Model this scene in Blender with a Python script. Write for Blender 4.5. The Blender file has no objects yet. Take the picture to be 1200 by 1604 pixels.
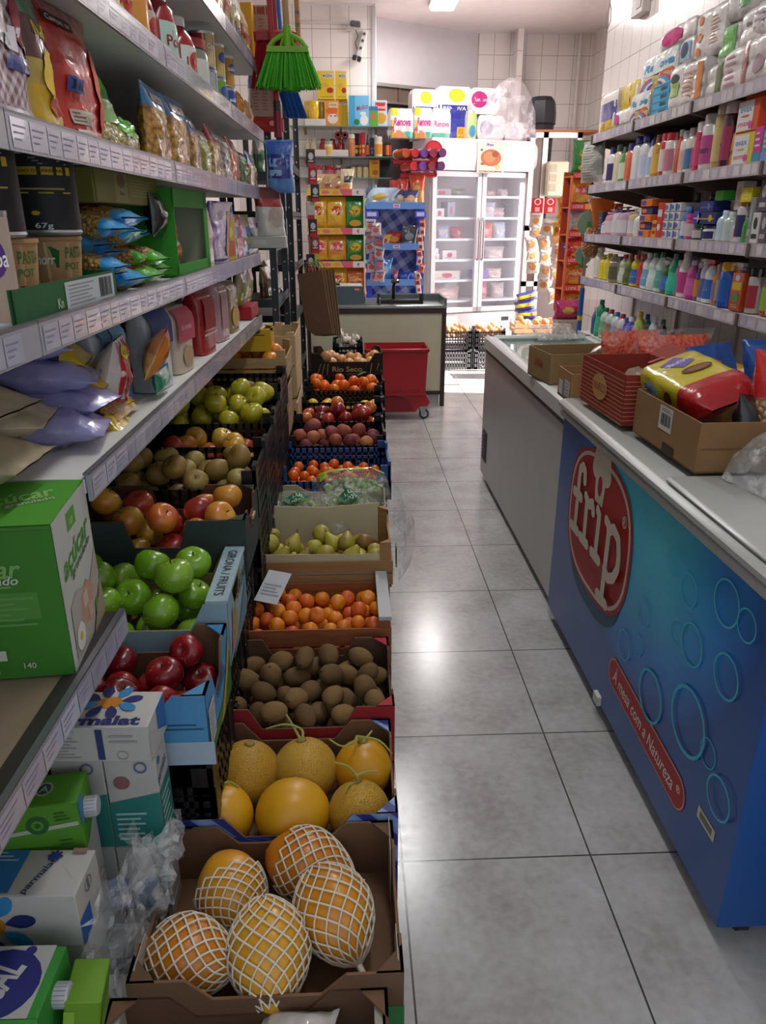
import bpy,math,random
from mathutils import Vector,Matrix,noise
S=bpy.context.scene
COL=S.collection
PI=math.pi
sin,cos=math.sin,math.cos
# ------------------------------------------------------------ camera
FPX=1180.0
PITCH=math.atan(457/FPX)
YAW=math.atan(57/(FPX/cos(PITCH)))
CAMH=1.4
_cp,_sp,_cy,_sy=cos(PITCH),sin(PITCH),cos(YAW),sin(YAW)
FW=Vector((_sy*_cp,_cy*_cp,-_sp));RT=Vector((_cy,-_sy,0));UP=Vector((_sy*_sp,_cy*_sp,_cp))
cd=bpy.data.cameras.new('camera');cam=bpy.data.objects.new('camera',cd);COL.objects.link(cam)
cd.sensor_fit='VERTICAL';cd.sensor_height=36;cd.lens=36*FPX/1604;cd.clip_start=.02;cd.clip_end=60
rm=Matrix((RT,UP,-FW)).transposed()
cam.matrix_world=Matrix.Translation((0,0,CAMH)) @ rm.to_4x4()
S.camera=cam
# ------------------------------------------------------------ colour management, world, big lights
S.view_settings.view_transform='Standard';S.view_settings.look='None'
S.view_settings.gamma=1;S.view_settings.use_curve_mapping=False
S.view_settings.exposure=0.1
W=bpy.data.worlds.new('world');S.world=W;W.use_nodes=True
W.node_tree.nodes['Background'].inputs[0].default_value=(.80,.88,1.0,1)
W.node_tree.nodes['Background'].inputs[1].default_value=.85
def area(name,loc,to,sx,sy,power,col):
    l=bpy.data.lights.new(name,'AREA');l.shape='RECTANGLE';l.size=sx;l.size_y=sy;l.energy=power;l.color=col
    o=bpy.data.objects.new(name,l);COL.objects.link(o);o.location=loc
    o.rotation_euler=(Vector(to)-Vector(loc)).to_track_quat('-Z','Y').to_euler();return o
area('street_door_daylight',(2.5,7.0,1.25),(.9,7.2,.9),1.5,2.2,52,(1.0,.88,.88))
area('lamp_light_back',(.86,7.4,3.12),(.86,7.4,0),.2,1.0,26,(1,.94,.92))
area('lamp_light_middle',(.35,4.6,3.12),(.35,4.6,0),.2,1.2,28,(1,.97,.96))
area('lamp_light_front',(.3,1.6,3.12),(.3,1.6,0),.2,1.2,13,(1,.98,.96))
sl=bpy.data.lights.new('sun','SUN');sl.energy=16;sl.angle=.01;sl.color=(1,.93,.85)
so=bpy.data.objects.new('sun',sl);COL.objects.link(so)
so.rotation_euler=Vector((-.80,.12,-.75)).to_track_quat('-Z','Y').to_euler()

# ------------------------------------------------------------ pixel helpers (1200x1604 frame)
def ray(x,y): return FW+RT*((x-600)/FPX)+UP*(-(y-802)/FPX)
def at(x,y,X=None,Y=None,Z=None):
    d=ray(x,y)
    t=X/d.x if X is not None else Y/d.y if Y is not None else (Z-CAMH)/d.z
    return Vector((0,0,CAMH))+d*t
def proj(p):
    v=Vector(p)-Vector((0,0,CAMH));w=max(v.dot(FW),1e-3)
    return 600+FPX*v.dot(RT)/w,802-FPX*v.dot(UP)/w
def XL(Y): return-.465+.0227*Y
def yl(px,z,off=-.04):
    a,b=.3,9.
    for _ in range(40):
        m=(a+b)/2
        if proj((XL(m)+off,m,z))[0] < px: a=m
        else: b=m
    return a
def yr(px,z,X=1.44):
    a,b=.8,9.
    for _ in range(40):
        m=(a+b)/2
        if proj((X,m,z))[0] > px: a=m
        else: b=m
    return a
# ------------------------------------------------------------ materials
def hx(h):
    h=h.lstrip('#');r=[]
    for i in (0,2,4):
        c=int(h[i:i+2],16)/255;r.append(c/12.92 if c <= .04045 else ((c+.055)/1.055)**2.4)
    return (*r,1)
_mc={}
class NT:
    def __init__(s,m):
        m.use_nodes=True;s.t=m.node_tree;s.n=s.t.nodes;s.b=s.n['Principled BSDF'];s.out=s.n['Material Output']
        s.co=s.n.new('ShaderNodeTexCoord')
    def new(s,t,**k):
        n=s.n.new('ShaderNode'+t)
        for a,v in k.items():
            if a.startswith('i_'): n.inputs[a[2:].replace('_',' ')].default_value=v
            else: setattr(n,a,v)
        return n
    def lk(s,a,b): s.t.links.new(a,b)
    def noise(s,scale,detail=3,vec=None):
        n=s.new('TexNoise');n.inputs['Scale'].default_value=scale;n.inputs['Detail'].default_value=detail
        s.lk(vec or s.co.outputs['Object'],n.inputs['Vector']);return n
    def ramp(s,fac,stops):
        r=s.new('ValToRGB');e=r.color_ramp.elements
        while len(e) > 1: e.remove(e[-1])
        e[0].position=stops[0][0];e[0].color=hx(stops[0][1])
        for p,c in stops[1:]:
            q=e.new(p);q.color=hx(c)
        s.lk(fac,r.inputs[0]);return r
    def bump(s,h,st=.3,d=.01):
        b=s.new('Bump');b.inputs['Strength'].default_value=st;b.inputs['Distance'].default_value=d
        s.lk(h,b.inputs['Height']);s.lk(b.outputs[0],s.b.inputs['Normal']);return b
def mat(h,kind='plain',rough=None):
    key=(h,kind,rough)
    if key in _mc: return _mc[key]
    m=bpy.data.materials.new(kind+'_'+h.strip('#'));N=NT(m);b=N.b
    c=hx(h)
    R={'plain': .5,'card': .8,'bag': .28,'gloss': .2,'metal': .35,'rubber': .7,'paper': .65,'wood': .7}.get(kind,.5) if rough is None else rough
    b.inputs['Roughness'].default_value=R
    sc={'card': 30,'bag': 18,'wood': 6}.get(kind,10)
    n=N.noise(sc,4)
    mx=N.new('Mix',data_type='RGBA');k=.82 if kind in ('card','wood') else .92
    mx.inputs[6].default_value=(c[0]*k,c[1]*k,c[2]*k,1);mx.inputs[7].default_value=(min(1,c[0]*1.06),min(1,c[1]*1.06),min(1,c[2]*1.06),1)
    N.lk(n.outputs['Fac'],mx.inputs[0]);N.lk(mx.outputs[2],b.inputs['Base Color'])
    if kind == 'metal': b.inputs['Metallic'].default_value=.85
    if kind == 'bag':
        b.inputs['Coat Weight'].default_value=.6;b.inputs['Coat Roughness'].default_value=.12
        N.bump(N.noise(22,3).outputs['Fac'],.55,.012)
    if kind == 'gloss': b.inputs['Coat Weight'].default_value=.3
    if kind == 'card': N.bump(N.noise(120,2).outputs['Fac'],.15,.002)
    if kind == 'wood':
        w=N.new('TexWave',bands_direction='Z');w.inputs['Scale'].default_value=14;w.inputs['Distortion'].default_value=6
        N.lk(N.co.outputs['Object'],w.inputs['Vector'])
        N.bump(w.outputs['Fac'],.2,.002)
    _mc[key]=m;return m
def lit(h,st):
    key=(h,'lit',st)
    if key not in _mc:
        m=bpy.data.materials.new('lamp_'+h.strip('#'));N=NT(m)
        N.b.inputs['Base Color'].default_value=hx(h);N.b.inputs['Emission Color'].default_value=hx(h);N.b.inputs['Emission Strength'].default_value=st
        _mc[key]=m
    return _mc[key]
def film(tint='ffffff',alpha=.3,rough=.12,scale=14):
    key=(tint,'film',alpha,rough,scale)
    if key not in _mc:
        m=bpy.data.materials.new('clear_plastic_film');N=NT(m)
        N.b.inputs['Base Color'].default_value=hx(tint);N.b.inputs['Roughness'].default_value=rough
        N.b.inputs['Specular IOR Level'].default_value=.9
        n=N.noise(scale,5);r=N.new('MapRange');r.inputs[1].default_value=.5;r.inputs[2].default_value=.72
        r.inputs[3].default_value=alpha*.45;r.inputs[4].default_value=min(1,alpha*1.9)
        N.lk(n.outputs['Fac'],r.inputs[0]);N.lk(r.outputs[0],N.b.inputs['Alpha'])
        N.bump(N.noise(scale*1.5,4).outputs['Fac'],.9,.03)
        _mc[key]=m
    return _mc[key]
def glass(tint='dfeeee',alpha=.16):
    key=(tint,'glass',alpha)
    if key not in _mc:
        m=bpy.data.materials.new('clear_glass');N=NT(m)
        N.b.inputs['Base Color'].default_value=hx(tint);N.b.inputs['Roughness'].default_value=.03
        N.b.inputs['Specular IOR Level'].default_value=.8
        n=N.noise(2,2);r=N.new('MapRange');r.inputs[3].default_value=alpha*.8;r.inputs[4].default_value=alpha*1.2
        N.lk(n.outputs['Fac'],r.inputs[0]);N.lk(r.outputs[0],N.b.inputs['Alpha'])
        _mc[key]=m
    return _mc[key]
def food(c1,c2,scale=60,kind='nut',depth=.006):   # lumpy contents seen through a clear bag: pasta, nuts, pulses
    key=(c1,c2,scale,'food')
    if key not in _mc:
        m=bpy.data.materials.new('packed_food');N=NT(m);v=N.new('TexVoronoi');v.inputs['Scale'].default_value=scale*2.2
        N.lk(N.co.outputs['Object'],v.inputs['Vector'])
        r=N.ramp(v.outputs['Distance'],[(0,c1),(.35,c1),(.75,c2)]);N.lk(r.outputs[0],N.b.inputs['Base Color'])
        N.b.inputs['Roughness'].default_value=.4;N.b.inputs['Coat Weight'].default_value=.8;N.b.inputs['Coat Roughness'].default_value=.1
        N.bump(v.outputs['Distance'],.8,depth).invert=True
        _mc[key]=m
    return _mc[key]
def skin(name,stops,scale=6,rough=.35,bump=0,bscale=80,coat=.2,stretch=(1,1,.4),spots=None):
    key=('skin',name)
    if key not in _mc:
        m=bpy.data.materials.new(name);N=NT(m);oi=N.new('ObjectInfo')
        vm=N.new('VectorMath',operation='MULTIPLY');vm.inputs[1].default_value=stretch;N.lk(N.co.outputs['Object'],vm.inputs[0])
        ml=N.new('MapRange');ml.inputs[3].default_value=0;ml.inputs[4].default_value=40;N.lk(oi.outputs['Random'],ml.inputs[0])
        va=N.new('VectorMath',operation='ADD');N.lk(vm.outputs[0],va.inputs[0]);N.lk(ml.outputs[0],va.inputs[1])
        n=N.noise(scale,4,va.outputs[0])
        ad=N.new('Math',operation='MULTIPLY_ADD');N.lk(oi.outputs['Random'],ad.inputs[0]);ad.inputs[1].default_value=.35
        N.lk(n.outputs['Fac'],ad.inputs[2]);sb=N.new('Math',operation='SUBTRACT');N.lk(ad.outputs[0],sb.inputs[0]);sb.inputs[1].default_value=.17
        r=N.ramp(sb.outputs[0],stops);src=r.outputs[0]
        if spots:
            v=N.new('TexVoronoi');v.inputs['Scale'].default_value=spots[1];N.lk(N.co.outputs['Object'],v.inputs['Vector'])
            q=N.ramp(v.outputs['Distance'],[(0,'ffffff'),(.12,'ffffff'),(.2,'000000')])
            mx=N.new('Mix',data_type='RGBA');N.lk(q.outputs[0],mx.inputs[0]);N.lk(src,mx.inputs[6]);mx.inputs[7].default_value=hx(spots[0]);src=mx.outputs[2]
        N.lk(src,N.b.inputs['Base Color']);N.b.inputs['Roughness'].default_value=rough;N.b.inputs['Coat Weight'].default_value=coat;N.b.inputs['Coat Roughness'].default_value=.25
        if bump:
            if bump < 0:
                v=N.new('TexVoronoi',feature='DISTANCE_TO_EDGE');v.inputs['Scale'].default_value=bscale;N.lk(N.co.outputs['Object'],v.inputs['Vector'])
                q=N.ramp(v.outputs[0],[(0,'ffffff'),(.08,'000000')]);N.bump(q.outputs[0],-bump,.004)
            else: N.bump(N.noise(bscale,3).outputs['Fac'],bump,.003)
        _mc[key]=m
    return _mc[key]
def checks(a,b,scale,axes='xz',rot=0):
    key=('chk',a,b,scale,axes,rot)
    if key not in _mc:
        m=bpy.data.materials.new('gingham_print');N=NT(m)
        mp=N.new('Mapping');mp.inputs['Rotation'].default_value=(0,rot,0);N.lk(N.co.outputs['Object'],mp.inputs[0])
        sx=N.new('SeparateXYZ');N.lk(mp.outputs[0],sx.inputs[0]);fs=[]
        for ax in ('X','Z'):
            mu=N.new('Math',operation='MULTIPLY');N.lk(sx.outputs[ax],mu.inputs[0]);mu.inputs[1].default_value=scale
            fr=N.new('Math',operation='FRACT');N.lk(mu.outputs[0],fr.inputs[0])
            gt=N.new('Math',operation='GREATER_THAN');N.lk(fr.outputs[0],gt.inputs[0]);gt.inputs[1].default_value=.5;fs.append(gt)
        ad=N.new('Math',operation='ADD');N.lk(fs[0].outputs[0],ad.inputs[0]);N.lk(fs[1].outputs[0],ad.inputs[1])
        hf=N.new('Math',operation='MULTIPLY');N.lk(ad.outputs[0],hf.inputs[0]);hf.inputs[1].default_value=.5
        r=N.ramp(hf.outputs[0],[(0,a),(1,b)]);N.lk(r.outputs[0],N.b.inputs['Base Color']);N.b.inputs['Roughness'].default_value=.35
        _mc[key]=m
    return _mc[key]
def tiles(name,w,h,axes,off,base,mortar,rough=.25,vary=.06,clouds=None,msize=.0022,bump=.25):
    m=bpy.data.materials.new(name);N=NT(m)
    sx=N.new('SeparateXYZ');geo=N.new('NewGeometry');N.lk(geo.outputs['Position'],sx.inputs[0]);cb=N.new('CombineXYZ')
    for i,a in enumerate(axes):
        s_=N.new('Math',operation='SUBTRACT');N.lk(sx.outputs[a.upper()],s_.inputs[0]);s_.inputs[1].default_value=off[i];N.lk(s_.outputs[0],cb.inputs[i])
    br=N.new('TexBrick');br.offset=0;br.squash=1;N.lk(cb.outputs[0],br.inputs['Vector'])
    br.inputs['Scale'].default_value=1;br.inputs['Brick Width'].default_value=w;br.inputs['Row Height'].default_value=h
    br.inputs['Mortar Size'].default_value=msize;br.inputs['Mortar Smooth'].default_value=.1;br.inputs['Bias'].default_value=0
    c=hx(base);br.inputs['Color1'].default_value=tuple(v*(1-vary) for v in c[:3])+(1,);br.inputs['Color2'].default_value=c;br.inputs['Mortar'].default_value=hx(mortar)
    src=br.outputs['Color']
    if clouds:
        n=N.noise(5,6,geo.outputs['Position']);n2=N.noise(45,4,geo.outputs['Position'])
        a_=N.new('Math',operation='MULTIPLY_ADD');N.lk(n2.outputs['Fac'],a_.inputs[0]);a_.inputs[1].default_value=.5;N.lk(n.outputs['Fac'],a_.inputs[2])
        r=N.ramp(a_.outputs[0],clouds);mx=N.new('Mix',data_type='RGBA',blend_type='MULTIPLY');mx.inputs[0].default_value=1
        N.lk(src,mx.inputs[6]);N.lk(r.outputs[0],mx.inputs[7]);src=mx.outputs[2]
        rr=N.new('MapRange');rr.inputs[3].default_value=rough*.8;rr.inputs[4].default_value=rough*1.6;N.lk(n2.outputs['Fac'],rr.inputs[0]);N.lk(rr.outputs[0],N.b.inputs['Roughness'])
    else: N.b.inputs['Roughness'].default_value=rough
    N.lk(src,N.b.inputs['Base Color'])
    bp=N.bump(br.outputs['Fac'],bump,.002);bp.invert=True
    return m
# ------------------------------------------------------------ mesh builder
class MB:
    def __init__(s): s.v=[];s.f=[];s.m=[];s.ms=[];s.T=Matrix()
    def mi(s,m):
        if m not in s.ms: s.ms.append(m)
        return s.ms.index(m)
    def add(s,vs,fs,m):
        o=len(s.v);k=s.mi(m)
        s.v += [tuple(s.T @ Vector(v)) for v in vs];s.f += [tuple(i+o for i in f) for f in fs];s.m += [k]*len(fs);return s
    def box(s,x0,y0,z0,x1,y1,z1,m,ch=0):
        if ch:
            c=min(ch,(x1-x0)/2.01,(y1-y0)/2.01,(z1-z0)/2.01);vs=[];
            for (za,e) in ((z0,c),(z0+c,0),(z1-c,0),(z1,c)):
                a0,b0,a1,b1=x0+e,y0+e,x1-e,y1-e
                vs += [(a0+c,b0,za),(a1-c,b0,za),(a1,b0+c,za),(a1,b1-c,za),(a1-c,b1,za),(a0+c,b1,za),(a0,b1-c,za),(a0,b0+c,za)]
            fs=[tuple(range(7,-1,-1)),tuple(range(24,32))]
            for r in range(3):
                for i in range(8): j=(i+1) % 8;fs.append((r*8+i,r*8+j,r*8+8+j,r*8+8+i))
            return s.add(vs,fs,m)
        return s.add([(x0,y0,z0),(x1,y0,z0),(x1,y1,z0),(x0,y1,z0),(x0,y0,z1),(x1,y0,z1),(x1,y1,z1),(x0,y1,z1)],
                     [(3,2,1,0),(4,5,6,7),(0,1,5,4),(1,2,6,5),(2,3,7,6),(3,0,4,7)],m)
    def lathe(s,prof,m,seg=16,sx=1,sy=1,c=(0,0,0),ax='z',cap=True,wob=None):
        vs=[];fs=[];n=len(prof)
        for (r,z) in prof:
            for i in range(seg):
                a=2*PI*i/seg;k=wob(a,z) if wob else 1;x,y,q=r*cos(a)*sx*k,r*sin(a)*sy*k,z
                if ax == 'y': x,y,q=x,q,-y
                if ax == 'x': x,y,q=q,x,y
                vs.append((x+c[0],y+c[1],q+c[2]))
        for j in range(n-1):
            for i in range(seg): k=(i+1) % seg;fs.append((j*seg+i,j*seg+k,(j+1)*seg+k,(j+1)*seg+i))
        if cap:
            if prof[0][0] > 1e-5: fs.append(tuple(range(seg-1,-1,-1)))
            if prof[-1][0] > 1e-5: fs.append(tuple(range((n-1)*seg,n*seg)))
        return s.add(vs,fs,m)
    def cyl(s,r,z0,z1,m,seg=16,c=(0,0,0),ax='z',ch=0):
        return s.lathe([(r-ch,z0),(r,z0+ch),(r,z1-ch),(r-ch,z1)] if ch else [(r,z0),(r,z1)],m,seg,c=c,ax=ax)
    def tube(s,pts,r,m,seg=6,taper=None,closed=False):
        pts=[Vector(p) for p in pts];n=len(pts);vs=[];fs=[];pu=None
        for i,p in enumerate(pts):
            t=(pts[min(i+1,n-1)]-pts[max(i-1,0)]);t=t.normalized() if t.length > 1e-9 else Vector((0,0,1))
            u=pu-t*pu.dot(t) if pu is not None else t.cross(Vector((.31,.17,.93)) if abs(t.z) < .9 else Vector((1,.1,0)))
            u.normalize();pu=u;w=t.cross(u);rr=r*(taper[i] if taper else 1)
            for k in range(seg): a=2*PI*k/seg;vs.append(p+u*rr*cos(a)+w*rr*sin(a))
        for j in range(n-1):
            for i in range(seg): k=(i+1) % seg;fs.append((j*seg+i,j*seg+k,(j+1)*seg+k,(j+1)*seg+i))
        fs += [tuple(range(seg-1,-1,-1)),tuple(range((n-1)*seg,n*seg))]
        return s.add(vs,fs,m)
    def prism(s,poly,y0,y1,m,m2=None,plane='xz'):   # polygon extruded between y0 and y1
        n=len(poly);g=(lambda a,b,t: (a,t,b)) if plane == 'xz' else (lambda a,b,t: (t,a,b)) if plane == 'yz' else (lambda a,b,t: (a,b,t))
        vs=[g(a,b,y0) for a,b in poly]+[g(a,b,y1) for a,b in poly]
        s.add(vs,[tuple(range(n)),tuple(range(2*n-1,n-1,-1))] if not m2 else [tuple(range(n))],m)
        if m2: s.add(vs,[tuple(range(2*n-1,n-1,-1))],m2)
        return s.add(vs,[(i,(i+1) % n,n+(i+1) % n,n+i) for i in range(n)],m2 or m)
    def build(s,name,parent=None,flat=False,ang=38):
        me=bpy.data.meshes.new(name);me.from_pydata(s.v,[],s.f);me.polygons.foreach_set('material_index',s.m)
        for m in s.ms: me.materials.append(m)
        if not flat:
            me.polygons.foreach_set('use_smooth',[True]*len(s.f));me.set_sharp_from_angle(angle=math.radians(ang))
        me.update();o=bpy.data.objects.new(name,me);COL.objects.link(o)
        if parent: o.parent=parent
        return o
def tag(o,label,cat,group=None):
    o['label']=label;o['category']=cat
    if group: o['group']=group
    return o
def thing(name,label,cat,loc=(0,0,0),rz=0,group=None,rot=None):
    o=bpy.data.objects.new(name,None);COL.objects.link(o);o.empty_display_size=.05
    o.location=loc;o.rotation_euler=rot or (0,0,rz);return tag(o,label,cat,group)
def struct(o): o['kind']='structure';return o
KIDS={}
def dup(r,loc,rz=0,label=None,group=None,rot=None,sc=None):
    c=r.copy();COL.objects.link(c);c.location=loc;c.rotation_euler=rot or (0,0,rz)
    if sc: c.scale=sc
    if label: c['label']=label
    if group: c['group']=group
    if r.name not in KIDS: KIDS[r.name]=[(k,list(k.children)) for k in r.children]
    for k,gs in KIDS[r.name]:
        d=k.copy();COL.objects.link(d);d.parent=c
        for g in gs: e=g.copy();COL.objects.link(e);e.parent=d
    return c
_proto={};
def place(key,make,loc,rz,label,group=None,rot=None,sc=None):
    """first use of a kind moves the original, later uses copy it"""
    if key not in _proto:
        o=make();_proto[key]=o;o.location=loc;o.rotation_euler=rot or (0,0,rz)
        if sc: o.scale=sc
        o['label']=label
        if group: o['group']=group
        return o
    return dup(_proto[key],loc,rz,label,group,rot,sc)
# ------------------------------------------------------------ printed artwork
_tx={}
def text2d(s,bold=0,sh=0):
    k=(s,bold,sh)
    if k not in _tx:
        cu=bpy.data.curves.new('lettering','FONT');cu.body=s;cu.size=1;cu.offset=bold;cu.shear=sh;cu.resolution_u=3
        o=bpy.data.objects.new('lettering',cu);COL.objects.link(o)
        me=bpy.data.meshes.new_from_object(o)
        vs=[tuple(v.co[:2]) for v in me.vertices];fs=[tuple(p.vertices) for p in me.polygons]
        bpy.data.objects.remove(o);bpy.data.curves.remove(cu);bpy.data.meshes.remove(me)
        if vs:
            x0=min(v[0] for v in vs);x1=max(v[0] for v in vs);cx=(x0+x1)/2
            vs=[((x-cx),y-.35) for x,y in vs];_tx[k]=(vs,fs,x1-x0)
        else: _tx[k]=([],[],1)
    return _tx[k]
def art(parent,items,fm,W_,H_,name='printed_label',off=.0006):
    b=MB();L=0
    for it in items:
        t=it[0];L += 1;o=off+L*.00025
        if t == 'r':
            x0,y0,x1,y1=it[1:5];m=mat(it[5],it[6] if len(it) > 6 else 'paper');n=5
            vs=[fm(x0+(x1-x0)*i/n,y0+(y1-y0)*j/n,o) for j in range(n+1) for i in range(n+1)]
            b.add(vs,[(j*(n+1)+i,j*(n+1)+i+1,(j+1)*(n+1)+i+1,(j+1)*(n+1)+i) for j in range(n) for i in range(n)],m)
        elif t == 'c':
            cx,cy,rx,ry=it[1:5];m=mat(it[5],'paper');n=20;ri=it[6] if len(it) > 6 else 0
            ring=lambda k: [fm(cx+rx*k*cos(2*PI*i/n),cy+ry*k*sin(2*PI*i/n),o) for i in range(n)]
            if ri: vs=ring(1)+ring(ri)
            else: vs=ring(1)+ring(.5)+[fm(cx,cy,o)]
            fs=[(i,(i+1) % n,n+(i+1) % n,n+i) for i in range(n)]
            if not ri: fs += [(n+i,n+(i+1) % n,2*n) for i in range(n)]
            b.add(vs,fs,m)
        elif t == 'p':
            b.add([fm(x,y,o) for x,y in it[1]],[tuple(range(len(it[1])))],mat(it[2],'paper'))
        elif t == 'd':   # tear drop petal: cx, cy, length, width, angle, colour
            cx,cy,ln,wd,an,c=it[1:7];pts=[]
            for i in range(14):
                a=2*PI*i/14;x=ln*.5*cos(a);y=wd*.5*sin(a)*(1-.75*max(0,cos(a))**1.5)
                pts.append(fm(cx+(x*cos(an)-y*sin(an))/W_,cy+(x*sin(an)+y*cos(an))/H_,o))
            b.add(pts,[tuple(range(14))],mat(c,'paper'))
        elif t == 't':
            s_,cx,cy,h,c=it[1:6];k=it[6] if len(it) > 6 else {}
            vs,fs,w=text2d(s_,k.get('b',.012),k.get('sh',0));hh=h*H_/.72;ww=hh
            if 'w' in k: ww=k['w']*W_/w
            an=k.get('r',0);ca,sa=cos(an),sin(an);P=[]
            for x,y in vs:
                x,y=x*ww,y*hh;P.append(fm(cx+(x*ca-y*sa)/W_,cy+(x*sa+y*ca)/H_,o))
            if P: b.add(P,fs,mat(c,'paper'))
        elif t == 'q':   # generic quad strokes: barcode like rows of small text
            x0,y0,x1,y1,rows,c=it[1:7]
            for j in range(rows):
                yy=y0+(y1-y0)*(j+.5)/rows;hh=(y1-y0)/rows*.2;xe=x1-(x1-x0)*.35*((j*7) % 5)/5
                b.add([fm(x0,yy-hh,o),fm((x0+xe)/2,yy-hh,o),fm(xe,yy-hh,o),fm(xe,yy+hh,o),fm((x0+xe)/2,yy+hh,o),fm(x0,yy+hh,o)],[(0,1,4,5),(1,2,3,4)],mat(c,'paper'))
        elif t == 'b':
            x0,y0,x1,y1=it[1:5];rr=random.Random(5);x=x0
            while x < x1:
                w=(x1-x0)*rr.choice((.015,.03,.045));xe=min(x+w,x1)
                b.add([fm(x,y0,o),fm(xe,y0,o),fm(xe,y1,o),fm(x,y1,o)],[(0,1,2,3)],mat('1c1c1c','paper'));x += w+(x1-x0)*rr.choice((.015,.03))
    return b.build(name,parent,flat=False)
def ff(w,d,h): return lambda u,v,o: ((u-.5)*w,-d/2-o,v*h)
def fr(w,d,h): return lambda u,v,o: (w/2+o,(u-.5)*d,v*h)
def fl(w,d,h): return lambda u,v,o: (-w/2-o,(.5-u)*d,v*h)
def ft(w,d,h): return lambda u,v,o: ((u-.5)*w,(v-.5)*d,h+o)
# ------------------------------------------------------------ product builders (origin at base centre, front towards -y)
def carton(name,cat,w,d,h,c,front=(),side=(),top=(),kind='paper',left=()):
    r=thing(name,'',cat);b=MB();b.box(-w/2,-d/2,0,w/2,d/2,h,mat(c,kind),ch=min(.002,w*.06))
    b.build('box_body',r)
    if front: art(r,front,ff(w,d,h),w,h)
    if side: art(r,side,fr(w,d,h),d,h,'side_print')
    if left: art(r,left,fl(w,d,h),d,h,'side_print')
    if top: art(r,top,ft(w,d,h),w,d,'top_print')
    return r
def pmap(w,h,t,seed=0,gus=False,lump=0,slump=0):
    def P(u,v,s,o=0):
        uu=abs(2*u-1);pu=max(0,1-uu**3.2)**.5
        if gus: pv=1 if v < .45 else max(0,sin(PI*min(1,max(0,(1.0-v)/.55))/2))**.8;pv *= 1 if v > .04 else .93
        else: pv=max(0,sin(PI*min(1,max(0,(v-.045)/.91))))**.5
        nz=noise.noise(Vector((u*4+seed*7.3,v*5+s,seed)))
        n2=noise.noise(Vector((u*14+seed,v*(6 if v < .1 or v > .85 else 12),s*3+seed)))
        y=t/2*pu*pv*(1+.28*nz+.12*n2)+lump*pu*pv*abs(noise.noise(Vector((u*w*60,v*h*60,seed+s))))
        y=max(y,.0012)+o
        x=(u-.5)*w*(1-.10*pv+.04*noise.noise(Vector((v*5,seed,1))))
        z=v*h*(1-.03*pu*pv)+.012*h*noise.noise(Vector((u*5,seed,v)))*(1 if v > .8 else 0)
        x += slump*w*v*v
        return (x,-s*y,z)
    return P
def pouch(name,cat,w,h,t,bands,front=(),seed=0,gus=False,lump=0,slump=0,nu=12,nv=18,edge=None):
    """filled film bag; bands = [(upto, material)] from the bottom"""
    r=thing(name,'',cat);P=pmap(w,h,t,seed,gus,lump,slump);b=MB()
    for s in (1,-1):
        vs=[P(i/nu,j/nv,s) for j in range(nv+1) for i in range(nu+1)];
        for j in range(nv):
            m=next(m for up,m in bands if (j+.5)/nv <= up)
            fs=[(j*(nu+1)+i,j*(nu+1)+i+1,(j+1)*(nu+1)+i+1,(j+1)*(nu+1)+i) for i in range(nu)]
            k=b.mi(m)
            if j == 0: base=len(b.v);b.v += [tuple(v) for v in vs]
            b.f += [tuple(base+q for q in (f if s == 1 else f[::-1])) for f in fs];b.m += [k]*len(fs)
    for j in range(nv):   # side seams
        k=b.mi(next(m for up,m in bands if (j+.5)/nv <= up));N1=(nu+1)*(nv+1)
        for c in (0,nu):
            a,e=j*(nu+1)+c,(j+1)*(nu+1)+c;f=(a,e,N1+e,N1+a)
            b.f.append(f if c == 0 else f[::-1]);b.m.append(k)
    bot=[P(i/nu,0,1) for i in range(nu+1)]+[P(i/nu,0,-1) for i in range(nu,-1,-1)]
    b.add(bot,[tuple(range(len(bot)-1,-1,-1))],bands[0][1])
    b.build('bag_body',r,ang=80)
    if front: art(r,front,lambda u,v,o: P(u,v,1,o+.0012),w,h)
    return r
PR={
 'shampoo': [(.36,0),(.46,.015),(.5,.05),(.49,.35),(.5,.65),(.45,.76),(.3,.82),(.26,.83)],
 'deterg': [(.42,0),(.5,.02),(.5,.3),(.42,.42),(.40,.52),(.46,.62),(.42,.74),(.2,.86),(.17,.88)],
 'round': [(.42,0),(.5,.03),(.5,.62),(.46,.72),(.26,.82),(.2,.86)],
 'slim': [(.44,0),(.5,.02),(.5,.55),(.42,.7),(.24,.84),(.22,.86)],
 'aero': [(.46,0),(.5,.01),(.5,.78),(.44,.82),(.4,.83)],
 'jar': [(.42,0),(.5,.04),(.5,.7),(.44,.8),(.42,.84)],
 'wine': [(.44,0),(.5,.02),(.5,.5),(.4,.6),(.18,.72),(.16,.9)],
 'squeeze': [(.44,0),(.5,.03),(.5,.45),(.44,.7),(.3,.8),(.26,.82)],
}
CAP={'shampoo': (.3,.82,1.0),'deterg': (.19,.87,1.0),'round': (.22,.85,1.0),'slim': (.25,.85,1.0),'aero': (.46,.81,1.0),'jar': (.48,.82,1.0),'wine': (.17,.88,1.0),'squeeze': (.28,.8,1.0)}
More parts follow.
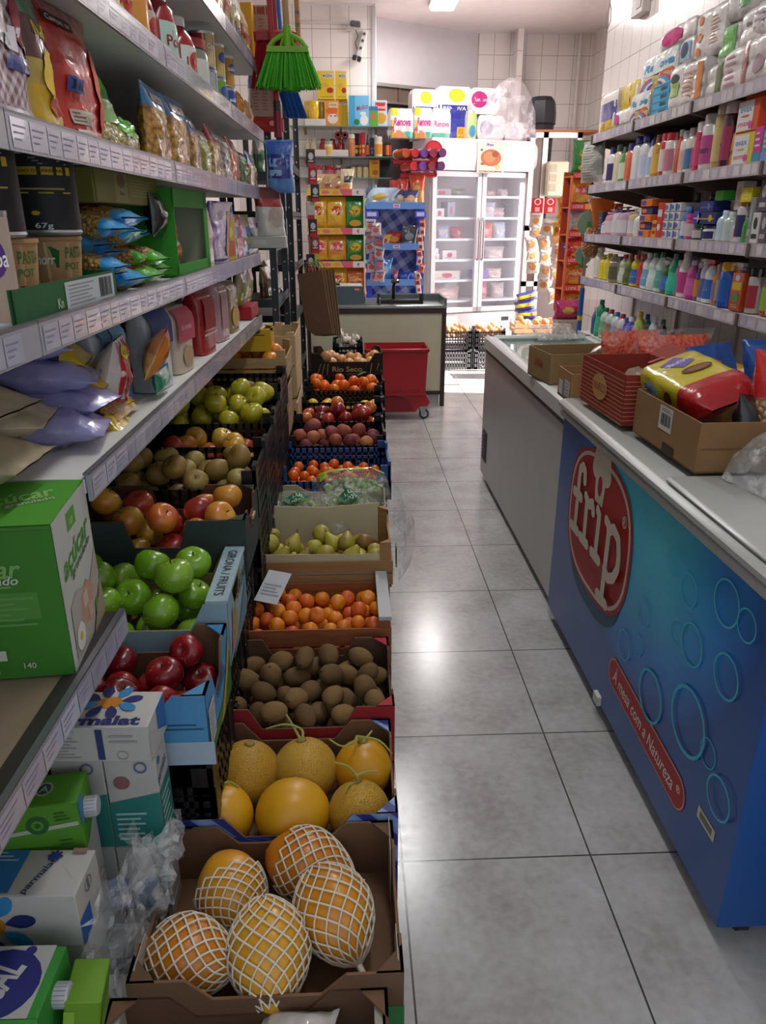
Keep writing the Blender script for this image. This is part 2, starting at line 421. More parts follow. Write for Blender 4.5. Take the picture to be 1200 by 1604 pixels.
def bottle(name,cat,typ,w,h,c,cap,lab=None,flat=.6,txt=None,kind='gloss',tc='ffffff',top='cap',lab2=None,m=None):
    r=thing(name,'',cat);b=MB();pr=[(q*w,z*h) for q,z in PR[typ]];sy=flat
    b.lathe(pr,m or mat(c,kind),16,1,sy);b.build('bottle_body' if cat != 'jar' else 'jar_body',r)
    cr,c0,c1=CAP[typ];b=MB();cm=mat(cap,'gloss')
    if top == 'cap':
        b.lathe([(cr*w,c0*h),(cr*w,(c1-.02)*h),(cr*w*.88,c1*h)],cm,16,1,max(sy,.7));b.build('cap' if cat != 'jar' else 'lid',r)
    elif top == 'pump':
        b.cyl(cr*w,c0*h,(c0+.07)*h,cm,12);b.cyl(.06*w,(c0+.05)*h,.96*h,cm,8);b.box(-.28*w,-.09*w,.95*h,.2*w,.09*w,h,cm,ch=.002);b.build('pump',r)
    elif top == 'trigger':
        b.cyl(cr*w,c0*h,(c0+.05)*h,cm,12)
        b.prism([(-.62*w,.93*h),(-.62*w,.985*h),(-.3*w,1.0*h),(.34*w,1.0*h),(.42*w,.93*h),(.16*w,.88*h),(-.16*w,.88*h),(-.2*w,.93*h)],-.13*w,.13*w,cm)
        b.prism([(-.42*w,.8*h),(-.34*w,.8*h),(-.22*w,.93*h),(-.36*w,.93*h)],-.07*w,.07*w,cm);b.build('trigger_head',r)
    if lab or txt:
        z0,z1=(.12,.62) if typ in ('jar','aero') else (.1,.55)
        def fm(u,v,o):
            a=-PI/2+(u-.5)*2.3;z=v*h;q=v
            R=next((pr[i][0]+(pr[i+1][0]-pr[i][0])*(z-pr[i][1])/max(1e-6,pr[i+1][1]-pr[i][1]) for i in range(len(pr)-1) if pr[i][1] <= z <= pr[i+1][1]),pr[-1][0])+.0006+o
            return (R*cos(a),R*sy*sin(a),z)
        its=[('r',0,z0,1,z1,lab)] if lab else []
        if lab2: its.append(('c',.5,(z0+z1)/2,.3,(z1-z0)*.36,lab2))
        if txt: its.append(('t',txt,.5,(z0+z1)/2,min(.13,(z1-z0)*.4),tc,{'w': .72}))
        art(r,its,fm,w*1.15,h)
    return r
def can(name,w,h,c,lab,txt=None,lid='b9bcc0',lab2=None,tc='ffffff',extra=()):
    r=thing(name,'','can');b=MB();R=w/2
    b.lathe([(R*.94,0),(R,.004),(R*.97,.008),(R*.97,h-.008),(R,h-.004),(R,h),(R*.93,h),(R*.92,h-.004),(0,h-.004)],mat(lid,'metal'),24);b.build('tin',r)
    def fm(u,v,o): a=-PI/2+(u-.5)*2*PI;q=R*.975+o;return (q*cos(a),q*sin(a),.008+v*(h-.016))
    b=MB();n=24;vs=[fm(i/n,v,.0002) for v in (0,1) for i in range(n+1)];b.add(vs,[(i,i+1,n+2+i,n+1+i) for i in range(n)],mat(c,'paper'));b.build('paper_wrap',r)
    its=[('r',.34,0,.66,1,lab)] if lab else []
    if lab2: its.append(('c',.5,.62,.09,.2,lab2))
    if txt: its.append(('t',txt,.5,.62,.17,tc,{'w': .2}))
    if its or extra: art(r,its+list(extra),fm,2*PI*R,h)
    return r
# ============================================================ SETTING
FLT=tiles('floor_tiles',.4455,.4555,('x','y'),(.106,1.345),'bcbdbd','454545',.17,.03,[(0,'a8a39c'),(.5,'cfcbc6'),(.75,'ebe9e6'),(1,'ffffff')],.0022)
b=MB();b.box(-1.3,-1.2,-.06,2.9,9.8,0,FLT);struct(b.build('floor',flat=True))
b=MB();b.box(-1.3,-1.2,3.2,2.9,9.8,3.26,mat('e8dcd8','plain',.8));struct(b.build('ceiling',flat=True))
WT=dict(base='e6ded9',mortar='8f8884')
TX=tiles('wall_tiles_facing_street',.168,.225,('x','z'),(.05,.08),WT['base'],WT['mortar'],.22,.03)
TY=tiles('wall_tiles_facing_aisle',.168,.225,('y','z'),(.0,.08),WT['base'],WT['mortar'],.22,.03)
WH=mat('ddd6d4','plain',.7)
b=MB();b.box(-1.12,-1.2,0,-1.02,7.9,3.2,TY);struct(b.build('wall_left',flat=True))
b=MB();b.box(-1.12,7.9,0,.27,8.0,3.2,TX);b.box(.255,7.885,0,.285,7.9,3.2,mat('c4c6c8','metal'));struct(b.build('wall_back_left',flat=True))
b=MB();b.box(1.74,-1.2,0,1.84,5.7,3.2,TY);struct(b.build('wall_right',flat=True))
b=MB();b.box(1.84,5.6,0,2.6,5.7,3.2,TX);struct(b.build('wall_return',flat=True))
# right far wall with the open street door
b=MB();b.box(2.6,5.6,0,2.7,6.15,3.2,TY);b.box(2.6,7.85,0,2.7,9.3,3.2,TY);b.box(2.6,6.15,2.45,2.7,7.85,3.2,TY);struct(b.build('wall_far_right',flat=True))
b=MB();fm_=mat('b9bcbd','metal')
for y in (6.15,7.8): b.box(2.58,y,0,2.72,y+.05,2.45,fm_)
b.box(2.58,6.15,2.4,2.72,7.85,2.45,fm_);struct(b.build('door_1',flat=True))
# recess wall, oblique: white panel over a dark shuttered window
RA,RB=Vector((.27,8.35)),Vector((1.42,9.0));rd=(RB-RA).normalized();ra=math.atan2(rd.y,rd.x);RL=(RB-RA).length
b=MB();b.T=Matrix.Translation((RA.x,RA.y,0)) @ Matrix.Rotation(ra,4,'Z')
b.box(0,0,2.66,RL,.1,3.2,mat('cfc9cc','plain',.6));b.box(0,0,0,RL,.1,1.3,WH);b.box(0,.0,2.63,RL,.03,2.66,mat('b8b4b4','metal'))
struct(b.build('wall_recess',flat=True))
b=MB();b.T=Matrix.Translation((RA.x,RA.y,0)) @ Matrix.Rotation(ra,4,'Z');dk=mat('4b4247','plain',.35);br_=mat('6b5b50','plain',.5)
for i in range(14): b.box(.0,.05,1.3+i*.085,RL,.075+.008*(i % 2),1.3+(i+1)*.085,dk)
b.box(0,.03,2.50,RL,.06,2.63,br_)
for i in range(5): b.box(RL*i/4-.012,.015,2.5,RL*i/4+.012,.04,2.63,mat('857466','metal'))
b.box(0,.01,2.485,RL,.05,2.505,mat('a79d94','metal'));struct(b.build('window_1',flat=True))
b=MB();b.box(.27,8.0,0,.3,8.36,3.2,WH);struct(b.build('wall_recess_side',flat=True))
b=MB();b.box(1.40,8.97,0,1.78,9.07,3.2,TX);b.box(1.76,8.75,0,1.82,9.0,3.2,TX);b.box(1.78,8.98,0,2.6,9.08,3.2,TX);struct(b.build('wall_back_right',flat=True))
b=MB();b.cyl(.018,0,3.2,mat('cfc8c2'),10,c=(1.845,8.93,0));b.cyl(.02,0,3.2,mat('d6d0ca'),10,c=(2.45,8.93,0));struct(b.build('trim_1'))
b=MB();b.box(1.43,8.945,2.62,1.75,8.97,2.66,mat('a39a92','metal'));struct(b.build('trim_2',flat=True))
b=MB();b.box(.27,7.86,3.12,1.78,7.9,3.2,WH) if False else b.box(-1.02,7.86,3.185,.27,7.9,3.2,WH);struct(b.build('trim_3',flat=True))
b=MB();b.box(1.62,4.6,3.02,1.74,5.7,3.2,mat('8a6e5e','wood'));struct(b.build('trim_4',flat=True))
# aluminium partition at the far right
b=MB();al=mat('c9c2bd','metal');px0,px1,py=1.83,2.30,8.2
zt=at(860,207,Y=py).z
for x in (px0,1.96,px1): b.box(x,py,0,x+.05,py+.05,zt,al)
for z in (zt-.05,1.30,.75): b.box(px0,py,z,px1+.05,py+.05,z+.05,al)
p=b.build('door_2',flat=True);struct(p)
b=MB();b.box(px0+.05,py+.02,1.35,1.96,py+.03,zt-.05,mat('5d463a','plain',.2));b.box(px0+.05,py+.02,.8,1.96,py+.03,1.3,mat('57443c','plain',.2));b.box(2.0,py+.02,.02,px1,py+.03,.75,mat('6c5d58','plain',.3));b.build('door_pane',p,flat=True)
b=MB();b.box(px0-.02,py-.03,zt,px1+.2,py+.3,zt+.02,mat('a5653c','wood'));struct(b.build('trim_5',flat=True))
# ceiling lamps
for i,(x,y,L) in enumerate(((.76,6.86,1.02),(.25,4.0,1.2),(.2,1.0,1.2))):
    t=thing('ceiling_lamp',['white ceiling light tube fitting nearest the back wall','white ceiling light tube fitting over the middle of the aisle','white ceiling light tube fitting above the near crates'][i],'lamp',(x,y,3.2))
    b=MB();b.box(0,0,-.03,.24,L,0,mat('d8d8d8','plain'));b.build('lamp_housing',t,flat=True)
    b=MB();b.box(.015,.02,-.06,.225,L-.02,-.03,lit('f4fbff',[6,4,3][i]),ch=.01);b.build('diffuser',t)
# ============================================================ LEFT SHELVING UNIT
UA=-math.atan(.0227)
su=thing('shelving_unit','long white and grey metal shelving unit along the left wall','shelf',(-.465,0,0),UA)
SZ={'s0': 2.03,'s1': 1.772,'s2': 1.527,'s3': 1.262,'s4': 1.004,'s5': .755}
wb=mat('dfe0dc','plain',.45);gm=mat('8d9096','metal',.4)
TK=['b9b8c6','aeadbd','c3c0cc','a9a9ba']
def price_rail(parent,L0,L1,z,hgt=.042,seed=1,xo=0):
    b=MB();b.T=Matrix.Translation((xo,0,0));b.box(0,L0,z-hgt,.006,L1,z+.003,mat('9b9ba6','plain',.25));b.box(-.004,L0,z+.003,.006,L1,z+.007,gm)
    o=b.build('price_rail',parent,flat=True);rr=random.Random(seed);y=L0+.01
    b=MB();b.T=Matrix.Translation((xo,0,0))
    while y < L1-.06:
        w=rr.uniform(.05,.075);m=mat(rr.choice(TK),'gloss');b.add([(.0068,y,z-hgt+.004),(.0068,y+w-.003,z-hgt+.004),(.0068,y+w-.003,z-.001),(.0068,y,z-.001)],[(0,1,2,3)],m)
        g=mat('8886a0','paper')
        for k in range(3): b.add([(.0072,y+.006,z-.012-k*.008),(.0072,y+w*(.75-.15*k),z-.012-k*.008),(.0072,y+w*(.75-.15*k),z-.010-k*.008),(.0072,y+.006,z-.010-k*.008)],[(0,1,2,3)],g)
        y += w
    b.build('price_tickets',o,flat=True)
for k,(z,y0,y1) in {'s0': (2.03,1.2,3.86),'s1': (1.772,.3,3.86),'s2': (1.527,.3,3.86),'s3': (1.262,.3,3.5),'s4': (1.004,1.20,3.45),'s5': (.755,.2,1.20)}.items():
    xo=.03 if k == 's5' else 0;b=MB();b.box(-.46,y0,z-.028,-.002+xo,y1,z-.003,mat('857661','card') if k == 's5' else wb)
    if k == 's5': b.box(-.001,y0,z-.03,xo-.0005,y1,z,mat('2a2622','plain'))
    b.build('shelf_board',su,flat=True)
    js=[y0]+[j for j in (1.10,2.02,2.96) if y0 < j < y1]+[y1]
    if k == 's5': js=[y0,y1]
    for i in range(len(js)-1): price_rail(su,js[i]+.002,js[i+1]-.002,z,seed=i+int(k[1])*5,xo=xo)
b=MB();b.box(-.48,.2,.02,-.462,3.86,2.4,mat('4c4a47','plain',.6));b.build('back_panel',su,flat=True)
for y in (.2,1.1,2.02,2.96,3.84):
    b=MB();b.box(-.462,y-.015,0,-.43,y+.015,2.4,gm);b.build('upright',su,flat=True)
# dark slotted rack beyond it
def rack(x,y0,y1,zt,label,col,shelves,wid=.34):
    t=thing('metal_rack',label,'rack',(x,y0,0));L=y1-y0
    for yy in (0,L):
        for xx in (0,-wid):
            b=MB();m=mat(col,'plain',.45);b.box(xx-.018,yy-.002,0,xx+.018,yy+.002,zt,m);b.box(xx+(.014 if xx == 0 else-.018),yy-.018,0,xx+(.018 if xx == 0 else-.014),yy+.018,zt,m)
            for z in range(int(zt/.1)):
                if xx == 0: b.cyl(.005,-.0035,.0035,mat('c9c4bd'),8,c=(xx-.002,yy,.07+z*.1),ax='y')
            b.build('upright',t)
    for z in shelves:
        b=MB();b.box(-wid-.016,0,z-.03,.016,L,z-.026,mat(col,'plain',.45));b.box(.012,0,z-.045,.016,L,z,mat(col,'plain',.45));b.box(-wid,-.004,z-.04,.01,0,z,mat(col,'plain',.45));b.build('shelf_board',t,flat=True)
    return t
rack(-.372,4.02,4.75,2.0,'dark grey slotted metal rack just past the white shelving','3d474e',[.78,1.02,1.30,1.62,1.9])
rack(-.335,4.80,5.7,2.05,'black metal rack standing nearest the counter on the left','23262a',[.5,.85,1.15,1.45,1.72])
# ============================================================ RIGHT SHELVING
RZ={'r1': 1.845,'r2': 1.585,'r3': 1.325,'r4': 1.088,'r5': .775}
ru=thing('shelving_unit','grey metal wall shelving along the right wall','shelf',(1.40,0,0),0)
for k,z in RZ.items():
    y0=2.1 if k != 'r5' else 1.6;y1=4.68 if k != 'r5' else 4.62
    b=MB();b.box(.002,y0,z-.026,.335,y1,z-.003,mat('6f5a4e' if k in ('r1',) else 'cfc6c2','plain',.5));b.build('shelf_board',ru,flat=True)
    js=[y0,2.72,3.36,4.02,y1]
    if k == 'r5': js=[y0,2.7,3.6,y1]
    for i in range(len(js)-1):
        b=MB();b.box(-.006,js[i]+.004,z-.042,0,js[i+1]-.004,z+.002,mat('a9a3a9','plain',.3));o=b.build('price_rail',ru,flat=True)
        rr=random.Random(i+11*len(k)+int(k[1]));b=MB();y=js[i]+.02
        while y < js[i+1]-.06:
            w=rr.uniform(.035,.06);b.add([(-.0066,y,z-.036),(-.0066,y+w,z-.036),(-.0066,y+w,z-.004),(-.0066,y,z-.004)],[(3,2,1,0)],mat(rr.choice(['c9c3cb','bdb6c6','d3ced3','b3a9bd']),'gloss'));y += w+rr.choice((.004,.004,.02))
        b.build('price_tickets',o,flat=True)
        if k != 'r5':
            b=MB();yy=js[i+1]-.01;b.prism([(-.012,z-.045),(.33,z-.12),(.33,z-.03),(-.012,z-.0)],yy-.008,yy+.008,mat('5a4a42','plain',.5));b.build('shelf_bracket',ru)
for y in (2.7,3.36,4.02,4.66):
    b=MB();b.box(.325,y-.015,.3,.34,y+.015,2.2,mat('b9b0aa','metal'));b.build('upright',ru,flat=True)
# ============================================================ FREEZERS
ZF=.80
t=thing('chest_freezer','white chest freezer standing behind the blue printed freezer','freezer',(.757,2.52,0));LF=1.66;WF=.58
b=MB();b.box(0,0,.03,WF,LF,.74,mat('b9b8b6','plain',.35),ch=.008);b.build('cabinet',t)
b=MB();m=mat('a7b4ac','plain',.3)
b.box(-.012,-.0,.74,.05,LF,.812,mat('d3d6d4','plain',.3),ch=.01);b.box(WF-.05,0,.74,WF,LF,.812,m,ch=.01);b.box(.0,LF-.06,.74,WF,LF+.006,.812,m,ch=.01);b.box(0,0,.74,WF,.05,.81,m,ch=.01);b.build('top_frame',t)
b=MB();b.box(.05,.05,.785,WF-.05,LF-.06,.791,glass('cfe0dc',.3));b.build('glass_lid',t,flat=True)
b=MB();b.box(.05,.05,.742,WF-.05,LF-.06,.745,mat('93a29d','plain',.3));b.build('inner_liner',t,flat=True)
b=MB();b.box(-.004,LF-.17,.13,0,LF-.06,.30,mat('262626'));[b.box(-.007,LF-.17,.14+i*.02,-.003,LF-.06,.147+i*.02,mat('3b3b3b')) for i in range(8)];b.build('vent_grille',t,flat=True)
b=MB();b.box(-.003,.0,.725,0,LF,.735,mat('4a3f36'));b.build('seal_strip',t,flat=True)
for x in (.05,WF-.05):
    for y in (.06,LF-.06): b=MB();b.cyl(.02,0,.03,mat('333333'),10,c=(x,y,0));b.build('foot',t)
# printed blue freezer
PX,Y0,Y1=.735,1.10,2.50;WP=.62
def frip_mat():
    m=bpy.data.materials.new('blue_bubble_print');N=NT(m);geo=N.new('NewGeometry');sx=N.new('SeparateXYZ');N.lk(geo.outputs['Position'],sx.inputs[0])
    # printed picture: deep blue at the bottom and far end, cyan glow at the upper middle
    cx=N.new('Math',operation='SUBTRACT');N.lk(sx.outputs['Y'],cx.inputs[0]);cx.inputs[1].default_value=1.72
    cz=N.new('Math',operation='SUBTRACT');N.lk(sx.outputs['Z'],cz.inputs[0]);cz.inputs[1].default_value=.74
    def sq(n,k): a=N.new('Math',operation='MULTIPLY');N.lk(n.outputs[0],a.inputs[0]);N.lk(n.outputs[0],a.inputs[1]);c=N.new('Math',operation='MULTIPLY');N.lk(a.outputs[0],c.inputs[0]);c.inputs[1].default_value=k;return c
    ad=N.new('Math',operation='ADD');N.lk(sq(cx,2.3).outputs[0],ad.inputs[0]);N.lk(sq(cz,3.0).outputs[0],ad.inputs[1])
    n=N.noise(3,4,geo.outputs['Position']);a2=N.new('Math',operation='MULTIPLY_ADD');N.lk(n.outputs['Fac'],a2.inputs[0]);a2.inputs[1].default_value=.5;N.lk(ad.outputs[0],a2.inputs[2])
    r=N.ramp(a2.outputs[0],[(.15,'4cc8d8'),(.42,'25a4d0'),(.68,'1380cc'),(.95,'165ca8'),(1,'1b4f94')]);N.lk(r.outputs[0],N.b.inputs['Base Color'])
    N.b.inputs['Roughness'].default_value=.3;return m
FB=frip_mat()
t=thing('chest_freezer','chest freezer wrapped in blue bubble print with a big red round logo','freezer',(PX,Y0,0));LP=Y1-Y0
b=MB();b.box(0,0,.045,WP,LP,.775,FB,ch=.003);b.build('cabinet',t)
lg=mat('abaeaa','plain',.35);b=MB();b.T=Matrix()
b.box(-.014,-.02,.775,WP+.01,LP+.01,.80,lg,ch=.006);b.box(-.022,-.03,.80,WP+.015,LP+.015,.835,lg,ch=.012);b.build('lid_frame',t)
b=MB();b.box(-.01,-.02,.835,WP,.52,.85,mat('b5b9b6','plain',.3),ch=.006);b.build('sliding_lid',t)
side=lambda u,v,o: (-o,LP*(1-u),.045+v*.73)      # u runs from the far end towards the near end
def sp(x,y):
    q=at(x,y,X=PX);return ((Y1-q.y)/LP,(q.z-.045)/.73)
CR='c8bfae';RD='a0131b';items=[]
rr=random.Random(4)
for (x,y,k) in ((1120,870,40),(1150,905,26),(1060,990,20),(1000,1010,20),(1110,1180,26),(1080,925,30),(1140,945,42),(1085,1010,38),(1020,1090,45),(1140,1060,40),(1080,1130,60),(1165,1130,34),(1010,960,25),(980,1010,26),(1060,880,26),(1175,980,30),(1130,1250,38),(1060,1330,30),(1180,860,36)):
    u,v=sp(x,y);u2,v2=sp(x,y-k);r_=abs(v2-v)*.73
    if v+r_/.73 > .98 or v-r_/.73 < .02 or u+r_/LP > .985: continue
    items.append(('c',u,v,r_*1.05/LP,r_/.73,'46b4cc',.90));items.append(('c',u,v,r_*.93/LP,r_*.89/.73,'1d73ab' if x > 1100 else '1f7fae',.985))
b_art=art(t,items,side,LP,.73,'bubble_rings')
# red logo plate, built in a local frame centred on the oval
u0,v0=.315,.705;lw,lh=.58,.475   # metres
def lf(u,v,o): return side(u0+(u-.5)*lw/LP,v0+(v-.5)*lh/.73,o)
def rrect(rx,ry,n=2.7,k=64,cx=.5,cy=.46): return [(cx+rx*math.copysign(abs(cos(2*PI*i/k))**(2/n),cos(2*PI*i/k)),cy+ry*math.copysign(abs(sin(2*PI*i/k))**(2/n),sin(2*PI*i/k))) for i in range(k)]
def stroke(b,pts,w,m,o,mp,aspect,cap=True):
    """thick rounded stroke in logo space; every piece a hair in front of the last"""
    P=[Vector((x*aspect,y)) for x,y in pts];k=0
    for i in range(len(P)-1):
        d=(P[i+1]-P[i]).normalized();n=Vector((-d.y,d.x))*w/2
        q=[P[i]+n,P[i]-n,P[i+1]-n,P[i+1]+n];b.add([mp(v.x/aspect,v.y,o+k*4e-5) for v in q],[(0,1,2,3)],m);k += 1
    for p_ in P: b.add([mp((p_.x+w/2*cos(a*PI/6))/aspect,p_.y+w/2*sin(a*PI/6),o+k*4e-5) for a in range(12)],[tuple(range(12))],m);k += 1
b=MB();A=lw/lh
def poly(pts,c,o): b.add([lf(x,y,o) for x,y in pts],[tuple(range(len(pts)))],mat(c,'paper',.5))
sh=[(x+.01,y-.13) for x,y in rrect(.44,.44)];poly(sh,'1d4a66',.0012)
poly(rrect(.5,.47),RD,.0022);poly([(.5+.17*cos(2*PI*i/20)+dx*0,.90+.10*sin(2*PI*i/20)) for i in range(20) for dx in (0,)],RD,.0023)
poly(rrect(.475,.445),CR,.0026);poly(rrect(.455,.42),RD,.0030)
o2=.0036
for kq,(cx,cy,r) in enumerate(((.44,.90,.075),(.56,.90,.075),(.42,.83,.07),(.58,.83,.07),(.5,.84,.09),(.5,.78,.085))):
    b.add([lf(cx+r*cos(a*PI/8)/A*1.1,cy+r*sin(a*PI/8),o2+kq*.00006) for a in range(16)],[tuple(range(16))],mat(CR,'paper',.5))
poly([(.42,.80),(.44,.62),(.56,.62),(.58,.80)],CR,.0040)
b.add([lf(.5+.035*cos(a*PI/8),.735+.065*sin(a*PI/8),.0044) for a in range(16)],[tuple(range(16))],mat(RD,'paper',.5))
cm=mat(CR,'paper',.5);st=lambda pts,w=.066: stroke(b,pts,w,cm,.0046+len(b.v)*1.2e-5,lf,A)
st([(.285,.68),(.275,.74),(.235,.76),(.195,.73),(.19,.66),(.19,.32)]);st([(.13,.55),(.255,.55)],.07);st([(.13,.305),(.25,.305)],.07)
st([(.36,.58),(.37,.32)]);st([(.335,.60),(.40,.57),(.45,.60),(.475,.55)]);st([(.31,.305),(.43,.305)],.07)
st([(.545,.60),(.575,.58),(.575,.32)]);st([(.515,.305),(.635,.305)],.07)
st([(.685,.60),(.735,.58),(.735,.13)]);st([(.67,.105),(.80,.105)],.07)
st([(.735,.56),(.80,.60),(.87,.57),(.90,.48),(.90,.40),(.86,.32),(.79,.28),(.735,.31)])
b.add([lf(.80+.045*cos(a*PI/8),.43+.075*sin(a*PI/8),.0090) for a in range(16)],[tuple(range(16))],mat(RD,'paper',.5))
b.add([lf(.88+r*cos(a*PI/8)*.028,.68+r*sin(a*PI/8)*.036,.0050) for r in (1,.82) for a in range(16)],[(i,(i+1) % 16,16+(i+1) % 16,16+i) for i in range(16)],cm)
lo=b.build('round_logo',t,flat=True)
art(t,[('t','R',.88,.68,.045,CR)],lambda u,v,o: lf(u,v,o+.0045),lw,lh,'registered_mark')
# slogan band
(ua,va),(ub,vb)=sp(955,1040),sp(1073,1262);L_=math.hypot((ub-ua)*LP,(vb-va)*.73);an=math.atan2((vb-va)*.73,(ub-ua)*LP)
def sf(u,v,o):
    x,y=(u-.5)*L_,(v-.5)*.095;ca,sa=cos(an),sin(an);return side((ua+ub)/2+(x*ca-y*sa)/LP,(va+vb)/2+(x*sa+y*ca)/.73,o)
b=MB()
for k,c,o in ((1,'a0131b',.0012),(.93,'d9bdb0',.0016),(.87,'a0131b',.002)):
    w=.0475*k;pts=[]
    for i in range(24):
        a=PI/2+PI*i/12 if i < 12 else-PI/2+PI*(i-12)/11;cxp=-.5*L_+.0475 if i < 12 else .5*L_-.0475
        pts.append(((cxp+w*cos(PI/2+PI*i/11 if i < 12 else-PI/2+PI*(i-12)/11))/L_+.5,(w*sin(PI/2+PI*i/11 if i < 12 else-PI/2+PI*(i-12)/11))/.095+.5))
    b.add([sf(x,y,o) for x,y in pts],[tuple(range(24))],mat(c,'paper',.5))
bd=b.build('slogan_band',t,flat=True)
art(bd,[('t','À mesa com a Natureza',.48,.5,.42,'e6d3c6',{'w': .80,'sh': .2,'b': .008}),('t','®',.93,.62,.2,'e6d3c6')],lambda u,v,o: sf(u,v,o+.002),L_,.095,'lettering')
u,v=sp(1105,1288);art(t,[('r',u-.025,v-.02,u+.03,v+.02,'cfc7a8'),('r',u-.018,v-.012,u+.022,v+.012,'6d7468')],side,LP,.73,'thermometer')
b=MB();b.box(-.012,LP-.64,.045,0,LP-.60,.075,mat('c9c9c4'));b.build('drain_plug',t)
for x in (.07,WP-.07):
    for y in (.04,LP-.08): b=MB();b.cyl(.022,-.012,.012,mat('2b2b2b'),14,c=(x,y,.022),ax='x');b.build('castor',t)
b=MB();b.box(.12,-.012,.12,.5,0,.32,mat('d9dcdc','plain',.4),ch=.005)
for i in range(8): b.box(.16,-.0135,.145+i*.02,.46,-.011,.153+i*.02,mat('8b9094'))
b.build('vent_grille',t)
# black wheel-like bin at the near right
t=thing('rubbish_bin','black round rubbish bin beside the near end of the blue freezer','bin',(1.08,.93,0));b=MB();b.lathe([(.135,0),(.16,.02),(.175,.30),(.182,.30),(.182,.315),(.165,.315),(.15,.03),(0,.03)],mat('0b0b0c','plain',.4),28);b.build('bin_body',t)
# ============================================================ COUNTER
t=thing('checkout_counter','cream fronted checkout counter with dark brown edging','counter',(-.32,5.96,0));CW=1.08;bw=mat('33251f','plain',.4);cr=mat('b9b89e','plain',.5)
b=MB();b.box(.03,.0,.125,CW-.035,.02,.73,cr);b.box(CW-.055,.02,.125,CW-.035,.6,.73,cr);b.build('front_panel',t,flat=True)
b=MB();b.box(0,-.008,.73,CW,.62,.765,bw);b.box(CW-.035,-.008,.0,CW,.03,.73,bw);b.box(.0,-.008,.095,CW-.03,.02,.125,bw);b.box(0,-.008,.1,.03,.02,.73,bw);b.box(CW-.035,.58,0,CW,.62,.73,bw);b.build('edge_frame',t,flat=True)
b=MB();b.box(0,.02,.0,CW-.04,.03,.1,mat('b5b3b5','plain',.3));b.build('kick_board',t,flat=True)
b=MB();b.box(-.002,-.012,.765,CW+.004,.62,.79,mat('8f9694','metal',.3),ch=.004);b.build('countertop',t)
b=MB();al2=mat('a9adac','metal',.25)
for (x0,y0,x1,y1) in ((.56,.40,CW,.42),(CW-.02,0,CW,.42),(.56,0,.57,.42)):
    b.box(x0,y0,.79,x1,y1,.835,mat('55605f','plain',.2));b.box(x0,y0,.835,x1,y1,.843,al2)
b.build('glass_surround',t,flat=True)
t=thing('cash_register','dark teal grey cash register with a red badge on the counter','cash register',(-.06,6.12,.79));b=MB()
b.prism([(-.16,0),(.19,0),(.2,.03),(.18,.125),(-.14,.125),(-.17,.03)],0,.28,mat('46565c','plain',.4));b.box(-.15,.02,.125,.17,.26,.133,mat('a7a9a6','plain'),ch=.002);b.build('register_body',t)
b=MB();b.box(-.13,.03,.133,.0,.12,.15,mat('20282b'),ch=.003);b.build('printer_cover',t)
art(t,[('r',.78,.78,.93,.92,'b33a30'),('q',.8,.80,.91,.90,2,'e8d0c8')],lambda u,v,o: ((u-.5)*.35+.01,-o,v*.125),.35,.125,'red_badge')
t=thing('customer_display','black customer display on a short bent pole beside the cash register','display',(.42,6.08,.79));b=MB();b.box(-.19,0,0,.17,.13,.03,mat('141414'),ch=.003)
b.box(-.19,0,.03,-.17,.02,.075,mat('161616'));b.box(.14,0,.03,.17,.02,.075,mat('161616'));b.build('tray',t)
b=MB();b.tube([(-.06,.06,.02),(-.06,.06,.12),(-.055,.03,.16),(-.05,-.02,.175)],.014,mat('101010','gloss'),10);b.build('pole',t)
b=MB();b.box(-.085,-.05,.155,-.015,.0,.185,mat('0d0d0d','gloss'),ch=.008);b.build('display_head',t)
# red trolley basket
t=thing('shopping_trolley_basket','red plastic rolling shopping basket parked in front of the counter','basket',(.345,5.5,0));rd=mat('a8121f','plain',.35);rdd=mat('7d0d16','plain',.45)
b=MB();zt_,zb_=.535,.22
def shell(b,x0,x1,y0,y1,z0,X0,X1,Y0_,Y1_,z1,th,m):
    vs=[(x0,y0,z0),(x1,y0,z0),(x1,y1,z0),(x0,y1,z0),(X0,Y0_,z1),(X1,Y0_,z1),(X1,Y1_,z1),(X0,Y1_,z1),
          (x0+th,y0+th,z0+th),(x1-th,y0+th,z0+th),(x1-th,y1-th,z0+th),(x0+th,y1-th,z0+th),(X0+th,Y0_+th,z1),(X1-th,Y0_+th,z1),(X1-th,Y1_-th,z1),(X0+th,Y1_-th,z1)]
    fs=[(3,2,1,0),(8,9,10,11)]
    for i in range(4): j=(i+1) % 4;fs += [(i,j,4+j,4+i),(8+j,8+i,12+i,12+j),(4+i,4+j,12+j,12+i)]
    b.add(vs,fs,m)
shell(b,-.205,.215,0,.27,.19,-.225,.23,-.02,.29,zt_,.006,rd)
for (x0,y0,x1,y1) in ((-.232,-.03,.238,-.012),(-.232,.285,.238,.30),(-.232,-.03,-.217,.3),(.223,-.03,.238,.3)): b.box(x0,y0,zt_-.025,x1,y1,zt_,rd,ch=.004)
b.build('basket_body',t)
b=MB()
for i in range(22): b.box(-.19+i*.0185,-.0325,zt_-.02,-.181+i*.0185,-.0305,zt_-.008,rdd)
for i in range(18): b.box(-.16+i*.019,-.0035,.21,-.15+i*.019,-.0015,.235,rdd)
b.build('slots',t,flat=True)
b=MB();b.prism([(-.2,.06),(.15,.06),(.17,.10),(.235,.105),(.255,.13),(.20,.235),(.17,.26),(-.2,.24)],.02,.22,rd);b.build('wheel_base',t)
b=MB();b.prism([(-.17+.15+.15*cos(PI*i/10),.07+.11*sin(PI*i/10)) for i in range(11)],.012,.02,rdd);b.build('arch_panel',t)
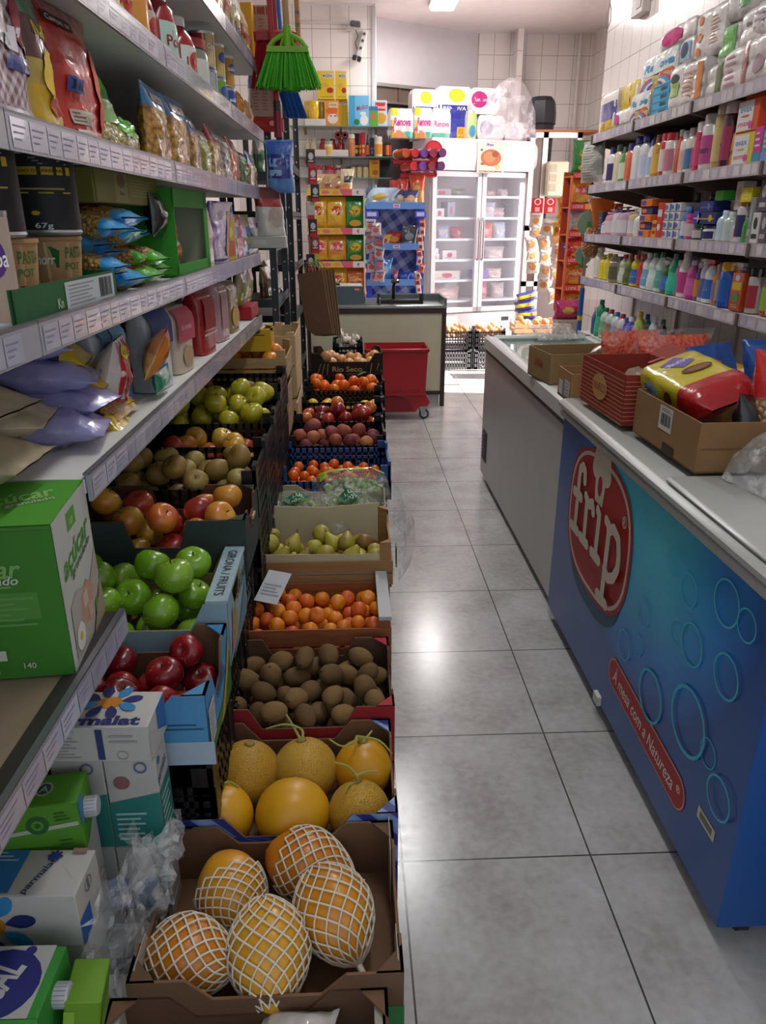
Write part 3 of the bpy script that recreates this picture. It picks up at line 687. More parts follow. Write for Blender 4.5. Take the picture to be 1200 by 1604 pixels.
for x in (.215,-.17):
    b=MB();b.cyl(.038,-.012,.012,mat('3c3f41','rubber'),20,c=(x,.06,.038),ax='y',ch=.004);w=b.build('wheel',t)
    b=MB();b.cyl(.022,-.015,.015,mat('b9bdbf','metal'),14,c=(x,.06,.038),ax='y');b.prism([(x-.025,.03),(x+.005,.03),(x+.01,.08),(x-.03,.12)],.036,.042,mat('9a9d9f','metal'));b.build('wheel_fork',w)
# ============================================================ CRATES
BR='7a5a40';BRD='5d422e'
def tray(name,label,loc,w,d,h,hc,outer,inner=BR,a=.09,s=.04,rz=0,outfn=None,sides=None,rx=0,frontlow=1.0,top=None):
    """open cardboard tray with raised corner posts; origin at the bottom centre of its near edge"""
    t=thing(name,label,'crate',loc,rot=(rx,0,rz));ti=mat(inner,'card');to=mat(outer,'card') if not isinstance(outer,bpy.types.Material) else outer;th=.005
    b=MB();b.box(-w/2,0,0,w/2,d,th,ti)
    def wall(L,hh,low=1.0):
        h_=hh*low;return [(-L/2,0),(L/2,0),(L/2,hc),(L/2-a,hc),(L/2-a-s,h_),(-L/2+a+s,h_),(-L/2+a,hc),(-L/2,hc)]
    b.prism(wall(w,h,frontlow),-.001,th-.001,to,ti);b.prism(wall(w,h),d,d-th,to,ti)
    wy=[(y+d/2,z) for y,z in wall(d,h*.97)] if a < d*.3 else [(0,0),(d,0),(d,hc),(0,hc)]
    b.build('front_and_back_wall',t,flat=True)
    so=mat(sides,'card') if sides else to
    for sx in (1,-1):
        b=MB();yy=[(0,0),(d,0),(d,hc),(d-.07,hc),(d-.10,h),(.10,h),(.07,hc),(0,hc)]
        b.prism(yy,sx*w/2,sx*(w/2-th),so,ti,'yz');b.build('side_wall',t,flat=True)
        for cy_,k in ((.0,1),(d,-1)):   # folded corner posts
            b=MB();x=sx*w/2;ct=mat(top,'card') if top else so
            b.prism([(x,cy_),(x-sx*.045,cy_),(x,cy_+k*.05)],hc-.004,hc,ct,plane='xy');b.build('corner_fold',t,flat=True)
    return t
PLK=mat('17181b','plain',.35)
def plastic_crate(label,loc,w=.40,d=.30,h=.17,m=PLK,low=.6,name='plastic_crate',rz=0,rx=0):
    t=thing(name,label,'crate',loc,rot=(rx,0,rz));b=MB();th=.008
    b.box(-w/2+.01,0.01,0,w/2-.01,d-.01,.008,m)
    def side(L,hh,put):
        for z0,z1 in ((0,.02),(hh*.32,hh*.32+.012),(hh*.64,hh*.64+.012),(hh-.018,hh)): put(-L/2,z0,L/2,z1)
        n=int(L/.026)
        for i in range(n+1):
            x=-L/2+L*i/n;put(x-.004,0,x+.004,hh)
    side(w,h*low,lambda x0,z0,x1,z1: b.box(x0,0,z0,x1,th,z1,m));side(w,h*.8,lambda x0,z0,x1,z1: b.box(x0,d-th,z0,x1,d,z1,m))
    for sx in (1,-1):
        xa,xb=sorted((sx*w/2,sx*(w/2-th)));side(d,h*.86,lambda y0,z0,y1,z1: b.box(xa,max(0,y0+d/2),z0,xb,min(d,y1+d/2),z1,m))
        for y0 in (0,d-.045): b.box(xa-.002,y0,0,xb+.002,y0+.045,h,m);b.box(min(sx*w/2,sx*(w/2-.04)),(0 if y0 == 0 else d-th),0,max(sx*w/2,sx*(w/2-.04)),(th if y0 == 0 else d),h*(.9 if y0 == 0 else 1),m)
    b.build('crate_frame',t,flat=True);return t
def wood_crate(label,loc,w,d,h,col='b79468',low=.75,rz=0):
    t=thing('wooden_crate',label,'crate',loc,rz);m=mat(col,'wood');
    b=MB();[b.box(-w/2+i*w/5+.004,0,0,-w/2+(i+1)*w/5-.004,d,.006,m) for i in range(5)];b.build('bottom_board',t,flat=True)
    n=2
    for k in range(n):
        z0,z1=h*low*(k/n)+.008,h*low*(k+1)/n
        for y in (0,d-.005): b=MB();b.box(-w/2,y,z0,w/2,y+.005,z1,m);b.build('slat',t,flat=True)
        for x in (-w/2,w/2-.005): b=MB();b.box(x,.006,z0,x+.005,d-.006,z1,m);b.build('slat',t,flat=True)
    for x in (-w/2+.006,w/2-.006):
        for y,k in ((.006,1),(d-.006,-1)):
            sx=1 if x < 0 else-1;b=MB();b.prism([(x,y),(x+sx*.035,y),(x,y+k*.035)],0,h,m,plane='xy');b.build('corner_post',t,flat=True)
    return t
# ============================================================ FRUIT
def drop(n,x0,x1,y0,y1,z0,rad,seed,top=None,tries=40):
    """settle n balls of about radius rad in a box; returns centres"""
    rr=random.Random(seed);P=[]
    for i in range(n):
        best=None;r=rad*rr.uniform(.93,1.06)
        for _ in range(tries):
            x=rr.uniform(x0+r,x1-r);y=rr.uniform(y0+r,y1-r);z=z0+r
            for q in P:
                d2=(q[0]-x)**2+(q[1]-y)**2;s=(q[3]+r)*.985
                if d2 < s*s: z=max(z,q[2]+math.sqrt(s*s-d2))
            if best is None or z < best[2]: best=(x,y,z,r)
        P.append(best)
    return P
def revolve(prof,m,seg=20,wob=0,seed=0,sx=1,sy=1,ribs=0):
    b=MB();f=lambda a,z: 1+wob*noise.noise(Vector((cos(a)*1.5,sin(a)*1.5,z*20+seed)))+ribs*cos(5*a)
    b.lathe(prof,m,seg,sx,sy,wob=f,cap=False);return b
def applike(r,dim=.26,low=.14,tall=.92,shoulder=.1,n=14):
    pr=[]
    for i in range(n+1):
        t=PI*i/n;q=sin(t);z=-cos(t)
        R=r*q*(1+shoulder*z*q);z_=z*tall-(dim*math.exp(-(q/.32)**2) if z > 0 else-low*math.exp(-(q/.3)**2))
        pr.append((R+(1e-6 if i in (0,n) else 0),z_*r))
    return pr
def fruit(kind,r,m,seed=0,stem='5a4327'):
    name,cat=kind;b=MB()
    if name == 'apple': b=revolve(applike(r),m,22,.05,seed,ribs=.012)
    elif name in ('russet_apple',): b=revolve(applike(r,.22,.12,.84),m,22,.06,seed,ribs=.01)
    elif name in ('mandarin','orange','loquat','lemon'): b=revolve(applike(r,.06,.05,.86 if name == 'mandarin' else .97,.02),m,20,.04,seed)
    elif name == 'pear':
        pr=[(1e-6,-r*.95),(r*.5,-r*.9),(r*.85,-r*.6),(r,-r*.15),(r*.93,r*.3),(r*.66,r*.75),(r*.45,r*1.1),(r*.3,r*1.4),(r*.14,r*1.52),(1e-6,r*1.5)]
        b=revolve(pr,m,20,.08,seed)
    elif name in ('apricot','peach','nectarine','plum'):
        pr=applike(r,.16,.02,.95,.04);b.lathe(pr,m,24,wob=lambda a,z: (1+.05*noise.noise(Vector((cos(a),sin(a),z*20+seed))))*(1-.10*math.exp(-(min(a,2*PI-a)/.22)**2)),cap=False)
    elif name == 'kiwi': b=revolve([(max(1e-6,r*.92*sin(PI*i/12)),-cos(PI*i/12)*r*1.18) for i in range(13)],m,20,.10,seed,1,.9)
    elif name in ('potato','onion'): b=revolve([(max(1e-6,r*sin(PI*i/9)),-cos(PI*i/9)*r*(1.0 if name == 'onion' else 1.2)) for i in range(10)],m,14,.15,seed)
    o=b.build(name,ang=80);tag(o,'',cat)
    if name in ('apple','russet_apple'):
        s=MB();s.tube([(0,0,r*.62),(.001,0,r*.78),(.003,.001,r*.97)],.0016,mat(stem),5);s.build('stem',o)
    if name == 'pear': s=MB();s.tube([(0,0,r*1.45),(.002,0,r*1.7),(.006,.001,r*1.95)],.0016,mat(stem),5);s.build('stem',o)
    if name == 'kiwi': s=MB();s.lathe([(.004,r*1.15),(.003,r*1.21),(.0005,r*1.22)],mat('3a2c1c'),8);s.build('blossom_end',o)
    if name in ('mandarin','orange','loquat','lemon'): s=MB();s.lathe([(.004,r*.86),(.003,r*.91),(.0004,r*.915)],mat('55602a'),7);s.build('stem_button',o)
    return o
MAT={
 'red': skin('deep_red_apple_skin',[(0,'3f0610'),(.4,'6e0a16'),(.6,'8e1620'),(1,'a5402c')],4,.28,coat=.4,stretch=(3,3,.6),spots=('b06a4a',90)),
 'green': skin('bright_green_apple_skin',[(0,'4f8a16'),(.5,'74a824'),(1,'9cc048')],3,.25,coat=.4,spots=('a9c86a',80)),
 'mixed': skin('red_yellow_apple_skin',[(.25,'8c1f1e'),(.42,'b3402a'),(.52,'cf7a2c'),(.62,'d4a23a'),(.8,'c9b24a')],5,.3,coat=.3,stretch=(1,1,.5)),
 'russ': skin('brown_russet_skin',[(.25,'7c5c2c'),(.5,'94783a'),(.75,'9c8f46')],4,.55,.1,150,.05,spots=('6c5020',110)),
 'gold': skin('golden_apple_skin',[(.2,'8f9c1e'),(.5,'b3ad28'),(.8,'c9bd3c')],3,.3,coat=.3,spots=('8a7a2a',90)),
 'roug': skin('brown_pear_skin',[(.2,'6b5026'),(.6,'866a34'),(1,'9a8448')],4,.6,.15,120,0),
 'neck': skin('nectarine_skin',[(.3,'5a0d18'),(.5,'86161e'),(.62,'b33a24'),(.8,'d07a2c')],3,.25,coat=.4),
 'peach': skin('peach_skin',[(.3,'5c2330'),(.5,'7e3038'),(.65,'a8583c'),(.85,'c8904e')],3,.7,coat=0),
 'apri': skin('apricot_skin',[(.25,'c8451c'),(.42,'d86a1e'),(.55,'e2861f'),(.8,'e89a2c')],3,.5,coat=.05),
 'oran': skin('mandarin_peel',[(.2,'d85a0a'),(.6,'e46c0c'),(1,'ea8414')],3,.35,.3,140,.2),
 'oran2': skin('orange_peel',[(.2,'d07818'),(.6,'dd8c26'),(1,'e2a040')],3,.35,.3,140,.2),
 'lemo': skin('lemon_peel',[(.2,'c9a220'),(1,'d9b634')],3,.4,.2,120,.1),
 'kiwi': skin('kiwi_fuzz',[(.2,'5d4526'),(.5,'765a34'),(.8,'8a6c40')],5,.85,.5,260,0,stretch=(1,1,1)),
 'wpear': skin('yellow_pear_skin',[(.25,'80602c'),(.40,'a09236'),(.6,'b0a83c'),(.8,'bdb24a')],3,.5,.05,100,.1,spots=('7a6a2a',70)),
 'onio': skin('onion_skin',[(.2,'b5703c'),(.5,'d39a60'),(.8,'e0b684')],4,.35,coat=.3,stretch=(4,4,.4)),
 'pota': skin('potato_skin',[(.2,'b08a52'),(.8,'d0b078')],4,.7),
}
def heap(kind,m,r,n,bx,z0,seed,label,group,orient=.6,nproto=3,tries=40):
    P=drop(n,*bx,z0,r,seed,tries=tries);rr=random.Random(seed+50)
    for i,(x,y,z,q) in enumerate(P):
        rt=(rr.gauss(0,orient),rr.gauss(0,orient),rr.uniform(0,6.28));k=q/r
        place((kind[0],m,i % nproto),lambda: fruit(kind,r,MAT[m],i*3.1+seed),(x,y,z),0,label,group,rt,(k,k,k))['heap']=1
XR=lambda Y: .035+.036*Y
RW=.43
def rc(Y0,Y1): return (XR((Y0+Y1)/2)-RW/2,Y0)
APPLE=('apple','apple')
# --- right column, near to far
# stacked base trays under the first crates (each rests on the one below)
def under(labelbase,x,y,w,d,ztop,outer,inner=BR,hh=.115,side=None):
    n=max(0,int(round(ztop/hh)));
    if n == 0: return
    hh=ztop/n
    for k in range(n): tray('cardboard_tray',labelbase+['lowest of its stack','second from the bottom of its stack','third from the bottom of its stack','fourth from the bottom of its stack'][k],(x,y,k*hh+.001),w,d,hh*.72,hh-.003,outer,inner,sides=side)
WHC='b9b2a4'
x,y=rc(.50,.84);x -= .015
under('brown cardboard tray with white corners nearest the camera, ',x,y,RW,.33,.14,'8b6a4b')
t=tray('cardboard_tray','brown cardboard tray nearest the camera with white inner corners, topmost of its stack',(x,y,.145),RW,.335,.085,.13,'7d5c42',BRD)
b=MB();[b.box(sx*.20-.006,.01,.02,sx*.20+.006,.07,.12,mat(WHC,'card')) for sx in (1,-1)];[b.box(sx*.20-.006,.26,.02,sx*.20+.006,.33,.12,mat(WHC,'card')) for sx in (1,-1)];b.build('white_corner_lining',t,flat=True)
o=pouch('paper_wrapped_bread','bread',.2,.12,.05,[(1,mat('c9c3c0','bag'))],seed=3);o.location=(x-.0,y+.26,.22);o.rotation_euler=(PI/2-.2,0,1.3);o['label']='white wrapped parcel lying in the cardboard tray nearest the camera'
# papaya tray
x,y=rc(.835,1.15)
under('brown cardboard tray below the papayas, ',x,y,RW,.33,.17,'8b6a4b')
t=tray('cardboard_tray','brown cardboard tray with torn white corners holding five netted papayas',(x,y,.173),RW,.32,.09,.132,'6b4f39',BR,sides='6b4f39')
b=MB()
for sx in (1,-1):
    b.prism([(.015,.01),(.10,.01),(.11,.08),(.09,.13),(.02,.135)],sx*.208,sx*.2065,mat(WHC,'card'),plane='yz');b.prism([(.24,.01),(.325,.01),(.325,.14),(.25,.13),(.235,.08)],sx*.208,sx*.2065,mat(WHC,'card'),plane='yz')
b.build('white_corner_lining',t,flat=True)
b=MB();b.box(.165,-.003,.0,.216,-.001,.06,mat('2f7a3c'));b.build('green_corner_print',t,flat=True)
PAP=skin('papaya_skin',[(.25,'cc7c18'),(.5,'dc9a20'),(.72,'e0a82a'),(.9,'a8a42c')],3,.35,.1,60,.2,(1,1,.5))
def papaya(L,r,seed,label,loc,rot,net=(0,1)):
    t=thing('papaya',label,'papaya',loc,rot=rot,group='papayas in foam nets');
    def R(v): return r*(sin(PI*min(1,v*1.02))**.62)*(1-.22*v)*1.12 if 0 < v < 1 else 1e-6
    b=MB();N=20;f=lambda a,z: 1+.05*noise.noise(Vector((cos(a),sin(a),z*9+seed)))+.018*cos(5*a)
    b.lathe([(max(1e-6,R(i/N)),(i/N-.5)*L) for i in range(N+1)],PAP,28,wob=f,cap=False);b.build('papaya_body',t,ang=80)
    b=MB();fo=mat('e0dac8','plain',.7);NA,NV=14,13;v0,v1=net
    def S_(i,j):
        v=v0+(v1-v0)*j/NV;a=2*PI*(i+.5*(j % 2))/NA;vv=min(.985,max(.015,v));q=R(vv)*f(a,(vv-.5)*L)+.004
        ex=0 if .0 <= v <= 1 else (v-1 if v > 1 else v)
        return Vector((q*cos(a),q*sin(a),(vv-.5)*L+ex*L))
    for j in range(NV):
        for i in range(NA):
            p0=S_(i,j)
            for k in ((0,-1) if j % 2 == 0 else (0,1)):
                p1=S_(i+k,j+1);mid=(p0+p1)/2;rr_=math.hypot(mid.x,mid.y) or 1;e=(math.hypot(p0.x,p0.y)+math.hypot(p1.x,p1.y))/2/rr_
                b.tube([p0,Vector((mid.x*e,mid.y*e,mid.z)),p1],.0018,fo,5)
    b.build('foam_net',t,ang=80)
    b=MB();q=R(.12)+.003;b.T=Matrix.Translation((q*.75,-q*.35,-L*.36)) @ Matrix.Rotation(1.2,4,'Y');b.box(-.010,-.012,0,.010,.012,.0012,mat('d9d3cf'));b.box(-.010,-.012,.0012,.0,.012,.0016,mat('a3281f'));b.box(.002,-.012,.0012,.010,-.004,.0016,mat('2e7d3c'));b.build('fruit_sticker',t,flat=True)
zp=.185
papaya(.168,.062,1,'papaya with its bare top standing out of its net, back left of the papayas',(x-.085,y+.215,zp+.062),(PI/2+.25,.35,.55),(.38,1.12))
papaya(.185,.064,2,'papaya lying along the back right, netted, tail pointing right',(x+.055,y+.265,zp+.070),(PI/2+.1,.1,1.25),(.22,1.1))
papaya(.185,.066,3,'netted papaya leaning at the right side of the papaya tray',(x+.105,y+.145,zp+.080),(PI/2+.35,-.1,.45+PI*0),(.05,1.08))
papaya(.17,.062,4,'netted papaya at the front left of the tray, lying sideways',(x-.135,y+.085,zp+.064),(PI/2,.1,1.35),(.12,1.04))
papaya(.185,.067,5,'netted papaya at the front middle, nearest the camera, greenish tip',(x-.005,y+.075,zp+.075),(PI/2+.5,.1,.25),(.0,.92))
# melon tray
x,y=rc(1.16,1.46)
under('blue striped cardboard tray below the melons, ',x,y,RW,.30,.18,'2c3d86',BR)
def stripes():
    m=bpy.data.materials.new('blue_striped_print');N=NT(m);w=N.new('TexWave',bands_direction='DIAGONAL');w.inputs['Scale'].default_value=9;N.lk(N.co.outputs['Object'],w.inputs['Vector'])
    r=N.ramp(w.outputs['Fac'],[(0,'26307e'),(.32,'2c3a8c'),(.42,'6f8cc8'),(1,'86a3d6')]);N.lk(r.outputs[0],N.b.inputs['Base Color']);N.b.inputs['Roughness'].default_value=.5;return m
SB=stripes();_mc[('stripe',)]=SB
t=tray('cardboard_tray','blue striped cardboard tray holding six yellow melons',(x,y,.183),RW,.30,.085,.135,SB,BR,sides=None)
art(t,[('r',.1,.02,.9,.66,'2b3790'),('c',.46,.22,.17,.38,'c9cfd6'),('t','Vergel del',.46,.42,.15,'232c6c'),('t','P',.33,.16,.2,'232c6c')]+[('p',[(.46+.17*cos(a),.22+.4*sin(a)),(.46+.34*cos(a-.04),min(.64,.22+.9*sin(a-.04))),(.46+.34*cos(a+.04),min(.64,.22+.9*sin(a+.04)))],'5f74b8') for a in [PI*k/14 for k in range(1,14)]]+[('r',.72,.22,.9,.52,'15161c'),('t','Las',.77,.46,.09,'d8d8d8',{'sh': .3}),('t','Arenas',.81,.33,.16,'e8e8e8',{'sh': .3})],lambda u,v,o: ((u-.5)*RW,-.001-o,v*.135),RW,.135)
MEL=skin('netted_melon_skin',[(.2,'b98c24'),(.5,'c99a2c'),(.8,'d2ac40')],3,.55,-.7,210,.05,(1,1,1))
MES=skin('smooth_melon_skin',[(.2,'cf9312'),(.8,'d9a41a')],3,.4,.15,90,.1,(1,1,1))
GST=mat('9a9c4a','plain',.6)
def melon(loc,r,rot,label,m,vine=None,sc=(1,1,1)):
    t=thing('melon',label,'melon',loc,rot=rot,group='melons in the blue striped tray');b=revolve(applike(r,.05,.03,1.02,.0,20),m,32,.03,r*90,*sc[:2]);b.build('melon_body',t,ang=80)
    b=MB();b.lathe([(.012,r*.99),(.010,r*1.03),(.004,r*1.04)],mat('8a7434'),10);b.build('stem_scar',t)
    if vine:
        b=MB();
        for pts in vine:
            P=[Vector(p) for p in pts];Q=[]
            for i in range(len(P)-1):
                a=P[max(i-1,0)];c,d=P[i],P[i+1];e=P[min(i+2,len(P)-1)]
                for k in range(5): s=k/5;Q.append(.5*((2*c)+(d-a)*s+(2*a-5*c+4*d-e)*s*s+(3*c-a-3*d+e)*s**3))
            Q.append(P[-1]);b.tube(Q,.0028,GST,6,[1.3-.7*i/len(Q) for i in range(len(Q))])
        b.build('vine_stem',t)
    return t
zm=.19;R_=.066
melon((x-.105,y+.195,zm+.070),.072,(-.2,.1,0),'netted melon at the back left of the melon tray, bare of vine',MEL)
melon((x+.022,y+.20,zm+.070),.071,(-.3,0,.4),'netted melon at the back middle with a thin vine curling up',MEL,[[(0,0,.066),(.01,.02,.085),(-.02,.04,.10),(-.06,.06,.095)],[(0,0,.068),(-.004,.03,.09),(-.01,.06,.115)]])
melon((x+.150,y+.205,zm+.066),.065,(-.15,.2,1),'orange yellow melon at the back right with a looping green vine',MES,[[(0,0,.062),(-.02,.0,.083),(-.05,-.01,.084),(-.09,-.005,.09),(-.10,.02,.105)],[(-.02,0,.083),(-.012,-.05,.08),(.0,-.075,.05)],[(0,0,.062),(.015,-.008,.074),(.03,-.008,.078)]])
melon((x-.142,y+.075,zm+.064),.064,(-.25,0,.3),'melon at the front left with a vine lying across its top',MES,[[(0,0,.062),(-.025,-.015,.06),(-.055,-.02,.038),(-.064,-.028,.012)],[(0,0,.062),(.02,.01,.066),(.04,.0,.054)]])
melon((x+.002,y+.075,zm+.064),.072,(-1.0,.1,0),'smooth bright yellow melon at the front middle of the tray',MES,None,(1.08,1))
melon((x+.140,y+.075,zm+.062),.065,(-.45,0,.2),'netted melon at the front right with a forked green stem',MEL,[[(0,0,.060),(.0,-.01,.078),(-.015,.012,.095),(-.04,.02,.105)],[(0,-.01,.078),(.02,-.008,.082),(.045,-.005,.078)],[(0,0,.062),(-.02,-.02,.064),(-.03,-.03,.055)]])
# kiwi
x,y=rc(1.47,1.80)
under('red cardboard tray below the kiwis, ',x,y,RW,.30,.185,'8d1c24',BRD)
t=tray('cardboard_tray','red and brown cardboard tray full of kiwis',(x,y,.19),RW,.315,.10,.155,'9c1f28',BRD,top='b03036',s=.03)
b=MB();b.box(RW/2-.001,.06,.05,RW/2+.001,.10,.10,mat('33231d','card'));b.build('dark_band',t,flat=True)
heap(('kiwi','kiwi'),'kiwi',.0300,56,(x-RW/2+.006,x+RW/2-.006,y+.006,y+.308),.197,5,'fuzzy brown kiwi in the red cardboard tray','kiwis in the red tray',1.2)
# apricots
x,y=rc(1.82,2.10)
under('plain cardboard tray below the apricots, ',x,y,RW,.28,.225,'7a3c28',BRD)
t=wood_crate('reddish wooden crate with white end boards full of apricots',(x,y,.23),RW,.29,.15,'96572f',.8)
for sx in (1,-1): b=MB();b.box(sx*RW/2-(.035 if sx > 0 else 0),.0,.145,sx*RW/2+(.035 if sx < 0 else 0),.29,.156,mat('aeb5b8','plain'));b.build('white_end_board',t,flat=True)
heap(('apricot','apricot'),'apri',.0235,92,(x-RW/2+.008,x+RW/2-.008,y+.008,y+.282),.241,6,'ripe orange apricot in the wooden crate with white ends','apricots in the wooden crate',1.0)
o=carton('price_card','card',.075,.001,.11,'c9cdd2',[('q',.1,.2,.9,.6,4,'9a9ea8')]);o.location=(x-.14,y+.10,.385);o.rotation_euler=(-1.05,0,-.42);o['label']='white paper card stuck among the apricots at the left'
# pears in wood crate lined with paper
x,y=rc(2.12,2.42)
under('brown cardboard tray below the yellow pears, ',x,y,RW,.30,.32,'7a5c42',BRD)
t=wood_crate('pale wooden crate lined with cream paper holding yellow pears',(x,y,.325),RW+.02,.33,.15,'a07a4e',.6)
pm=mat('c2b897','paper',.8);b=MB();b.prism([(-RW/2+.01,.004),(RW/2-.03,.004),(RW/2-.03,.11),(-RW/2+.01,.115)],.009,.011,pm);b.build('paper_liner',t,flat=True);b=MB();b.prism([(-RW/2+.01,.004),(RW/2-.01,.004),(RW/2-.02,.165),(.0,.15),(-RW/2+.01,.16)],.318,.321,pm);b.build('paper_liner',t,flat=True)
heap(('pear','pear'),'wpear',.029,30,(x-RW/2+.012,x+RW/2-.012,y+.014,y+.25),.335,8,'speckled yellow pear in the paper lined wooden crate','yellow pears in the wooden crate',1.4,tries=30)
# grapes bags
x,y=rc(2.46,2.80)
under('brown cardboard tray below the bagged grapes, ',x,y,RW,.32,.335,'7a5c42',BRD)
t=tray('cardboard_tray','shallow cream cardboard tray under the bagged green grapes',(x,y,.338),RW,.33,.07,.10,'b5ab8c','b5ab8c')
GR=skin('green_grape_skin',[(.2,'6f9636'),(.6,'8cae4c'),(1,'a6c06c')],4,.2,coat=.5)
def grapebag(label,loc,rz,txt,w,d,tilt=0):
    t=thing('bag_of_grapes',label,'grapes',loc,rot=(tilt,0,rz),group='bags of grapes');b=MB();rr=random.Random(int(w*1000)+int(rz*50))
    for i in range(70):
        a=rr.uniform(0,6.28);q=math.sqrt(rr.random());px,py=q*cos(a)*w*.40,q*sin(a)*d*.38;r=rr.uniform(.009,.012)
        pz=.012+(1-q*q)*.045*rr.uniform(.55,1.0);b.lathe([(max(1e-6,r*sin(PI*k/6)),-cos(PI*k/6)*r) for k in range(7)],GR,8,c=(px,py,pz),cap=False)
    g=b.build('grape_bunch',t,ang=80);g['kind']='stuff'
    b=MB();n=18;vs=[]
    for j in range(n+1):
        for i in range(n+1):
            u,v=i/n*2-1,j/n*2-1;e=max(0,1-abs(u)**3)**.5*max(0,1-abs(v)**3)**.5
            z=.004+.064*e*(1+.35*noise.noise(Vector((u*3+w*9,v*3,rz))))+.012*noise.noise(Vector((u*9,v*9,3+rz)))
            vs.append((u*w/2*(1+.05*noise.noise(Vector((v*4,1,rz)))),v*d/2,max(z,.002)))
    fs=[(j*(n+1)+i,j*(n+1)+i+1,(j+1)*(n+1)+i+1,(j+1)*(n+1)+i) for j in range(n) for i in range(n)]
    b.add(vs,fs,film('eef4ea',.34,.1,30));b.build('clear_bag',t,ang=80)
    def fm(u,v,o):
        U,V=(u-.5)*2,(v-.5)*2;e=max(0,1-abs(U)**3)**.5*max(0,1-abs(V)**3)**.5
        return (U*w/2,V*d/2,.004+.064*e*(1+.35*noise.noise(Vector((U*3+w*9,V*3,rz))))+.012+o)
    its=[('r',.05,.80,.95,.86,'9fc23a','bag'),('r',.08,.5,.16,.8,'9fc23a','bag'),('t',txt,.5,.68,.11,'2d3b34',{'w': .55})] if txt != 'PLU#' else [('c',.5,.5,.22,.13,'16623a'),('t','PLU#',.5,.55,.075,'dfe8e0'),('t','4022',.5,.44,.075,'dfe8e0')]
    art(t,its,fm,w,d);return t
grapebag('clear bag of green grapes with green PLU sticker, left of its crate',(x-.11,y+.10,.395),.1,'PLU#',.24,.24,.18)
grapebag('clear bag of green grapes with tilted PLU sticker, front middle of its crate',(x+.075,y+.10,.40),.35,'PLU#',.22,.23,.18)
grapebag('clear bag of green grapes printed with a lime band, back right',(x+.09,y+.24,.43),.1,'Sweet Globe',.29,.20,.3)
# hanging clear bag at the crate side
t=thing('plastic_bag','clear plastic bag with a green label hanging beside the pear crate','bag',(x+RW/2+.012,y-.12,.30));b=MB();vs=[];nn=16
for j in range(nn+1):
    for i in range(nn+1): u,v=i/nn,j/nn;e=sin(PI*u)**.6*sin(PI*min(1,v*.8+.08))**.8;vs.append((.006+.085*e*(1-.45*v)+.018*noise.noise(Vector((u*5,v*5,2)))*e,(u-.5)*.30,v*.24+.03*(u-.5)**2))
b.add(vs,[(j*(nn+1)+i,j*(nn+1)+i+1,(j+1)*(nn+1)+i+1,(j+1)*(nn+1)+i) for j in range(nn) for i in range(nn)],film('f0f3f4',.36,.1,16));b.build('bag_film',t,ang=80)
b=MB();b.box(.0,-.13,.05,.003,-.09,.12,mat('1f6d3b'));b.build('green_label',t,flat=True)
# blue crate with loquats
x,y=rc(2.84,3.14)
plastic_crate('black plastic crate below the blue loquat crate, lowest of its stack',(x,y,.001),RW,.30,.173,PLK);plastic_crate('black plastic crate directly under the blue loquat crate',(x,y,.175),RW,.30,.173,PLK)
t=plastic_crate('blue perforated plastic crate holding small orange loquats',(x+.005,y,.352),RW+.02,.31,.16,mat('244b86','plain',.4),.5)
heap(('loquat','loquat'),'oran',.0225,56,(x-RW/2+.02,x+RW/2-.02,y+.012,y+.29),.362,9,'small orange loquat in the blue plastic crate','loquats in the blue crate',.8,tries=16)
for (Y0,kind,m,r,n,zt,lab,key) in ((3.18,('peach','peach'),'peach',.032,34,.50,'dusky red peach in the black crate behind the loquats','peaches'),(3.52,('nectarine','nectarine'),'neck',.034,30,.515,'shiny red nectarine in the black crate behind the peaches','nectarines'),(3.86,('lemon','lemon'),'lemo',.033,20,.50,'yellow lemon in the black crate behind the nectarines','lemons')):
    x,y=rc(Y0,Y0+.3);hs=(zt-.12)/3
    for k in range(3): plastic_crate('black plastic crate under the %s, %s of its stack' % (key,['lowest','second','third'][k]),(x,y,.001+k*hs),RW,.30,hs,PLK)
    plastic_crate('black plastic crate holding the %s, topmost of its stack' % key,(x,y,zt-.118),RW,.31,.16,PLK,.62)
    heap(kind,m,r,n,(x-RW/2+.012,x+RW/2-.012,y+.01,y+.295),zt-.108,11+n,lab,key+' in the black crate',.8,tries=20)
x,y=rc(4.2,4.5)
for k in range(3): plastic_crate('black plastic crate under the mandarins, %s of its stack' % ['lowest','second','third'][k],(x,y,.001+k*.137),RW,.30,.136,PLK)
t=plastic_crate('black slatted plastic crate holding mandarins with leaves, topmost of its stack',(x,y,.415),RW+.01,.31,.15,PLK,.62)
b=MB();b.box(-.07,-.003,.0,.07,0,.085,PLK);b.build('label_plate',t,flat=True)
heap(('mandarin','mandarin'),'oran',.0325,36,(x-RW/2+.012,x+RW/2-.012,y+.01,y+.295),.425,33,'bright orange mandarin in the black crate before the black carton','mandarins in the black crate',.7)
b=MB();lfm=mat('2f5a24','gloss');pts=[(0,0,0),(.02,.010,.006),(.045,.012,.006),(.07,0,-.004),(.045,-.012,.006),(.02,-.010,.006)];b.add(pts,[(0,1,2,3,4,5)],lfm);b.add([(p[0],p[1],p[2]-.0012) for p in pts],[(5,4,3,2,1,0)],lfm);o=b.build('mandarin_leaf');tag(o,'dark green leaf lying on the mandarins at the back right','leaf');o.location=(x+.07,y+.18,.555);o.rotation_euler=(.2,-.3,.4)
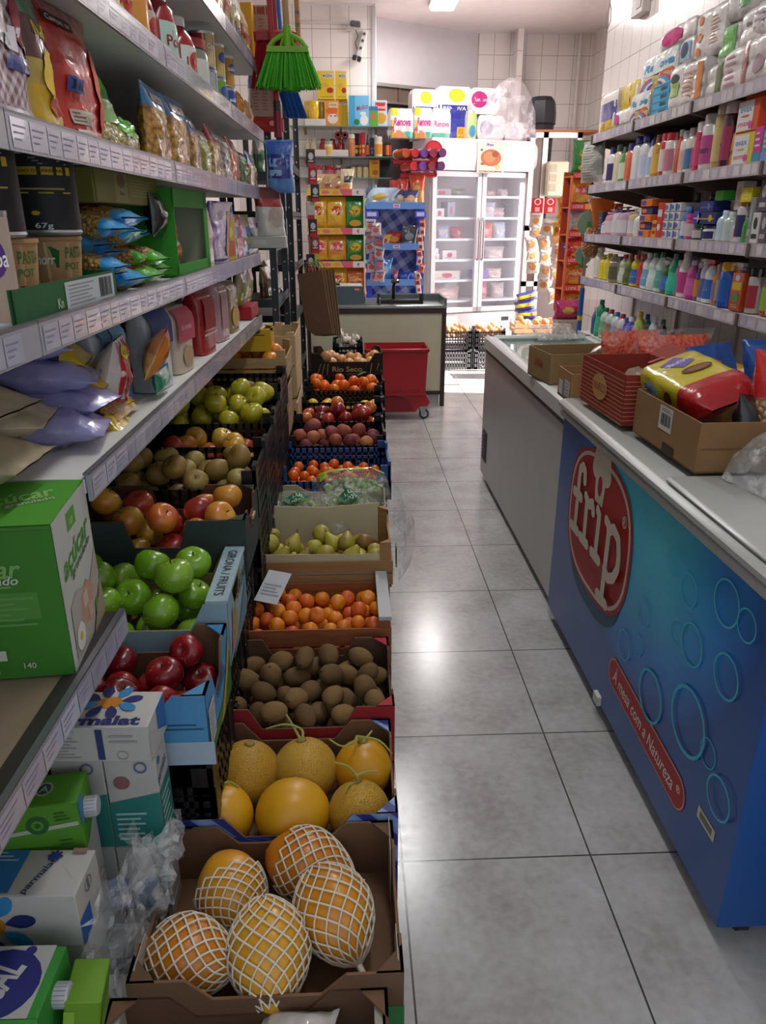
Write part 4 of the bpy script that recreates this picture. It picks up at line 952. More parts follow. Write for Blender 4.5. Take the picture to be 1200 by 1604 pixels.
# Rio Seco box
x,y=rc(4.56,4.86)
for k in range(4): tray('cardboard_tray','dark cardboard tray under the gold lettered tray, %s' % ['lowest of its stack','second from the bottom','third from the bottom','fourth from the bottom'][k],(x+.0,y,.001+k*.124),RW,.30,.1,.122,'1f1a16',BRD)
t=tray('cardboard_tray','black cardboard tray printed in gold letters with pale round fruit',(x,y,.50),RW,.30,.105,.155,'1c1713',BRD,a=.05,s=.03)
art(t,[('t','Rio Seco',.5,.40,.20,'b89c6a',{'w': .42,'b': .02}),('q',.5,.12,.75,.24,2,'7c6a4a')]+[('p',[(a,.0),(a+.012,0),(a+.012+c,.62),(a+c,.62)],'9c8658') for a,c in ((.05,.08),(.12,.06),(.2,.03),(.80,.04),(.86,.08))],lambda u,v,o: ((u-.5)*RW,-.001-o,v*.155),RW,.155)
heap(('onion','onion'),'onio',.031,18,(x-RW/2+.012,x+RW/2-.012,y+.01,y+.29),.56,41,'pale orange round fruit in the gold lettered tray','pale fruit in the gold lettered tray',1,tries=20)
# ---------------------------------------------------------------- left column (higher, under the shelf edge)
LX=-.265;LW=.42;lx=LX-LW/2
BLB='4f93c4'
def stackU(label,y,w,d,ztop,n,xx=lx,hh=None):
    hh=ztop/n;ow=['lowest of its stack','second from the bottom','third from the bottom','fourth from the bottom']
    for k in range(n): plastic_crate('black plastic crate under the %s, %s' % (label,ow[k]),(xx,y,.001+k*hh),w,d,hh-.002,PLK)
stackU('red apples',1.16,.30,.24,.455,3,lx+.055)
t=tray('cardboard_tray','light blue cardboard tray with cut corners holding dark red apples',(lx+.045,1.15,.458),.325,.26,.085,.15,BLB,BR,a=.06,s=.05)
art(t,[('r',.62,.1,.98,.9,'3f84bb'),('t','Naturland',.8,.6,.12,'1d3f6a',{'sh': .2})] if False else [('r',.0,.0,1,.34,'9fb4c4'),('q',.70,.5,.95,.62,2,'22567e')],lambda u,v,o: ((u-.5)*.345,-.001-o,v*.15),.325,.15)
art(t,[('r',.02,.03,.98,.22,'4e7a34'),('p',[(.45,.0),(.98,.0),(.98,.9),(.8,.5)],'b5a33a'),('p',[(.6,.0),(.98,.0),(.98,.6)],'3f6f34'),('r',.03,.20,.24,.75,'c3c9cb'),('q',.05,.24,.22,.7,6,'7f868c'),('q',.35,.5,.75,.8,3,'1f4f7c')],lambda u,v,o: (.325/2+o+.001,.26*u,v*.15),.26,.15,'side_print')
heap(APPLE,'red',.0375,15,(lx-.11,lx+.20,1.158,1.402),.465,60,'dark red apple in the light blue cardboard tray','dark red apples',.5,tries=60)
stackU('green apples',1.43,.36,.26,.495,3,lx+.01)
t=tray('cardboard_tray','pale blue cardboard tray with lettered side flap holding bright green apples',(lx,1.42,.497),LW,.28,.09,.15,'8fb0be','a08c5c',a=.05,s=.03)
b=MB();b.box(.165,.0,.150,.212,.285,.158,mat('9db8c0','card'));fp=b.build('side_flap',t,flat=True)
art(fp,[('t','GIRONA / FRUITS',.5,.5,.45,'20303a',{'w': .82,'r': 0})],lambda u,v,o: (.166+.046*v,.285*(1-u),.158+o),.285,.046,'lettering')
art(t,[('p',[(.1,.0),(.9,.0),(.9,.6),(.5,.2)],'5f8c9c'),('p',[(.05,.1),(.4,.1),(.2,.8)],'b58a8c'),('t','GIRONA',.7,.75,.2,'20303a'),('c',.3,.4,.12,.25,'9c9a6a')],lambda u,v,o: (LW/2+.001+o,.28*u,v*.15),.28,.15,'side_print')
heap(APPLE,'green',.0405,20,(lx-.20,lx+.16,1.428,1.692),.505,61,'bright green apple in the tray with lettered flap','bright green apples',.5,tries=60)
stackU('bicoloured apples',1.72,.38,.25,.565,4)
t=tray('cardboard_tray','dark green cardboard tray holding red and yellow apples',(lx,1.71,.567),LW+.01,.27,.085,.155,'33423e','5c3d2a',a=.14,s=.02)
b=MB();b.box(.212,.1,.10,.2165,.16,.125,mat('5b3a26','card'));b.box(.214,.12,.11,.222,.16,.118,mat('b59c78','card'));b.build('hand_hole',t,flat=True)
heap(APPLE,'mixed',.0385,23,(lx-.20,lx+.20,1.718,1.972),.575,62,'red and yellow apple in the dark green cardboard tray','red and yellow apples',.6,tries=60)
for (Y0,kind,m,r,n,zt,lab,key) in (
   (1.99,('russet_apple','apple'),'russ',.0375,24,.745,'russet apple in the black crate behind the dark tray','russet apples'),
   (2.28,APPLE,'mixed',.035,20,.745,'bicoloured apple in the crate behind the russet apples','mixed red apples'),
   (2.57,APPLE,'gold',.0385,22,.765,'golden yellow apple in the black crate lined with purple paper','golden apples'),
   (2.86,('pear','pear'),'roug',.034,18,.81,'brown pear in the black crate behind the golden apples','brown pears')):
    stackU(key,Y0,LW,.29,zt-.13,4)
    t=plastic_crate('black plastic crate holding the %s, topmost of its stack' % key,(lx,Y0,zt-.128),LW+.005,.295,.155,PLK,.55)
    if key == 'golden apples':
        b=MB();n=30;vs=[]
        for i in range(n+1): u=i/n;vs += [(-LW/2+.012+(LW-.024)*u,.009,.01),(-LW/2+.012+(LW-.024)*u,.004+.006*sin(i*1.7),.098+.006*sin(i*2.3))]
        b.add(vs,[(2*i,2*i+2,2*i+3,2*i+1) for i in range(n)],mat('312a6e','paper'));b.build('purple_liner',t)
    heap(kind,m,r,n,(lx-LW/2+.012,lx+LW/2-.012,Y0+.01,Y0+.285),zt-.118,70+n,lab,key+' in the black crate',.6 if kind[0] != 'pear' else 1.4,tries=50)
# wooden crates of oranges, tall pale crate sides
for k in range(3): wood_crate('pale wooden crate under the oranges, %s' % ['lowest of its stack','second from the bottom','third from the bottom'][k],(lx,3.17,.001+k*.255),LW,.33,.25,'a98a60',.85)
t=wood_crate('pale wooden crate full of oranges on top of its stack',(lx,3.16,.768),LW+.01,.34,.13,'a98f62',.75)
heap(('orange','orange'),'oran2',.037,22,(lx-LW/2+.012,lx+LW/2-.012,3.17,3.49),.778,90,'pale orange in the wooden crate below the yellow box','oranges in the wooden crate',.7)
for k in range(3): wood_crate('pale tall wooden crate beside the aisle past the oranges, %s' % ['lowest of its stack','second of its stack','top of its stack'][k],(-.31,3.52,.001+k*.31),.13,.40,.30,'c0a67a',.95)
t=tray('cardboard_tray','yellow cardboard display tray on top of the oranges',(lx+.03,3.22,.885),.24,.17,.07,.09,'c29a18','b08a20',a=.03,s=.02)
art(t,[('t','CUT',.12,.35,.3,'1b1a14',{'sh': .2}),('q',.6,.7,.9,.8,1,'3a3010')],lambda u,v,o: ((u-.5)*.24,-.001-o,v*.09),.24,.09)
# ============================================================ LEFT SHELF GOODS
RZL=PI/2+UA
def onL(o,Yc,z,label,depth=0,dx=.03,rz=0,group=None,rx=0):
    """stand a product on the left unit: Yc along the unit, front dx behind the rail"""
    o.location=(XL(Yc)-dx-depth/2,Yc,z);o.rotation_euler=(0,0,RZL+rz) if not rx else (Matrix.Rotation(RZL+rz,4,'Z') @ Matrix.Rotation(rx,4,'X')).to_euler()
    o['label']=label
    if group: o['group']=group
    return o
def span(p0,p1,z,off=-.04): a,b_=yl(p0,z,off),yl(p1,z,off);return (a+b_)/2,abs(b_-a)
B=lambda h: mat(h,'bag')
z2=SZ['s2'];z3=SZ['s3'];z4=SZ['s4'];z1=SZ['s1'];z0=SZ['s0']
# ---- second shelf from the top of frame (rice, pasta)
yc,w=span(-45,66,z2);pl=checks('6a3444','c9bfc6',55,rot=.785);_mc[('plaid',)]=pl
onL(pouch('bag_of_rice','rice bag',w,.245,.07,[(.1,pl),(.6,pl),(.86,pl),(1,pl)],[('r',.04,.42,.62,.93,'b9b4b4','bag'),('c',.42,.72,.2,.14,'ccc7c0'),('c',.34,.88,.14,.07,'3b4f9c'),('c',.84,.58,.17,.16,'8c2030'),('t',"d'a",.72,.47,.13,'e8dfe6',{'w': .46,'b': .03}),('r',.5,.30,.98,.38,'2f3f86','bag'),('r',.04,.03,.98,.09,'b9b9c4','bag')],1,True),yc,z2,'large plaid maroon and white rice bag at the near end of the pasta shelf',.07)
yc,w=span(66,96,z2)
onL(pouch('bag_of_rice','rice bag',w+.04,.215,.06,[(.35,B('c9a21c')),(.5,B('b59a4a')),(.78,B('5a3433')),(1,B('4b7c5c'))],[('t','INDA',.55,.70,.09,'e0c52e',{'w': .7,'b': .02}),('c',.5,.42,.28,.16,'d9b526'),('c',.55,.22,.22,.08,'a8452c')],2,True),yc+.01,z2,'yellow and brown rice bag beside the plaid bag',.06,.035,.1)
yc,w=span(98,172,z2)
o=onL(pouch('bag_of_rice','rice bag',w*.98,.215,.075,[(.35,B('b32a1c')),(.9,B('ab1f17')),(1,B('8f1712'))],[('r',.10,.84,.56,.91,'2a1512'),('t','Cambonito',.33,.875,.035,'d8c9b8',{'w': .38}),('r',.16,.38,.44,.49,'39488c'),('b',.18,.40,.42,.47),('r',.18,.14,.50,.25,'b9a99c'),('q',.2,.15,.48,.24,3,'7a6358'),('r',.2,.04,.5,.10,'d8d0c8'),('c',.82,.45,.16,.34,'c9573c')],3,True),yc,z2,'bright red rice bag with white barcode label',.075,.03,-.05)
for k,(p0,p1,h,dx,rz,rx,lab) in enumerate(((172,214,.19,.05,-.2,-.25,'green and clear bag of dried pasta leaning behind another'),(196,238,.10,.02,.1,-.55,'green and clear bag of pasta slumped low at the shelf front'))):
    yc,w=span(p0,p1,z2);onL(pouch('bag_of_pasta','pasta bag',w*.95,h,.07,[(.4,food('b3a56a','6f6a3c',50)),(.5,food('b3a56a','6f6a3c',50)),(1,B('4fae1f'))],[('c',.5,.75,.3,.12,'6cc436'),('r',.1,.3,.9,.5,'57b326','bag')],4+k,k == 0,.01),yc,z2,lab,.07,dx,rz,None,rx)
for k,(p0,p1,c1,c2,top,h,txt,lab) in enumerate((
   (240,273,'b8862e','7c5418','2f83b8',.20,'pasta','bag of fusilli pasta with a blue top and blue edge'),
   (273,300,'bd8c34','805a1c','3a78b0',.205,'pasta','bag of golden spiral pasta with blue and white stripe'),
   (300,318,'a87c2e','70501c','2c6ea8',.18,'pasta','narrow bag of short pasta with a blue edge'),
   (318,331,'6c8c2c','8f7f34','b9b9a0',.155,'','slim green bag of pasta'),
   (331,352,'b3903a','7a5a20','a81f22',.185,'cuc','bag of pasta with a bright red top'),
   (352,362,'b7b0a8','5a5250','8d8d90',.175,'','silver foil bag'),
   (362,378,'d0601a','b34c12','c9561a',.185,'','tall orange snack bag'),
   (378,390,'3f7d34','2d5c28','4f9c3a',.155,'bio','green narrow packet'),
   (390,406,'5a3b22','b59a5a','3a6ab0',.175,'','brown patterned packet'))):
    yc,w=span(p0,p1,z2);h *= .88
    onL(pouch('bag_of_pasta','pasta bag',max(w*1.04,.07),h,.055,[(.06,B('c9ccd4')),(.72,food(c1,c2,34)),(1,B(top))],[('p',[(.82,.05),(.97,.05),(.95,.9),(.86,.9)],top),('r',.2,.80,.8,.9,'d9d9d6','bag')]+([('t',txt,.5,.85,.05,'9a1f1f')] if txt else []),10+k,True,.006),yc,z2,lab+' on the pasta shelf',.055,.03,.04*(-1)**k)
yc,w=span(205,235,z2+.12);onL(pouch('bag_of_sugar','bag',.2,.215,.07,[(.8,B('5b4c44')),(1,B('1f6d9c'))],(),31,True),yc+.05,z2,'dark bag with teal blue top behind the green pasta bags',.07,.16)
# ---- upper shelf s1 : jars, tomato, tins
for k,(p0,p1,kind,h,c,cap,lab,txt,desc) in enumerate((
   (165,192,'jar',.15,'c08a3a','b0772c','c9b48c','maio','glass jar of beige sauce nearest on the tomato shelf'),
   (192,214,'jar',.17,'b58436','d0702a','d8a862','mel','glass jar with amber contents beside the beige sauce'),
   (214,236,'jar',.185,'9c6a20','c9571c','c98a3c','','jar of golden spice with orange label'),
   (236,252,'slim',.165,'7c1c1c','b0b0b0','b7aca0','Polpa','slim red and white tomato carton bottle'),
   (252,290,'squeeze',.19,'94232a','e0dedc','a9c0b8','Polpa','large red tomato pulp bottle with mozzarella picture'),
   (290,312,'slim',.17,'9a2a28','d8d4d0','c9cfc8','P','tomato pulp pack with basil leaf'),
   (312,330,'jar',.15,'7a8478','9a1f22','c9cfc6','','clear jar with red lid and leafy label'))):
    yc,w=span(p0,p1,z1);onL(bottle('tomato_jar' if 'tomato' in desc else 'sauce_jar','jar',kind,min(w,.12),h,c,cap,lab,.85,txt or None,tc='8c1f22',lab2='b03a2c' if k % 2 else None),yc,z1,desc+' on the topmost crowded left shelf' if k not in (0,2) else desc+', upper left shelf',.09,.03)
TI=[(330,345,0,'a3161c','c9b48a','Compal','dark red tin with white lettering standing above a black tin'),(331,346,1,'17181c','a7aab0','','black tin with silver lid at the bottom of the pair'),
      (347,358,0,'5c7c2c','c9b06a','','green tin of chickpeas stacked on another tin'),(347,358,1,'2b4f96','6fa83c','','blue and green tin at the bottom of its pair'),
      (358,376,0,'6fa13c','c98a3c','saldo','green and orange tin of vegetables on the top row'),(358,376,1,'7fa84c','2f4f9c','saldo','green tin with blue label on the bottom row')]
for p0,p1,k,c,l2,txt,lab in TI:
    yc,w=span(p0,p1,z1);hh=.098 if k else .105;onL(can('food_tin',.088,hh,c,l2,txt or None,lab2='3a55a8' if 'green' in lab else None),yc,z1+(0 if k else .1),lab+' on the topmost left shelf',.088,.03,-.3)
for k,(p0,p1) in enumerate(((375,388),(388,400))):
    yc,w=span(p0,p1,z1);onL(pouch('snack_packet','packet',.1,.12,.05,[(1,B(['c97a1c','b08a5a'][k]))],(),50+k),yc,z1,['orange packet','tan packet'][k]+' past the green tins at the end of the shelf',.05)
# ---- top shelf s0
for k,(p0,p1,c,c2,h,lab) in enumerate(((338,352,'c99a3c','b06a34',.2,'pack of pasta with an orange sunset window'),(352,362,'a98454','a03a2c',.2,'tall pack of spaghetti in clear film'),(362,370,'8c8a5c','b9a878',.2,'grey green pack of spaghetti'),(370,378,'6a7c74','b9a070',.19,'slim clear pack of noodles'),(378,386,'b08c50','8c3a34',.19,'beige rolled noodle pack with dark red bands'),(386,396,'b99a5c','9c4a3c',.18,'beige noodle pack last on its shelf'))):
    yc,w=span(p0,p1,z0);onL(pouch('bag_of_pasta','pasta bag',max(.08,w),h+.02,.05,[(.3,B(c2)),(.8,B(c)),(1,B('c9c4b8'))],[('r',.1,.4,.9,.6,c2,'bag')],60+k,True),yc,z0,lab+' on the highest left shelf',.05)
for k,(y,z,c) in enumerate(((3.9,2.03,'c9920c'),(3.98,2.03,'c48a10'))):
    onL(carton('cereal_box','box',.09,.05,.25,c,[('r',.1,.55,.9,.8,'b57c08')]),y,z,'tall yellow box %s at the far end of the top left shelf' % ['nearer the camera','farther from the camera'][k],.05,.02)
# cream cartons with red bases, two tiers at the end of the unit
for tier,(z,py) in enumerate(((2.0,75),(1.77,175))):
    q=at(393,[98,205][tier],Y=3.95);zz=q.z
    for i in range(3):
        x=at(399+i*14,100,Y=3.95).x;o=carton('cream_carton','carton',.043,.06,.165,'b79f92',[('r',.1,.78,.9,.95,'9c4a40'),('q',.2,.15,.8,.7,7,'9a7a6c')],top=[('r',.1,.1,.9,.9,'a9a29c')])
        o.location=(x,3.96+.001*i,zz+.055);o['label']='tall beige carton standing in the %s red tray, %s of three' % (['upper','lower'][tier],['leftmost','middle','rightmost'][i]);o['group']='beige cartons in red trays'
    o=carton('display_tray','tray',.155,.08,.053,'b3201d',[('c',.7,.55,.1,.2,'d8b0a8'),('q',.1,.3,.5,.7,3,'c9584c')]);o.location=(at(413,100,Y=3.95).x,3.96,zz);o['label']='red cardboard tray under the %s beige cartons' % ['upper','lower'][tier]
# ---- third shelf s3 : tins, knorr pots, pasta pile, green box
bk='131418'
def blacktin(yc,w,h,label):
    r=can('food_tin',w,h,bk,None,None,'b9bcc0',None,extra=[('r',.30,.70,.62,.80,'b8981c'),('t','MODO DE PREPARO',.46,.75,.04,'2b2610',{'w': .27}),('q',.34,.82,.6,.96,4,'8d8f96'),('p',[(.16,.90),(.20,.96),(.25,.9),(.23,.86),(.18,.86)],'7d8089'),('c',.33,.60,.02,.045,'b8981c'),('c',.34,.38,.02,.045,'b8981c'),('c',.42,.22,.02,.03,'b8981c'),('r',.22,.06,.32,.32,'9a9ca2'),('b',.23,.08,.31,.30),('q',.36,.45,.6,.55,2,'9a8a3c'),('t','67g',.45,.06,.07,'c9ccd2',{'w': .08})])
    return onL(r,yc,z3+.115,label,w,.02,-1.0)
blacktin(span(-40,92,z3)[0]+.012,.125,.135,'large black tin with yellow band nearest on the third left shelf')
blacktin(span(96,148,z3)[0]+.005,.108,.135,'second black tin with yellow band, right of the larger one')
for k,(p0,p1,nm,cc) in enumerate(((12,112,'BOLONHESA','7c1f2c'),(110,154,"MAC'N CHEESE",'c98a5c'))):
    yc,w=span(p0,p1,z3);R=.055
    r=thing('pasta_pot','','pasta pot');b=MB();b.lathe([(R*.82,0),(R*.95,.06),(R,.085),(R*1.04,.086),(R*1.04,.092),(0,.092)],mat('b08a5e','paper'),28);b.build('paper_cup',r)
    def fm(u,v,o,R=R): a=-PI/2+(u-.5)*2*PI;q=R*(.82+.16*v)+.001+o;return (q*cos(a),q*sin(a),.085*v)
    art(r,[('r',.2,.0,.8,.30,cc),('r',.2,.3,.8,.98,'c09c70'),('p',[(.34,.45),(.50,.5),(.51,.82),(.47,.90),(.35,.84)],'1c6a2c'),('t','Knorr',.425,.66,.2,'e4e8e0',{'w': .12,'sh': .3}),('t','PASTA',.60,.78,.22,'2f6d2c',{'w': .12}),('t','POT',.58,.52,.14,'2f6d2c'),('t',nm,.52,.15,.15,'e8dccf',{'w': .26})],fm,2*PI*R,.085)
    onL(r,yc,z3+.02,['pasta pot with dark red band marked BOLONHESA in the green tray','pasta pot with tan band in the green tray, right of BOLONHESA'][k],.11,.035,-.95)
yc,w=span(18,178,z3,-.02)
t=thing('display_tray','dark green cardboard tray with a white barcode label under the pasta pots','tray');gp=mat('1b5c2c','card')
b=MB();b.box(-w/2,0,0,w/2,.15,.004,gp);b.box(-w/2,0,0,w/2,.003,.05,gp);b.box(-w/2,.147,0,w/2,.15,.05,gp);b.box(-w/2,0,0,-w/2+.003,.15,.05,gp);b.box(w/2-.003,0,0,w/2,.15,.05,gp);b.build('tray_body',t,flat=True)
art(t,[('r',.42,.08,.96,.92,'b9c2c4'),('q',.45,.15,.72,.85,6,'8a9096'),('b',.78,.2,.93,.85),('t','Kn',.36,.35,.3,'b9d0b9')],lambda u,v,o: ((u-.5)*w,-o,v*.05),w,.05)
onL(t,yc,z3,t['label'],0,.012)
onL(can('food_tin',.075,.15,'a99a8c','b5a190','Cooa','b9bcc0','5a2f86'),yl(5,z3)-.0,z3,'white tin with a purple spot cut off by the left edge of view',.075,.012,-.9)
yc,w=span(168,262,z3+.15);o=carton('biscuit_box','box',w*1.0,.1,.065,'6c6a26',[('r',.02,.05,.98,.95,'75732c'),('r',.28,.05,.46,.95,'8a8640'),('c',.37,.72,.06,.22,'6a4a2c'),('q',.5,.25,.95,.85,6,'8f8b4a'),('t','Olivas',.37,.35,.14,'5a2f1c')]);onL(o,yc,z3+.17,'flat olive green box resting on top of the blue pasta bags',.1,.06)
rr=random.Random(9);k=0
for row,(n,pa,pb) in enumerate(((4,165,262),(4,160,250),(3,168,240),(3,170,232))):
    for i in range(n):
        yc=span(pa+(pb-pa)*i/n,pa+(pb-pa)*(i+1)/n,z3)[0];zz=z3+.024+row*.038
        gr=(row < 2 and i >= 2);key='pp%d' % ((k) % 4)+('g' if gr else 'b')
        def mk(gr=gr,k=k): return pouch('bag_of_pasta','pasta bag',.105,.17,.052,[(.14,B('2f8fd0')),(.30,B('5ab4e2') if not gr else B('4fae2c')),(.82,food('b8934a','7c5a24',55)),(1,B('3b9bd8') if not gr else B('55ae30'))],[('r',.05,.3,.95,.5,'2a78b8' if not gr else '7a9c3c','bag'),('r',.3,.33,.7,.45,'c9d3dc','bag')],70+k,False,.006)
        o=place(key,mk,(XL(yc)-.165+rr.uniform(-.03,.03),yc+.03,zz),0,'clear and %s pasta bag in the pile' % ('green' if gr else 'sky blue'),'pile of pasta bags on the third left shelf')
        o.rotation_euler=(Matrix.Rotation(RZL+rr.uniform(-.25,.25),4,'Z') @ Matrix.Rotation(-PI/2+rr.uniform(-.12,.12)+PI,4,'X')).to_euler();o.location.x -= .03;k += 1
        o.location.z += .0
onL(carton('biscuit_box','box',.1,.1,.06,'b8951c',[('t','G',.5,.5,.5,'a03018')]),span(228,246,z3+.12)[0],z3+.165,'yellow box with red letter G behind the pasta pile',.1,.15)
o=pouch('net_bag','bag',.1,.1,.05,[(1,mat('14181a','bag'))],(),91);onL(o,span(256,270,z3)[0],z3+.10,'black crumpled bag end above the blue pasta bags',.05,.03)
yc,w=span(268,322,z3)
t=thing('display_box','tall bright green open display box holding round packs','box');gb=mat('2f8c22','card');ww,hh,dd=w*.95,.215,.16
b=MB();b.box(-ww/2,0,0,ww/2,dd,.005,gb);b.box(ww/2-.006,0,0,ww/2,dd,hh,mat('b9b59c','card'));b.box(-ww/2,0,0,-ww/2+.005,dd,hh,gb);b.box(-ww/2,dd-.004,0,ww/2,dd,hh,gb);b.box(-ww/2,0,hh-.045,ww/2,.004,hh,gb);b.box(-ww/2,0,0,ww/2,.004,.03,gb);b.box(ww/2-.05,0,0,ww/2,.004,hh,gb);b.build('box_body',t,flat=True);onL(t,yc,z3,t['label'],0,.02)
for i,(dy,zz,c,nm) in enumerate(((-.05,.05,'7a4a34','brown'),(-.01,.05,'a08c84','pinkish'),(-.04,.10,'5e3a30','dark brown'))):
    onL(pouch('snack_packet','packet',.07,.1,.04,[(1,B(c))],[('c',.5,.5,.3,.2,'b0683c')],100+i),yc+dy,z3+.006+zz-.05,nm+' packet inside the tall green display box',.04,.06)
for k,(p0,p1,kind,h,c,c2,lab) in enumerate((
   (322,333,'bag',.19,'b9a89c','d0c8c0','column of white marshmallow packets beside the green box'),
   (333,357,'bag',.20,'49308c','3b2474','deep purple bag with gold stripe, leaning'),
   (353,364,'box',.15,'c99c1c','b5551c','narrow yellow box with a brown picture'),
   (360,370,'bag',.185,'2f86ac','57a9c8','teal blue slim bag'),
   (368,378,'bag',.16,'a02c34','a85a7c','red and pink bag'),
   (376,386,'bag',.15,'b57c98','b9b3c4','pink and clear bag'),
   (384,392,'bag',.16,'9ca63c','4d6a9c','lime and blue bag'),
   (392,402,'bag',.15,'3b5f9c','a8a49c','blue striped bag'))):
    yc,w=span(p0,p1,z3)
    if kind == 'box': o=carton('biscuit_box','box',w,.05,h,c,[('r',.1,.1,.9,.45,c2),('c',.5,.65,.3,.12,'e0c05a')])
    else: o=pouch('sweet_bag','bag',max(w*1.05,.06),h,.05,[(.3,B(c2)),(1,B(c))],[('r',.65,.1,.75,.85,'c09a5c')] if k == 1 else [('c',.5,.6,.32,.14,c2)],110+k,True,0,.35 if k == 1 else .1)
    onL(o,yc,z3,lab+' on the third left shelf',.05,.03,-.1)
o=carton('cardboard_tray','tray',.17,.1,.05,'a9aca4',[('r',.15,.3,.5,.7,'b9bdb6')]);o.location=(at(420,388,Y=3.62).x,3.6,at(420,388,Y=3.62).z);o['label']='small grey cardboard tray against the dark post, white bag above it'
o=pouch('flour_bag','bag',.15,.2,.08,[(.6,B('c4c2bc')),(.8,B('a03a34')),(1,B('5c2b28'))],[('c',.5,.4,.25,.2,'b0a698')],130,True,0,-.15);o.location=(at(424,352,Y=3.6).x,3.63,at(420,388,Y=3.62).z+.051);o.rotation_euler=(0,0,.7);o['label']='white slumping bag with red top sitting in the small grey tray'
# ---- fourth shelf s4
BG=B('a39a80');
for i,(p,zz,dx,c) in enumerate(((30,.16,.10,'ab9f80'),(20,.10,.05,'a99c7c'),(48,.06,.05,'b0a488'),(25,.02,.03,'a3977a'))):
    def mk(i=i): return pouch('bag_of_rice','rice bag',.15,.22,.075,[(1,film('d8cca8',.55,.15,20) if False else B('a99d80'))],[('r',.2,.35,.8,.5,'c07a1c','bag'),('c',.6,.3,.1,.06,'39404a'),('r',.15,.55,.7,.6,'b8863c','bag')],140+i,False,.002)
    o=place('rice%d' % (i % 2),mk,(XL(1.1)-.2,yl(p,z4+zz)+.09,z4+zz+.035),0,'clear bag of pale grain with orange label, '+['topmost of its stack','second of its stack','third of its stack','lowest of its stack'][i],'bags of pale grain at the near end of the fourth shelf')
    o.rotation_euler=(Matrix.Rotation(RZL+[.1,-.15,.2,0][i],4,'Z') @ Matrix.Rotation(PI/2,4,'X')).to_euler();o.location.x=XL(1.1)-dx*.4-.245
for i,(p,zz,dx) in enumerate(((88,.165,.14),(112,.105,.05),(135,.055,.02),(108,.02,.0))):
    def mk(i=i): return pouch('bag_of_flour','flour bag',.135,.185,.065,[(1,B('9a97c8'))],[('c',.5,.62,.28,.07,'c9c6d4'),('p',[(.3,.52),(.5,.60),(.7,.52),(.5,.56)],'1f5a34')],150+i,False)
    o=place('lav%d' % (i % 2),mk,(0,0,0),0,'shiny lavender bag, '+['topmost of its stack','second of its stack','third of its stack','lowest of its stack'][i],'lavender bags on the fourth left shelf')
    o.location=(XL(1.4)-dx*.4-.205,yl(p,z4+zz)+.13,z4+zz+.03);o.rotation_euler=(Matrix.Rotation(RZL+[.5,.25,-.1,.2][i],4,'Z') @ Matrix.Rotation(PI/2+.1,4,'X')).to_euler()
for i,(p,zz,dx,lab) in enumerate(((120,.165,.12,'topmost, its yellow top leaning out'),(150,.11,.08,'middle of its pile'),(180,.05,.06,'lying near the shelf front'),(165,.012,.02,'flattened under the others'))):
    def mk(i=i): return pouch('bag_of_popcorn_maize','maize bag',.13,.21,.07,[(.22,B('c9a51c')),(.78,B('22315e')),(1,B('cfae20'))],[('t','MAIZ',.5,.55,.12,'c9c9c4',{'w': .8,'b': .03}),('r',.1,.40,.9,.44,'b9b9b0'),('c',.3,.32,.15,.05,'c9a51c'),('r',.05,.86,.95,.89,'2a2a24')],160+i,False,.004)
    o=place('maiz%d' % (i % 2),mk,(0,0,0),0,'yellow and navy bag of maize, '+lab,'yellow and navy maize bags on the fourth left shelf')
    o.location=(XL(1.5)-dx*.4-.225,yl(p,z4+zz)+.12,z4+zz+.03);o.rotation_euler=(Matrix.Rotation(RZL+[.2,.1,-.2,.1][i],4,'Z') @ Matrix.Rotation(PI/2+.25,4,'X')).to_euler()
def stripebag(): return pouch('bag_of_peanuts','peanut bag',.13,.15,.07,[(.2,food('b57a2c','7c4a18',90)),(1,B('c9bcb4'))],[('r',.08+i*.2,.2,.18+i*.2,.98,'b01f2c','bag') for i in range(5)]+[('c',.35,.86,.22,.08,'c9b51c'),('t','FRITOS',.35,.86,.05,'2f5c2c'),('r',.7,.2,.98,.6,'c9801c','bag')],170,True,.004)
onL(stripebag(),span(178,222,z4)[0],z4+.03,'red and white striped bag of roasted peanuts on the fourth left shelf',.07,.05,.15,None,.3)
onL(pouch('bag_of_sweets','bag',.13,.12,.05,[(.5,B('c99a5c')),(1,B('b5744a'))],[('c',.5,.5,.34,.22,'d07a1c'),('r',.0,.0,.3,.9,'d8802c','bag')],171,False),span(222,262,z4)[0],z4+.055,'clear bag with a round orange picture beside the striped peanuts',.05,.03,.2,None,.5)
onL(pouch('bag_of_sweets','bag',.12,.05,.03,[(1,B('2f8c6a'))],(),172),span(235,262,z4)[0],z4+.012,'crumpled teal green packet under the orange picture bag',.03,.015)
onL(pouch('bag_of_crisps','bag',.15,.12,.05,[(1,B('b08f4c'))],[('r',.1,.3,.9,.6,'c9a81c','bag')],173),span(200,230,z4)[0]-.04,z4+.01,'golden beige bag lying low at the front of the fourth left shelf',.05,.02,0,None,-1.0)
